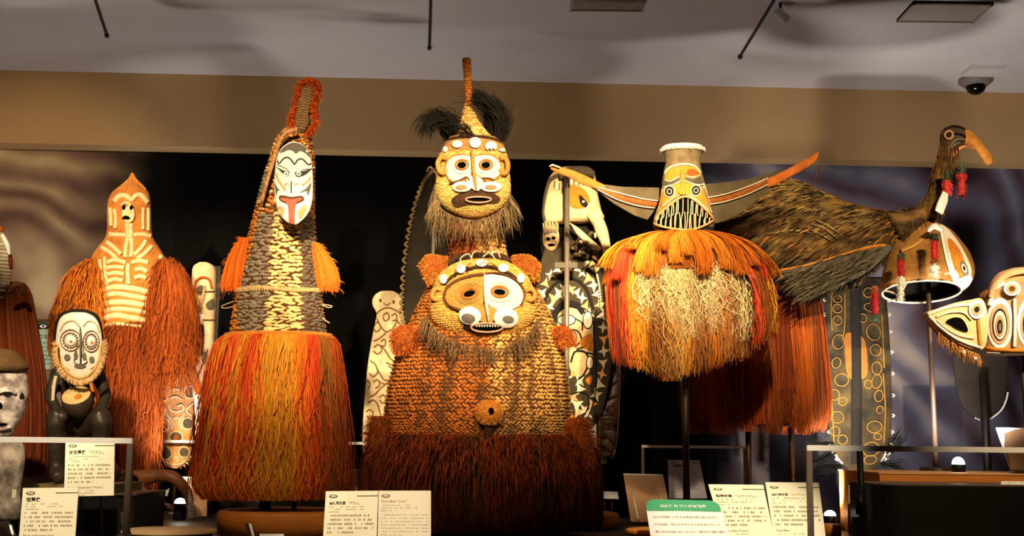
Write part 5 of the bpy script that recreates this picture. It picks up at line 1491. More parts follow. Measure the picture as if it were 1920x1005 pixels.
for l, w in (([(1016, 585), (1026, 552), (1044, 530), (1064, 522), (1086, 528), (1102, 548), (1112, 580)], 6), ([(1034, 604), (1046, 580), (1062, 570), (1080, 572), (1094, 588)], 13), ([(1119, 580), (1113, 620), (1118, 680), (1116, 740), (1104, 780)], 3.5),
             ([(1058, 622), (1072, 618), (1084, 622), (1090, 636), (1080, 650)], 4), ([(1070, 680), (1078, 660), (1096, 660), (1104, 676), (1096, 700), (1084, 712)], 5), ([(1104, 640), (1096, 650), (1082, 656), (1112, 664)], 4), ([(1070, 740), (1090, 735), (1104, 745), (1100, 770), (1086, 790)], 4), ([(1060, 600), (1070, 596), (1090, 604), (1092, 620)], 3.5)):
    mb = MB(); stroke(mb, SL_, l, w, .006); put('black_band', mb, M('band_black', (16, 13, 10), .8, .2, 40, .2), lo)
for cx, cy, rx, ry in ((1102, 600, 8, 15), (1106, 680, 5.5, 11), (1062, 600, 16, 9), (1072, 632, 8, 11)):
    mb = MB(); disc(mb, SL_, cx, cy, rx + 2, ry + 2, 0, .006); e = put('painted_eye', mb, MATS['band_black'], lo)
    mb = MB(); disc(mb, SL_, cx, cy, rx, ry, 0, .009); put('eye_fill', mb, CREAM, e)
for p in ([(1086, 640), (1108, 626), (1112, 656), (1096, 652)], [(1098, 712), (1110, 704), (1106, 722)], [(1060, 790), (1072, 776), (1076, 790)]):
    mb = MB(); patch(mb, SL_, p, .007, None, 5); put('ochre_patch', mb, OCHRE, lo)
# bird head
HCm = M('hornbill_cream', (232, 200, 148), .85, .25, 20, .3)
LHb = Loft([(314, 1052, 1104), (324, 1036, 1114), (340, 1026, 1118), (365, 1019, 1121), (395, 1016, 1128), (410, 1017, 1132), (418, 1022, 1100)], DL - .04, .4, nt=30, nth=36)
mb = MB(); LHb.build(mb); hb2 = put('hornbill_head', mb, HCm, L_); SHb = Surf(mb, D=DL - .15)
mb = MB(); Lk2 = Loft([(1096, 400, 1110, 420), (1118, 392, 1112, 424), (1136, 420, 1118, 440), (1144, 455, 1128, 462), (1146, 500, 1133, 502), (1144, 545, 1134, 545), (1140, 575, 1136, 575)], DL - .08, .8, nt=30, nth=16); Lk2.build(mb); put('beak', mb, HCm, hb2)
mb = MB(); Lk3 = Loft([(1066, 416, 1072, 424), (1086, 428, 1080, 438), (1104, 444, 1096, 454), (1124, 462, 1116, 468), (1128, 466, 1124, 470)], DL - .1, .8, nt=20, nth=14); Lk3.build(mb); put('lower_beak', mb, HCm, hb2)
mb = MB(); Lk4 = Loft([(1046, 324, 1050, 338), (1062, 314, 1064, 334), (1084, 311, 1086, 332), (1104, 313, 1104, 332), (1116, 322, 1114, 334)], DL - .1, .9, nt=20, nth=16); Lk4.build(mb); put('casque', mb, OLIVE, hb2)
mb = MB(); stroke(mb, SHb, [(1046, 328), (1030, 340), (1022, 365), (1017, 395), (1020, 412)], 8, .02); put('nape_band', mb, OLIVE, hb2)
mb = MB(); patch(mb, SHb, [(1058, 352), (1074, 346), (1096, 356), (1106, 374), (1098, 388), (1078, 390), (1060, 376)], .006); put('eye_patch', mb, OCHRE, hb2)
mb = MB(); patch(mb, SHb, [(1086, 366), (1094, 371), (1102, 382), (1098, 388), (1089, 382)], .012, None, 5); e = put('eye', mb, DARK, hb2)
mb = MB(); disc(mb, SHb, 1094, 378, 2.4, 2.2, 0, .016); put('pupil', mb, SHELL, e)
for k in range(15):
    x = 1040 + k * 4.6; y = 345 + 4 * math.sin(k) if k < 6 else 340
    mb = MB(); stroke(mb, SHb, [(x, y - 6), (x - .5, y), (x - 1, y + 7)], 2, .01, step=5); put('head_tooth', mb, WHITE if k % 2 else BROWN, hb2)
# dark beard of carved figures between head and board
mb = MB(); Lbd = Loft([(414, 1026, 1112), (430, 1016, 1124), (452, 1012, 1130), (480, 1016, 1132)], DL + .03, .3); Lbd.build(mb); put('beard_block', mb, DARK, L_); SBd = Surf(mb, D=DL - .1)
mb = MB(); disc(mb, SBd, 1033, 446, 16, 24, 0, .012, dome=.03); sf = put('small_face', mb, MATS['board_tan'], L_); s2 = Surf(mb, D=DL - .15)
for cx, cy, rx, ry, m_ in ((1028, 448, 4, 3, BLACK), (1038, 446, 4, 3, BLACK), (1034, 434, 8, 6, CREAM), (1034, 459, 7, 2.5, BLACK)):
    mb = MB(); disc(mb, s2, cx, cy, rx, ry, 0, .004); put('face_mark', mb, m_, sf)
for k in range(9):
    mb = MB(); x = 1020 + k * 3.2; ptube(mb, [(x, 432, -.08, 1.4), (x - 1 + k * .2, 422 - (k % 2) * 3, -.08, 1.4), (x - 2, 418 - (k % 3) * 2, -.08, .8)], DL, 6, lin((200, 170, 120)), 6); put('face_ray', mb, ATTN, sf)
for k in range(34):
    x = 1068 + rng.random() * 60; y = 436 + rng.random() * 72
    c = W(x, y, DL - .06 - rng.random() * .04); mb = MB(); a = rng.uniform(0, 6.3); v = np.array([math.cos(a), -.3, math.sin(a)]) * .016
    tube(mb, [c - v, c + v * .2 + np.array([0, -.01, .004]), c + v], [.004, .01, .005], 7, lin((92, 80, 58)) if k % 3 else lin((220, 190, 140)), True, 7); put('carved_scrap', mb, ATTN, L_)
mb = MB(); th = np.linspace(0, 1, 26)
pp = crom(np.array([(1110, 490), (1118, 510), (1124, 540), (1128, 580)], float), 22)
for k in range(22):
    mb = MB(); ellipsoid(mb, W(pp[k, 0], pp[k, 1], DL - .05), .006, .005, .006, lin((230, 210, 170)), 8, 6); put('bead', mb, ATTN, L_)
A = W(1063.5, 345, DL - .16)
st = thing('board_stand', 'slim grey upright rod with clamp in front of the hornbill board', 'stand', (A[0], A[1], float(W(1046, 960, 5.54)[2]) + .001))
zk = float(W(1046, 960, 5.54)[2]) + .001
mb = MB(); tube(mb, [A, (A[0], A[1], zk)], 9.5 * pxm(DL) / 2, 12); put('rod', mb, POLEG, st)
mb = MB(); lathe(mb, (A[0], A[1], zk), [(.001, .012), (.06, .012), (.06, 0)], 20); put('foot', mb, POLEG, st)
mb = MB(); B = W(1063, 498, DL - .16); box(mb, B + (-.06, -.01, -.012), B + (.05, .015, .014)); put('clamp', mb, M('clamp_olive', (84, 76, 54), .6, .1, 20, 0), st, smooth=False)
mb = MB(); C_ = W(1063, 345, DL - .16); box(mb, C_ + (-.014, -.012, -.02), C_ + (.014, .012, .05)); put('rod_head', mb, DARK, st, smooth=False)
prop(L_, 1092, 780, DL, dy=.16)

# pale shield with brown lines, lower right of the two-faced mask
DM = 6.2
M_, mo_, SM_, _ = board('pale_engraved_shield', 'pale engraved shield with brown line patterns behind the two-faced mask', [(630, 1108, 1160), (660, 1100, 1163), (720, 1097, 1163), (780, 1098, 1161), (830, 1104, 1157), (856, 1110, 1150), (870, 1118, 1136)], DM, M('shield_cream', (236, 218, 180), .85, .22, 18, .3))
for l, w in (([(1120, 740), (1119, 790), (1120, 866)], 3), ([(1126, 740), (1126, 790), (1126, 862)], 2.4), ([(1122, 782), (1140, 780), (1158, 782)], 3), ([(1122, 790), (1140, 788), (1158, 790)], 2.2), ([(1122, 808), (1140, 806), (1157, 808)], 2.4), ([(1118, 760), (1136, 752), (1158, 745)], 3), ([(1132, 800), (1128, 796), (1132, 791)], 2), ([(1128, 812), (1140, 822), (1152, 836), (1156, 846)], 3),
             ([(1126, 850), (1132, 842), (1140, 845), (1150, 852), (1142, 858), (1130, 858)], 3), ([(1134, 770), (1144, 762), (1152, 770), (1144, 778), (1134, 771)], 3), ([(1106, 700), (1120, 690), (1140, 700), (1156, 690)], 3), ([(1104, 730), (1120, 720), (1140, 728), (1158, 715)], 3), ([(1158, 660), (1158, 740), (1154, 830), (1140, 862)], 2.4)):
    mb = MB(); stroke(mb, SM_, l, w, .005); put('engraved_line', mb, M('engrave_brown', (110, 70, 42), .85, .2, 50, .2), mo_)
for cx, cy, rx, ry in ((1130, 798, 4, 6), (1141, 798, 4, 6), (1152, 798, 4, 6), (1132, 838, 3, 3), (1130, 820, 8, 3), (1140, 768, 3, 5)):
    mb = MB(); disc(mb, SM_, cx, cy, rx, ry, 20 if ry < rx else 0, .005); put('engraved_spot', mb, BROWN, mo_)
prop(M_, 1126, 850, DM)
mb = MB(); A = W(1141, 862, DM - .03); box(mb, A + (-.012, -.01, -.008), A + (.012, .04, .02)); put('clip', mb, DARK, M_, smooth=False)
fe = thing('hanging_feather_cluster', 'hanging cluster of dark feathers and pale shell scraps beside the raffia cape', 'ornament', W(1128, 770, DM - .3))
plume(fe, 4, [(1150, 640), (1146, 680), (1138, 720), (1128, 760), (1112, 790)], 160, DM - .3, lin((26, 20, 14)), .006, 'dark_feathers', 5)
for k in range(30):
    x = 1150 + rng.normal(0, 7); y = 605 + rng.random() * 100; c = W(x, y, DM - .3 + rng.normal(0, .02)); v = rng.normal(0, .012, 3)
    mb = MB(); tube(mb, [c - v, c, c + v], [.004, .008, .003], 6, lin((200, 186, 160)) if k % 2 else lin((96, 84, 66))); put('scrap', mb, ATTN, fe)

# ================================================================== right group
ZPL = float(W(1780, 887, 4.98)[2])      # top of the wooden plinth
# ---- brown fibre skirt hanging below the bird
DO = 5.75
O_ = thing('rust_fibre_skirt', 'heavy rust-brown fibre skirt hanging on two thin poles', 'skirt', (W(1440, 1000, DO)[0], DO, ZS))
LO = Loft([(500, 1330, 1490), (530, 1312, 1516), (580, 1302, 1527), (650, 1298, 1531), (720, 1296, 1534), (775, 1300, 1533), (815, 1312, 1524)], DO, .5, nt=20, nth=30)
mb = MB(); LO.build(mb, t1=.93); put('skirt_core', mb, M('rust_core', (78, 36, 12), .95, .3, 40, .3), O_)
cs = [RUSTF, lin((150, 74, 26)), lin((190, 92, 30)), lin((132, 62, 22)), lin((170, 78, 26)), lin((200, 100, 32)), lin((120, 50, 18))]
for k in range(16):
    a = -1.7 + k * 3.4 / 16; en = [1, .93, .97, .9, 1, .95, .98, .92, 1, .9, .96, 1, .93, .98, .9, .95][k]
    mb = MB(); fringe(mb, LO, 190, a, a + 3.4 / 16 * 1.2, 0, en, 9, .005, cs[(k * 3) % 7], .05, .25, .05, .05, .35); put('fibre_bundle', mb, ATT, O_)
mb = MB(); fringe(mb, LO, 500, 1.7, 4.58, 0, 1, 7, .006, RUSTF, .05, .2); put('back_fibres', mb, ATT, O_, kind='stuff')
pole(O_, 1402, 760, None, DO, 11); pole(O_, 1482, 760, None, DO, 11)

# ---- bird effigy on a side-facing mask
DP = 5.5
BP = thing('bird_topped_mask', 'bird effigy with long neck, drooping beak and shaggy brown body', 'effigy', (W(1735, 880, DP)[0], DP, ZS))
HIDE = M('bird_hide', (58, 44, 24), .9, .3, 9, .6, 40, stretch=(1, 1, 2.4), col2=(132, 100, 52))
LP = Loft([(1330, 398, 1330, 446), (1350, 384, 1350, 460), (1390, 360, 1392, 482), (1430, 345, 1436, 498), (1470, 338, 1480, 520), (1505, 343, 1520, 552), (1545, 362, 1555, 548), (1585, 380, 1595, 530), (1625, 392, 1632, 508), (1665, 398, 1670, 480), (1700, 396, 1712, 455), (1735, 384, 1752, 430)], DP, .5, nt=60, nth=40)
mb = MB(); LP.build(mb); bb = put('bird_body', mb, HIDE, BP); SPb = Surf(mb, D=DP - .1)


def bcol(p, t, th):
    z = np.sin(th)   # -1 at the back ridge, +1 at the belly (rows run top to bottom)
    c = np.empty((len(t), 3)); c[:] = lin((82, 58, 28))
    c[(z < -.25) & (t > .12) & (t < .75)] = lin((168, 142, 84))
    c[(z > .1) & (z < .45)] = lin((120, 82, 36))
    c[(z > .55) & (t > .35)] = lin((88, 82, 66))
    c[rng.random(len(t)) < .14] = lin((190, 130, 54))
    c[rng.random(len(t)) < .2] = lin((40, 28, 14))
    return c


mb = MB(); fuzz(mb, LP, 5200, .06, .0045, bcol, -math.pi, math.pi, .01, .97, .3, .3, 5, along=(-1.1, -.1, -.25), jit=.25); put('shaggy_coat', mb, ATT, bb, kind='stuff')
mb = MB(); P = crom(np.array([(1345, 388), (1390, 360), (1430, 346), (1470, 338), (1505, 343), (1545, 361), (1585, 379), (1625, 391), (1665, 397)], float), 40)
tube(mb, W(P[:, 0], P[:, 1], np.full(40, DP)), .008, 8); put('back_ridge', mb, BROWN, bb)
# ragged grey wing flap hanging at the near side
wf, SWf = plate(bb and BP, 'wing_flap', [(1462, 506), (1500, 498), (1545, 486), (1590, 472), (1640, 458), (1672, 462), (1650, 490), (1620, 514), (1580, 534), (1540, 552), (1506, 567), (1500, 548), (1478, 520)], DP - .16, .02, M('flap_grey', (92, 86, 70), .9, .4, 16, .6, 40, stretch=(1, 1, 3)), 9)
mb = MB(); stroke(mb, SWf, [(1464, 505), (1510, 496), (1560, 482), (1610, 468), (1660, 458)], 6, .008); put('flap_edge', mb, OCHRE, wf)
mb = MB(); stroke(mb, SWf, [(1508, 564), (1550, 545), (1590, 527), (1622, 508)], 6, .006); put('flap_edge', mb, GREYP, wf)
xy = np.stack([rng.uniform(1475, 1660, 1500), rng.uniform(460, 562, 1500)], 1)
xy = xy[inside(xy, [(1466, 508), (1545, 488), (1640, 460), (1668, 464), (1620, 512), (1540, 550), (1508, 562)])]
mb = MB(); rr = SWf.hits(xy, .002); hairs(mb, rr, np.tile([-.9, -.35, -.35], (len(rr), 1)) + rng.normal(0, .15, (len(rr), 3)), .06, .005, lin((100, 90, 70)), .2, 4, .6)
put('flap_plumage', mb, ATT, wf, kind='stuff')
for k in range(5):
    x = 1484 + k * 34; mb = MB(); y = np.interp(x, [1478, 1640], [516, 470])
    stroke(mb, SWf, [(x, y), (x + 10, y + 10), (x + 12 + k, y + 24 - k)], 3, .005); put('feather_rib', mb, OLIVE if k % 2 else GREYP, wf)
for pts in ([(1520, 420), (1545, 428), (1570, 448)], [(1528, 412), (1550, 422), (1574, 438)], [(1518, 430), (1540, 440), (1560, 452)], [(1440, 440), (1480, 432), (1520, 436)]):
    mb = MB(); stroke(mb, SPb, pts, 5, .012, taper=True); put('body_feather', mb, M('feather_pale', (150, 126, 78), .9, .3, 30, .4), bb)
mb = MB(); ptube(mb, [(1526, 342, .0, 1.6), (1531, 326, 0, 1.6), (1538, 310, 0, 2.4)], DP, 6); put('back_stick', mb, BROWN, BP)
LNk = Loft([(1660, 400, 1690, 470), (1690, 398, 1722, 452), (1716, 390, 1744, 426), (1736, 366, 1764, 396), (1748, 336, 1776, 350), (1757, 305, 1784, 312), (1764, 278, 1792, 290), (1768, 258, 1800, 276)], DP - .02, .9, nt=40, nth=24)
mb = MB(); LNk.build(mb); nk = put('neck', mb, HIDE, BP)
mb = MB(); fuzz(mb, LNk, 900, .03, .003, lin((110, 72, 34)), grav=.6, along=(-.2, 0, -.9)); put('neck_feathers', mb, ATT, nk, kind='stuff')
LHd = Loft([(1763, 270, 1778, 296), (1764, 250, 1790, 288), (1774, 238, 1800, 280), (1792, 235, 1808, 276), (1812, 242, 1814, 275), (1828, 254, 1822, 278)], DP - .02, .7, nt=30, nth=28)
mb = MB(); LHd.build(mb); hd = put('head', mb, M('bird_head', (74, 62, 44), .8, .35, 30, .4), BP); SHd = Surf(mb, D=DP - .1)
LBk = Loft([(1806, 240, 1806, 276), (1822, 248, 1818, 276), (1838, 264, 1828, 282), (1850, 280, 1838, 294), (1860, 294, 1846, 305), (1861, 305, 1852, 309)], DP - .03, .8, nt=26, nth=22)
mb = MB(); LBk.build(mb); put('beak', mb, M('beak_orange', (206, 136, 52), .7, .35, 30, .4), BP)
mb = MB(); disc(mb, SHd, 1779, 253, 4.5, 4.5, 0, .008); e = put('eye', mb, DARK, hd)
mb = MB(); ring(mb, SHd, 1779, 253, 7.5, 7.5, 5, .012); put('eye_ring', mb, M('eye_tan', (190, 140, 90), .8, .2, 40, .3), e)
for l, m_ in (([(1770, 240), (1784, 236), (1804, 239), (1822, 250), (1834, 264)], DARK), ([(1790, 250), (1804, 252), (1820, 262)], DARK), ([(1776, 285), (1790, 272), (1800, 268)], GREYP), ([(1775, 292), (1782, 274), (1794, 262), (1808, 262)], GREYP)):
    mb = MB(); stroke(mb, SHd, l, 4, .012); put('head_stripe', mb, m_, hd)
mb = MB(); ptube(mb, [(1780, 302, -.03, 3), (1790, 288, -.04, 4.5), (1800, 278, -.04, 4), (1815, 274, -.03, 3), (1826, 280, -.03, 2)], DP, 8); put('throat_strip', mb, M('throat_pink', (222, 150, 110), .8, .2, 40, .3), BP)
PINKF = lin((214, 70, 62)); GRNF = lin((70, 84, 60)); WHF = lin((244, 236, 214))


def tassel(px, y0, segs, D):
    """hanging wool tassel sewn to the bird: segments (length px, colour, half width px)"""
    mb = MB(); y = y0
    for ln, c, hw in segs:
        L = Loft([(y, px - hw * .8, px + hw * .8), (y + ln * .5, px - hw, px + hw), (y + ln, px - hw * .8, px + hw * .8)], D, 1., nt=8, nth=12)
        L.build(mb, c); fuzz(mb, L, 160, .012, .0022, c, grav=.6); y += ln
    return put('wool_tassel', mb, ATT, BP)


tassel(1803, 305, [(20, GRNF * 1.6, 5), (10, PINKF, 6), (32, PINKF, 6.5)], DP - .06)
tassel(1776, 318, [(20, GRNF, 5), (26, PINKF, 7)], DP - .16)
mb = MB(); patch_pl, _S = plate(BP, 'shell_pendant', [(1769, 358), (1778, 364), (1777, 378), (1768, 402), (1754, 394), (1760, 378)], DP - .18, .01, SHELL, 5, False)
# the mask below: a bark helmet facing right
LMk = Loft([(415, 1700, 1752), (432, 1688, 1782), (455, 1674, 1802), (480, 1664, 1818), (510, 1656, 1826), (535, 1652, 1818), (548, 1656, 1800)], DP - .02, .62, nt=30, nth=44)
def tip(mb, k=.55):
    z0 = float(W(1740, 430, DP)[2]); z1 = float(W(1740, 548, DP)[2])
    for i, v in enumerate(mb.v):
        w = np.clip((z0 - v[:, 2]) / (z0 - z1), 0, 1.2); v = v.copy(); v[:, 2] -= k * w * (v[:, 1] - (DP - .02)) * .6; mb.v[i] = v
    return mb


mb = MB(); LMk.build(mb, cap=False); tip(mb); mk = put('mask_helmet', mb, M('helmet_bark', (160, 112, 50), .9, .3, 25, .5, 60), BP); SMk = Surf(mb, D=DP - .2)
mb = MB(); LMk.build(mb, cap=False, infl=-.012); tip(mb); put('mask_lining', mb, M('lining_dark', (30, 18, 10), .95, .2, 20, 0), mk)
mb = MB(); th = np.linspace(-math.pi, math.pi, 70); tube(mb, LMk.pt(np.full(70, .985), th), .005, 6); tip(mb); put('mask_rim', mb, CREAM, mk)
mb = MB(); patch(mb, SMk, [(1762, 424), (1776, 428), (1796, 452), (1812, 480), (1822, 510), (1816, 540), (1800, 545), (1784, 520), (1772, 480)], .012); mf = put('mask_face', mb, RAFW, mk)
mb = MB(); patch(mb, SMk, [(1778, 446), (1796, 462), (1810, 492), (1816, 516), (1806, 526), (1790, 500), (1778, 470)], .02); put('face_panel', mb, OCHRE, mf)
mb = MB(); stroke(mb, SMk, [(1770, 430), (1778, 470), (1790, 512), (1802, 540)], 7, .02); put('face_border', mb, RAFW, mf)
for r, m_ in ((11, GREYP), (7, CREAM), (3.5, DARK)):
    mb = MB(); disc(mb, SMk, 1808, 503, r * .6, r * 1.3, -20, .034 - r * .001); put('mask_eye', mb, m_, mf)
mb = MB(); patch(mb, SMk, [(1798, 524), (1818, 516), (1824, 528), (1812, 542), (1800, 540)], .024); put('mask_mouth', mb, WHITE, mf)
mb = MB(); stroke(mb, SMk, [(1690, 470), (1720, 455), (1738, 438), (1752, 425)], 8, .02); put('brow_roll', mb, RAFFIA, mk)
mb = MB(); ptube(mb, [(1740, 432, -.2, 4), (1752, 424, -.22, 6), (1764, 430, -.2, 4)], DP, 8); put('white_tuft', mb, WHITE, mk)
tassel(1689, 475, [(10, GRNF * 1.4, 5), (32, lin((190, 44, 48)), 6), (18, WHF, 4), (30, WHF, 3)], DP - .25)
tassel(1752, 438, [(12, GRNF * .8, 6), (36, lin((196, 48, 44)), 6), (8, OLIVF, 5), (26, WHF, 7)], DP - .3)
tassel(1640, 536, [(12, lin((206, 120, 80)), 3), (42, lin((190, 44, 48)), 6), (10, GRNF * 1.6, 6)], DP - .12)
for pts in ([(1656, 545), (1672, 548), (1684, 556), (1676, 562), (1664, 566)], [(1700, 530), (1690, 548), (1680, 566)], [(1770, 515), (1778, 512), (1784, 516)]):
    mb = MB(); tube(mb, [W(p[0], p[1], DP - .2) for p in pts], .004, 6, None, True, 14); put('rim_string', mb, CREAM, mk)
pole(BP, 1736, 440, None, DP, 10, zb=ZPL)

# ---- dark board with ochre rings
DQ = 6.15
Q_, qo, SQ, LQ = board('ringed_dark_board', 'dark board with ochre chain rings and feathers at its foot', [(520, 1552, 1656), (560, 1547, 1662), (620, 1546, 1667), (700, 1549, 1671), (780, 1552, 1672), (835, 1558, 1668), (862, 1570, 1656), (882, 1592, 1636)], DQ, M('board_dark', (38, 30, 16), .8, .3, 12, .3, 40, col2=(74, 58, 28)))
OL = M('ring_ochre', (158, 112, 40), .85, .3, 40, .3)
rings = [(1570, 560, 8, 7), (1570, 578, 9, 8), (1570, 600, 8, 9), (1572, 640, 11, 14), (1568, 680, 8, 10), (1578, 712, 13, 12), (1564, 740, 10, 10), (1580, 752, 8, 8), (1570, 782, 12, 11), (1566, 808, 9, 9), (1580, 824, 9, 9),
         (1628, 548, 9, 9), (1634, 576, 14, 8), (1638, 622, 13, 16), (1642, 656, 10, 11), (1644, 690, 9, 12), (1628, 720, 7, 8), (1644, 715, 9, 13), (1648, 742, 8, 11), (1650, 768, 6, 7), (1640, 800, 14, 11), (1646, 818, 7, 6), (1634, 842, 16, 13), (1632, 862, 12, 8), (1618, 596, 7, 8)]
for cx, cy, rx, ry in rings:
    mb = MB(); ring(mb, SQ, cx, cy, rx, ry, 2.2, .006, rng.uniform(-20, 20)); put('ochre_ring', mb, OL, qo)
for l in ([(1560, 545), (1558, 580), (1560, 620)], [(1584, 550), (1584, 600), (1580, 640)], [(1654, 590), (1656, 640), (1658, 690)], [(1656, 700), (1660, 760), (1658, 830)], [(1556, 700), (1560, 760), (1564, 830)]):
    mb = MB(); stroke(mb, SQ, l, 2.4, .005); put('ochre_line', mb, OL, qo)
mb = MB(); patch(mb, SQ, [(1584, 632), (1600, 625), (1622, 640), (1626, 700), (1606, 712), (1588, 700)], .004); put('rust_panel', mb, M('panel_rust', (150, 92, 34), .85, .3, 12, .2), qo)
mb = MB(); stroke(mb, SQ, [(1604, 540), (1606, 700), (1606, 870)], 22, .012, step=14); put('dark_stripe', mb, M('stripe_dark', (28, 21, 13), .85, .2, 30, .2), qo)  # dark stripe laid down the middle of the board
for sgn in (-1, 1):
    for k in range(12):
        tv = .08 + k * .07; p = LQ.pt(np.array([tv]), np.array([sgn * 1.5]))[0]
        mb = MB(); tube(mb, [p + (0, -.005, .008), p + (sgn * .012, -.01, 0), p + (0, -.005, -.008)], .0035, 6, None, True, 7); put('edge_peg', mb, CREAM, qo)
for path in ([(1565, 850), (1550, 862), (1534, 868), (1522, 880)], [(1660, 850), (1672, 835), (1684, 820), (1694, 800)], [(1655, 868), (1668, 872), (1680, 876), (1690, 880)], [(1575, 872), (1560, 880), (1545, 884), (1530, 884)], [(1560, 830), (1545, 836), (1535, 830), (1528, 822)]):
    plume(Q_, 5, path, 60, DQ + .0, lin((24, 20, 16)), .004, 'foot_feathers', 7)
for p in ([(1566, 852), (1572, 862), (1580, 870)], [(1652, 868), (1658, 858), (1662, 846)]):
    mb = MB(); stroke(mb, SQ, p, 5, .012); put('shell_strip', mb, CREAM, qo)
st = thing('black_board_stand', 'black upright stand with collar below the ringed dark board', 'stand', (W(1612, 845, 4.55)[0], 4.55, ZS))
A = W(1612, 845, 4.55)
mb = MB(); tube(mb, [A, (A[0], A[1], ZS)], 12 * pxm(4.55) / 2, 12); put('stand_tube', mb, M('black_steel', (14, 13, 12)), st)
B = W(1613, 955, 4.55); mb = MB(); tube(mb, [B + (0, 0, .06), B - (0, 0, .02)], 17 * pxm(4.55) / 2, 12); put('stand_collar', mb, MATS['black_steel'], st)
B = W(1612, 985, 4.55); box_ = MB(); box(box_, (B[0] - .022, 4.525, ZS), (B[0] + .022, 4.575, B[2] + .03)); put('stand_block', box_, MATS['black_steel'], st, smooth=False)
prop(Q_, 1606, 860, DQ)

# ---- spiral-eyed mask at the right edge
DR = 5.0
R_ = thing('spiral_eyed_mask', 'white mask with big ringed eyes and leaf-shaped raffia ear', 'mask', (W(1910, 880, DR)[0], DR, ZS))
LR_ = Loft([(503, 1896, 1962), (512, 1872, 1986), (530, 1858, 1998), (560, 1850, 2006), (600, 1846, 2010), (640, 1846, 2010), (664, 1850, 2006)], DR, .55, nt=36, nth=48)
mb = MB(); LR_.build(mb); rf = put('face', mb, M('mask_bark', (176, 136, 88), .9, .3, 25, .5, 60), R_); SR = Surf(mb, D=DR - .1)
for cx, s in ((1875, 1), (1932, 1), (1984, .7)):
    prev = None
    for k, (rx, ry, m_) in enumerate(((25 * s, 48, WHITE), (19 * s, 38, M('mask_tan', (206, 160, 112), .85, .25, 40, .3)), (14 * s, 30, DARK), (12 * s, 27, CREAM), (8 * s, 20, M('mask_tan', (206, 160, 112))), (5 * s, 13, DARK), (2.6 * s, 8, GREYP))):
        mb = MB(); disc(mb, SR, cx, 606 + k * 1.2, rx, ry, 0, .004 + k * .003)
        o = put('eye_oval' if k == 0 else 'eye_band', mb, m_, rf if k == 0 else prev)
        if k == 0:
            prev = o
mb = MB(); stroke(mb, SR, [(1854, 556), (1866, 535), (1884, 518), (1906, 510), (1940, 508), (1970, 516)], 13, .03); put('brow_arch', mb, M('mask_tan', (206, 160, 112)), rf)
mb = MB(); stroke(mb, SR, [(1848, 570), (1856, 548), (1872, 536), (1884, 530)], 10, .02); put('brow_plait', mb, RAFW, rf)
for rx, m_, h in ((16, WHITE, .034), (11, M('mask_tan', (206, 160, 112)), .037), (6, BROWN, .04)):
    mb = MB(); disc(mb, SR, 1898, 541, rx, rx * .85, 0, h); put('forehead_disc', mb, m_, rf)
mb = MB(); stroke(mb, SR, [(1902, 560), (1903, 600), (1902, 650)], 7, .02); put('nose_plait', mb, RAFW, rf)
for y, m_, w in ((655, OCHRE, 8), (664, WHITE, 8), (672, CREAM, 7)):
    mb = MB(); stroke(mb, SR, [(1848, y - 2), (1866, y), (1900, y + 2), (1940, y + 2), (1990, y)], w, .022); put('chin_band', mb, m_, rf)
# leaf-shaped ear
er, SEr = plate(R_, 'ear_leaf', [(1738, 588), (1760, 578), (1790, 568), (1820, 562), (1840, 560), (1850, 580), (1852, 620), (1848, 648), (1836, 656), (1812, 650), (1784, 636), (1760, 616)], DR - .02, .05, M('ear_raffia', (240, 214, 160), .85, .3, 120, .9, 160, spec=.15, col2=(214, 160, 90)), 7)
for l, w, m_ in (([(1740, 589), (1770, 578), (1800, 572), (1830, 572)], 6, RAFW), ([(1742, 592), (1764, 614), (1792, 634), (1820, 646), (1840, 652)], 6, RAFW), ([(1756, 594), (1780, 586), (1806, 586), (1822, 600)], 4, CREAM), ([(1756, 600), (1778, 618), (1804, 630), (1826, 634)], 4, CREAM), ([(1834, 600), (1836, 625), (1838, 648)], 6, OCHRE)):
    mb = MB(); stroke(mb, SEr, l, w, .012); put('ear_plait', mb, m_, er)
mb = MB(); patch(mb, SEr, [(1774, 602), (1790, 595), (1804, 598), (1813, 612), (1814, 622), (1798, 618), (1784, 610)], .01); put('ear_hole_patch', mb, BLACK, er)
for rx, m_, h in ((16, WHITE, .016), (11, M('mask_tan', (206, 160, 112)), .02), (5, DARK, .024)):
    mb = MB(); disc(mb, SEr, 1832, 580, rx * .95, rx * 1.1, 0, h); put('ear_disc', mb, m_, er)
jaw_hair(R_, [(1760, 622), (1785, 640), (1810, 654), (1835, 664)], DR, 500, .035, lin((190, 130, 64)), 'ear_fringe', .3, .5, .003)
for x, y in ((1808, 660), (1829, 672)):
    mb = MB(); ellipsoid(mb, W(x, y, DR - .03), .007, .006, .007); put('shell_bead', mb, SHELL, R_)
mb = MB(); ptube(mb, [(1838, 556, .02, 6), (1852, 552, .0, 10), (1868, 548, .0, 8)], DR, 8); put('side_roll', mb, BROWN, R_)
pole(R_, 1915, 640, None, DR + .06, 8, zb=ZPL)
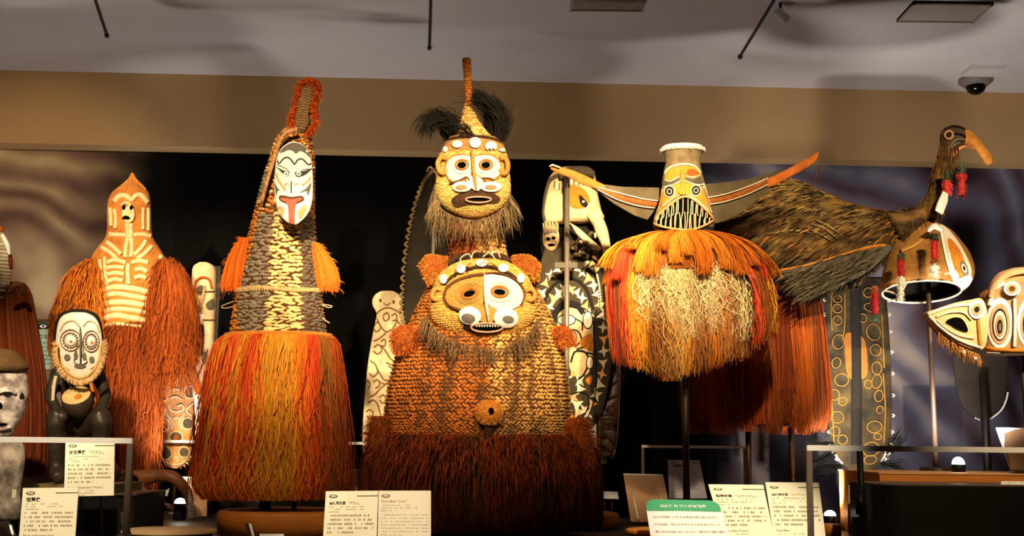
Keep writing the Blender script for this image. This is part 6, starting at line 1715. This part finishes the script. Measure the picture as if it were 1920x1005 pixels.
# ---- dark laced shield behind it
DS = 6.2
S_, so, SS, LSd = board('white_edged_dark_shield', 'dark rounded shield with white laced edge behind the spiral-eyed mask', [(600, 1784, 1892), (660, 1786, 1892), (710, 1790, 1890), (745, 1797, 1886), (768, 1808, 1876), (782, 1824, 1860), (788, 1836, 1848)], DS, M('shield_black', (34, 25, 17), .8, .3, 14, .25))
for tv, a in [(.45 + k * .025, 1.5) for k in range(20)] + [(.86 + k * .05, -1.5) for k in range(3)]:
    p = LSd.pt(np.array([tv, tv + .02]), np.array([a, a])) - np.array([0, .012, 0])
    mb = MB(); tube(mb, p, .0045, 6); put('edge_stitch', mb, WHITE, so)
pole(S_, 1843, 700, None, DS - .08, 15, M('pole_black', (30, 22, 17), .5, .1, 20, 0, metal=.3))

# ================================================================== plinths at the right
yp = 4.98
zt = ZPL; x0 = float(W(1640, 890, yp)[0]) + .02
t = thing('wooden_plinth', 'long orange wooden plinth behind the black plinth', 'plinth', (x0 + 1, yp + .3, ZS))
mb = MB(); box(mb, (x0, yp, ZS), (x0 + 2.2, yp + .61, zt - .006)); put('plinth_body', mb, WOOD, t, smooth=False)
mb = MB(); box(mb, (x0 - .004, yp - .004, zt - .006), (x0 + 2.204, yp + .614, zt)); put('plinth_top', mb, M('wood_edge', (226, 168, 110), .5, .1, 12, 0), t, smooth=False)
yb = 4.62; zb2 = float(W(1760, 908, yb)[2]); xa = float(W(1640, 910, yb)[0])
t = thing('black_plinth', 'big glossy black plinth with rounded corner in front of the wooden plinth', 'plinth', (xa + .9, yb + .15, ZS))
n = 14; a = np.linspace(math.pi, 1.5 * math.pi, n); r = .12
xy = [(xa + r + r * math.cos(q), yb + r + r * math.sin(q)) for q in a] + [(xa + 2.0, yb), (xa + 2.0, yb + .34), (xa, yb + .34)]
m = len(xy); mb = MB()
V = [(p[0], p[1], ZS) for p in xy] + [(p[0], p[1], zb2 - .006) for p in xy]
mb.add(V, [(k, (k + 1) % m, m + (k + 1) % m, m + k) for k in range(m)]); cen = (xa + 1, yb + .2, zb2 - .006)
mb.add([(p[0], p[1], zb2 - .006) for p in xy] + [cen], None, [(k, (k + 1) % m, m) for k in range(m)])
put('plinth_body', mb, M('gloss_black', (22, 17, 13), .3, .1, 4, 0, spec=.5), t)
mb = MB(); V = [(p[0], p[1], zb2 - .006) for p in xy] + [(p[0], p[1], zb2) for p in xy]
mb.add(V, [(k, (k + 1) % m, m + (k + 1) % m, m + k) for k in range(m)]); mb.add([(p[0], p[1], zb2) for p in xy] + [(cen[0], cen[1], zb2)], None, [(k, (k + 1) % m, m) for k in range(m)])
put('plinth_top', mb, M('plinth_edge', (92, 78, 66)), t)
drum('display_drum', 1556, 5.1, 20, 982, .05, 'small orange wooden drum beside the black plinth')
drum('display_drum', 1245, 4.62, 72, 992, .02, 'low orange wooden disc behind the green-headed caption')
drum('display_drum', 318, 4.72, 86, 992, .012, 'flat pale round disc beside the barrier post', M('pale_disc', (170, 138, 96), .6, .1, 10, 0))

# ================================================================== uplights
LED = M('lamp_glow', (255, 250, 240), .5, 0, 10, 0, emit=14)
ul = ['small uplight can beside the reclining carving', 'small black uplight can beside the small orange drum', 'bright round uplight on the wooden plinth',
      'added uplight can behind the seated figure to brighten the ceiling', 'added uplight can behind the two-faced mask to brighten the ceiling']
for k, (px, py, D, ax, ay, ad, pw, cone) in enumerate(UP):
    p = W(px, py, D); zb_ = zt if k == 2 else ZS
    t = thing('uplight', ul[k], 'lamp', (p[0], D, zb_))
    zc = max(p[2] - .02, zb_ + .03)
    mb = MB(); lathe(mb, (p[0], D, zb_), [(.001, 0), (.03, 0), (.03, zc - zb_), (.026, zc - zb_ + .004)], 20); put('can', mb, MATS['black_steel'], t)
    mb = MB(); ellipsoid(mb, (p[0], D, zc + .006), .027, .027, .022 if k < 2 else .03, None, 16, 10); put('glowing_lens', mb, LED, t)
    spot('uplight_beam', (p[0], D, zc + .06), W(ax, ay, ad), pw, cone, .8, COOL, .05)

# ================================================================== captions
def text_pts(body, size, align='LEFT', offset=0.0):
    cu = bpy.data.curves.new('t', 'FONT'); cu.body = body; cu.size = size; cu.align_x = align; cu.offset = offset
    cu.resolution_u = 2
    o = bpy.data.objects.new('t', cu); COL.objects.link(o)
    dg = bpy.context.evaluated_depsgraph_get(); dg.update()
    ev = o.evaluated_get(dg); me = ev.to_mesh()
    V = np.array([v.co[:] for v in me.vertices]).reshape(-1, 3); Fc = [tuple(p.vertices) for p in me.polygons]
    ev.to_mesh_clear(); bpy.data.objects.remove(o, do_unlink=True); bpy.data.curves.remove(cu)
    return V, Fc


INK = M('print_ink', (150, 136, 100), .9, 0, 10, 0); INKB = M('print_black', (40, 36, 30), .9, 0, 10, 0); INKG = M('print_green', (98, 118, 78), .9, 0, 10, 0)
PAPER = M('caption_paper', (250, 240, 208), .8, .03, 6, 0); PAPW = M('caption_white', (250, 247, 240), .8, .02, 6, 0); PAPG = M('caption_grey', (176, 172, 180), .8, .03, 6, 0)
TAN = M('card_back', (176, 136, 100), .8, .06, 6, 0)


class Card:
    """caption board; four px corners tl,tr,br,bl at their own distances"""
    def __init__(s, q, Ds, name, lb, mat, th=.006, cat='caption', back=False, legs=True, zb=None):
        s.c = quadpts(q, Ds)
        tl, tr, br, bl = s.c
        s.n = unit(np.cross(tr - tl, bl - tl)); s.n = s.n if s.n[1] < 0 else -s.n
        base = (bl + br) / 2
        s.t = thing(name, lb, cat, base)
        mb = MB(); slab(mb, [bl, br, tr, tl], s.n, th); put('board', mb, mat, s.t, smooth=False)
        if back:
            mb = MB(); e = [bl, br, tr, tl]
            tube(mb, [tl, tr], .004, 6); put('white_edge', mb, PAPW, s.t)
        s.w = np.linalg.norm(tr - tl); s.h = np.linalg.norm(bl - tl)
        # two-legged rest behind the board
        m = (tl + tr + bl + br) / 4
        for f in ((.3, .7) if legs else ()):
            A = tl * (1 - f) + tr * f; B = bl * (1 - f) + br * f; C = (A * .4 + B * .6) - s.n * .008
            foot = np.array([C[0], C[1] + .07, (ZS if zb is None else zb) + .004]); mb = MB(); tube(mb, [C, foot], .004, 6); put('rest_leg', mb, POLE, s.t)

    def pt(s, u, v, off=.0008):
        tl, tr, br, bl = s.c; u = np.asarray(u)[..., None]; v = np.asarray(v)[..., None]
        return (tl * (1 - u) + tr * u) * (1 - v) + (bl * (1 - u) + br * u) * v + s.n * off

    def text(s, body, u, v, size, mat, align='LEFT', name='print_text', off=.01, lift=.0012):
        """size = letter height as a share of the card's width"""
        V, Fc = text_pts(body, size, align, off * size)
        if len(V) == 0:
            return
        P = s.pt(u + V[:, 0], v - V[:, 1] * s.w / s.h, lift)
        mb = MB(); mb.add(P, [f for f in Fc if len(f) == 4], [f for f in Fc if len(f) == 3])
        for f in Fc:
            if len(f) > 4:
                mb.add(P[list(f)], None, [(0, k, k + 1) for k in range(1, len(f) - 1)])
        put(name, mb, mat, s.t, smooth=False, kind='stuff')

    def rect(s, u0, u1, v0, v1, mat, name, off=.001):
        mb = MB(); mb.add([s.pt(u0, v1, off), s.pt(u1, v1, off), s.pt(u1, v0, off), s.pt(u0, v0, off)], [(0, 1, 2, 3)]); return put(name, mb, mat, s.t, smooth=False)

    def rows(s, v0, dv, n, u0, u1, mat, hh, dens=.8, last=1.0):
        """lines of print too small to read"""
        mb = MB()
        for k in range(n):
            u = u0; e = u1 if k < n - 1 else u0 + (u1 - u0) * last
            while u < e:
                w = rng.uniform(.012, .035) * (1.4 if hh < .012 else 1)
                if rng.random() < dens:
                    v = v0 + k * dv
                    mb.add([s.pt(u, v + hh, .001), s.pt(min(u + w, e), v + hh, .001), s.pt(min(u + w, e), v, .001), s.pt(u, v, .001)], [(0, 1, 2, 3)])
                u += w + .012
        put('small_print', mb, mat, s.t, smooth=False, kind='stuff')

    def eye(s, u, v, w, mat=None):
        a = np.linspace(0, 2 * math.pi, 32, endpoint=False)
        k = s.w / s.h
        y = np.sin(a) * (np.abs(np.sin(a)) ** .5)
        mb = MB(); mb.add(np.concatenate([s.pt(u + w * np.cos(a), v + w * .42 * k * y, .001), [s.pt(u, v, .001)]]), None, [(i, (i + 1) % 32, 32) for i in range(32)])
        o = put('eye_symbol', mb, mat or M('eye_brown', (112, 92, 40), .9, 0, 10, 0), s.t)
        mb = MB(); mb.add(np.concatenate([s.pt(u + w * .55 * np.cos(a), v + w * .27 * k * y, .0016), [s.pt(u, v, .0016)]]), None, [(i, (i + 1) % 32, 32) for i in range(32)])
        put('eye_white', mb, PAPW, o)
        mb = MB(); mb.add(np.concatenate([s.pt(u + w * .16 * np.cos(a), v + w * .18 * k * np.sin(a), .0022), [s.pt(u, v, .0022)]]), None, [(i, (i + 1) % 32, 32) for i in range(32)])
        put('eye_pupil', mb, mat or MATS['eye_brown'], o)


def std_caption(c, title, sub, eng, hs=1.0, bars=True, titles=.085):
    c.eye(.15, .095 * hs, .085)
    if bars:
        c.rect(.6, 1.0, .085 * hs, .1 * hs, INKG, 'green_rule')
    c.text(title, .08, .24 * hs, titles, INKB, off=.02)
    if sub:
        c.text(sub, .08 + titles * len(title) * 1.0 + .02, .24 * hs, titles * .92, INK)
    c.rows(.285 * hs, .045 * hs, 3, .08, .75, INK, .008 * hs, .5, .35)
    c.rows(.43 * hs, .075 * hs, 5, .07, .94, INK, .03 * hs, .75, .6)
    c.text(eng, .07, .86 * hs, .055, INK)
    c.rows(.9 * hs, .04 * hs, 3, .07, .6, INK, .007 * hs, .6, .8)


fr = 4.32
c1 = Card([(123, 826), (215, 826), (213, 929), (120, 931)], [4.62, 4.62, 4.58, 4.58], 'caption_card', 'cream caption card under the steel rail beside the seated figure', PAPER)
std_caption(c1, '女性霊像', '「ワブン」', 'Figure of Female Spirit "Wapun"')
c2 = Card([(43, 915), (147, 914), (140, 1016), (35, 1016)], [4.44, 4.44, 4.38, 4.38], 'caption_card', 'lower cream caption card about the ancestral spirit figure', PAPER)
std_caption(c2, '祖霊像', '', 'Figure of Ancestral Spirit', 1.05)
c3 = Card([(611, 921), (709, 920), (706, 1020), (605, 1020)], [4.43, 4.43, 4.37, 4.37], 'caption_card', 'cream caption card with a dark title before the shaggy dark red skirt', PAPER)
std_caption(c3, '儀礼用仮面', '「アワン」', '', 1.05, titles=.062)
c4 = Card([(710, 920), (808, 920), (808, 1020), (708, 1020)], [4.43, 4.43, 4.37, 4.37], 'caption_card', 'cream caption card with faint grey English print before the dark red skirt', M('caption_cream', (250, 234, 206), .8, .03, 6, 0))
c4.eye(.14, .1, .085, M('eye_rust', (150, 110, 74), .9, 0, 10, 0))
c4.text('Ritual Mask "Awan"', .05, .22, .062, M('print_faint', (190, 178, 150), .9, 0, 10, 0))
c4.rows(.27, .05, 3, .05, .75, MATS['print_faint'], .012, .7, .4); c4.rows(.45, .062, 7, .05, .95, MATS['print_faint'], .014, .85, .5)
c5 = Card([(1328, 908), (1431, 909), (1453, 1012), (1358, 1012)], [4.62, 4.62, 4.36, 4.36], 'caption_card', 'reclined cream caption card about the spirit mask beside the green-headed card', PAPER)
std_caption(c5, '精霊仮面', '「コヴァヴェ」', 'Spirit Mask "Kovave"', 1.0, titles=.075)
c6 = Card([(1435, 904), (1535, 905), (1549, 1012), (1452, 1012)], [4.62, 4.62, 4.40, 4.40], 'caption_card', 'reclined cream caption card behind the barrier post', PAPER)
std_caption(c6, '儀礼用仮面', '「ヒフイト」', 'Ritual Mask', 1.0, titles=.062)
# green-headed children's caption with rounded top
c7 = Card([(1212, 955), (1352, 957), (1372, 1020), (1222, 1020)], [4.44, 4.44, 4.3, 4.3], 'green_headed_caption', 'white caption card with rounded green heading and zigzag edge', PAPW)
GRN = M('heading_green', (74, 172, 118), .7, .03, 6, 0)
mb = MB(); k = 12; a = np.linspace(math.pi, 1.5 * math.pi, k)
us = list(.13 + .13 * np.cos(a)) + list(1 - .13 + .13 * np.cos(np.linspace(1.5 * math.pi, 2 * math.pi, k)))
vs = list(-.08 + -.22 * (-np.sin(a)) * 1.0) + list(-.08 - .22 * (-np.sin(np.linspace(1.5 * math.pi, 2 * math.pi, k))))
zz = np.linspace(1, 0, 49); zu = list(zz); zv = [.02 + (.03 if i % 2 else 0) for i in range(49)]
U = np.array(us + zu); Vv = np.array(vs + zv)
P = c7.pt(U, Vv, .0015); cen = c7.pt(.5, -.12, .0015)
mb.add(np.concatenate([P, [cen]]), None, [(i, (i + 1) % len(P), len(P)) for i in range(len(P))])
bk = P - c7.n * .006
mb.add(np.concatenate([P, bk]), [(i, (i + 1) % len(P), len(P) + (i + 1) % len(P), len(P) + i) for i in range(len(P))])
put('green_heading', mb, GRN, c7.t, smooth=False)
c7.text('山に住むフシギな精霊', .5, -.06, .062, PAPW, 'CENTER', 'heading_text', .03, .003)
for i, ln in enumerate(('大人の仲間入りをする儀式の時に男の子がつ', 'けた仮面。女の人や子どもたちをおどかして', '悪いものを追い払ったんだ。開かれた顎の歯も', '食べるらしいよ！口をぐわっと開けるのかな？')):
    c7.text(ln, .07, .25 + i * .215, .043, INK)
# far captions seen from the front or behind
c8 = Card([(1252, 862), (1312, 863), (1326, 934), (1255, 934)], [6.02, 6.02, 5.85, 5.85], 'far_caption_card', 'grey caption card in shade behind the horned mask\'s pole', PAPG)
c8.eye(.18, .07, .08, INKB); c8.rows(.13, .07, 1, .16, .55, INKB, .05, 1.0); c8.rect(.62, 1, .06, .075, INKG, 'green_rule'); c8.rows(.27, .07, 9, .18, .85, M('print_blue', (110, 108, 130), .9, 0, 10, 0), .014, .7, .5)
for q, Ds, lb in (([(1169, 889), (1243, 891), (1262, 979), (1183, 977)], [6.0, 6.0, 5.72, 5.72], 'caption board seen from behind on white prongs beside the green heading'),
                  ([(652, 881), (697, 882), (697, 960), (652, 960)], [5.9, 5.9, 5.8, 5.8], 'tan caption back between the raffia skirt and the dark red skirt'),
                  ([(340, 895), (388, 895), (388, 968), (352, 968)], [5.8, 5.8, 5.7, 5.7], 'dim caption back beside the reclining carving and the raffia skirt'),
                  ([(1590, 912), (1628, 912), (1628, 998), (1590, 998)], [5.1, 5.1, 5.06, 5.06], 'brown caption back behind the black board stand')):
    c = Card(q, Ds, 'caption_easel', lb, TAN, .006, 'caption', True)
    for f in ((.15, .82) if q[0][0] > 1000 else (.35,)):
        mb = MB(); A = c.pt(f + .0, .42, .006); B = c.pt(f + .02, 1.0, .01); tube(mb, [A, B], .006, 8); put('prong', mb, CREAM, c.t)
# white folded stand and small labels
t = thing('folded_card_stand', 'white triangular folded card stand beside the dim caption back', 'stand', W(362, 972, 5.25))
P = W(np.array([351, 372, 354, 359]), np.array([972, 970, 916, 966]), np.array([5.22, 5.26, 5.26, 5.36]))
mb = MB(); mb.add(P, None, [(0, 1, 2), (1, 3, 2), (3, 0, 2), (0, 3, 1)]); put('folded_sheet', mb, PAPW, t, smooth=False)
t = thing('small_white_wedge', 'small white paper wedge by the carved hand', 'label', W(306, 930, 5.3))
P = W(np.array([295, 314, 318, 308]), np.array([930, 930, 915, 926]), np.array([5.25, 5.25, 5.25, 5.33])); mb = MB(); mb.add(P, None, [(0, 1, 2), (1, 3, 2), (3, 0, 2), (0, 3, 1)]); put('paper_sheet', mb, PAPW, t, smooth=False)
lb1 = Card([(1122, 921), (1158, 922), (1160, 935), (1125, 934)], [6.1, 6.1, 6.05, 6.05], 'small_label', 'small white label in the dark beside the big orange drum', PAPG, .003, 'label'); lb1.rows(.3, .3, 2, .25, .75, INK, .1, .8, .6)
lb2 = Card([(1878, 902), (1960, 903), (1964, 911), (1876, 910)], [4.72, 4.72, 4.66, 4.66], 'small_label', 'small white label lying on the black plinth', PAPW, .003, 'label', legs=False); lb2.rows(.35, .3, 1, .15, .6, INK, .15, .7)
lb3 = Card([(487, 1001), (532, 1001), (533, 1012), (486, 1012)], [4.5, 4.5, 4.47, 4.47], 'small_label', 'small white label in front of the orange drum', PAPW, .003, 'label')
# flared white lamp-shade-like holder and the tan sheet at the right edge
c9 = Card([(1868, 803), (1935, 803), (1935, 884), (1896, 884)], [5.35, 5.35, 5.3, 5.3], 'caption_easel', 'tan caption back with a white upper corner on the wooden plinth', TAN, .006, 'caption', True, zb=ZPL)
mb = MB(); mb.add([c9.pt(0, 0, .001), c9.pt(.0, .55, .001), c9.pt(.2, .12, .001), c9.pt(.62, 0, .001)], [(0, 1, 2, 3)]); put('white_corner', mb, PAPW, c9.t, smooth=False)
# slanted black-and-white card holders at the front edge
for px, lb in ((236, 'black and white slanted holder strip by the barrier post'), (471, 'black and white slanted holder strip before the orange drum'), (21, 'black and white slanted holder strip beside the ancestor caption'), (1424, 'black and white slanted holder strip before the spirit mask caption')):
    y = 1000 if px > 1000 else (960 if px == 236 else 982)
    t = thing('card_holder', lb, 'card holder', np.array([W(px, y, 4.35)[0], 4.35, ZS]))
    A = W(px - 4, y, 4.42); B = W(px + 6, 1020, 4.3)
    d = unit(B - A); s = np.array([.012, 0, 0])
    for k, m_ in ((-1.2, MATS['black_steel']), (-.1, PAPW), (.6, MATS['black_steel'])):
        mb = MB(); w = s * (.9 if k < 0 else .35); o = s * k
        slab(mb, [B + o, B + o + w, A + o + w, A + o], (0, -1, 0), .006); put('holder_strip', mb, m_, t, smooth=False)
# green panel by the left wall
c10 = Card([(62, 605), (112, 605), (112, 692), (62, 692)], [7.02] * 4, 'wall_notice', 'pale green text panel with an eye symbol by the left wall', M('panel_green', (180, 206, 172), .8, .05, 6, 0), .01, 'notice', legs=False)
c10.rect(0, 1, 0, .14, M('panel_dark_green', (34, 112, 84), .8, .05, 6, 0), 'panel_heading'); c10.eye(.38, .08, .26, MATS['panel_dark_green']); c10.text('に宿る霊', .05, .34, .17, INKB); c10.rows(.42, .09, 6, .05, .95, M('print_teal', (84, 104, 90), .9, 0, 10, 0), .03, .8)
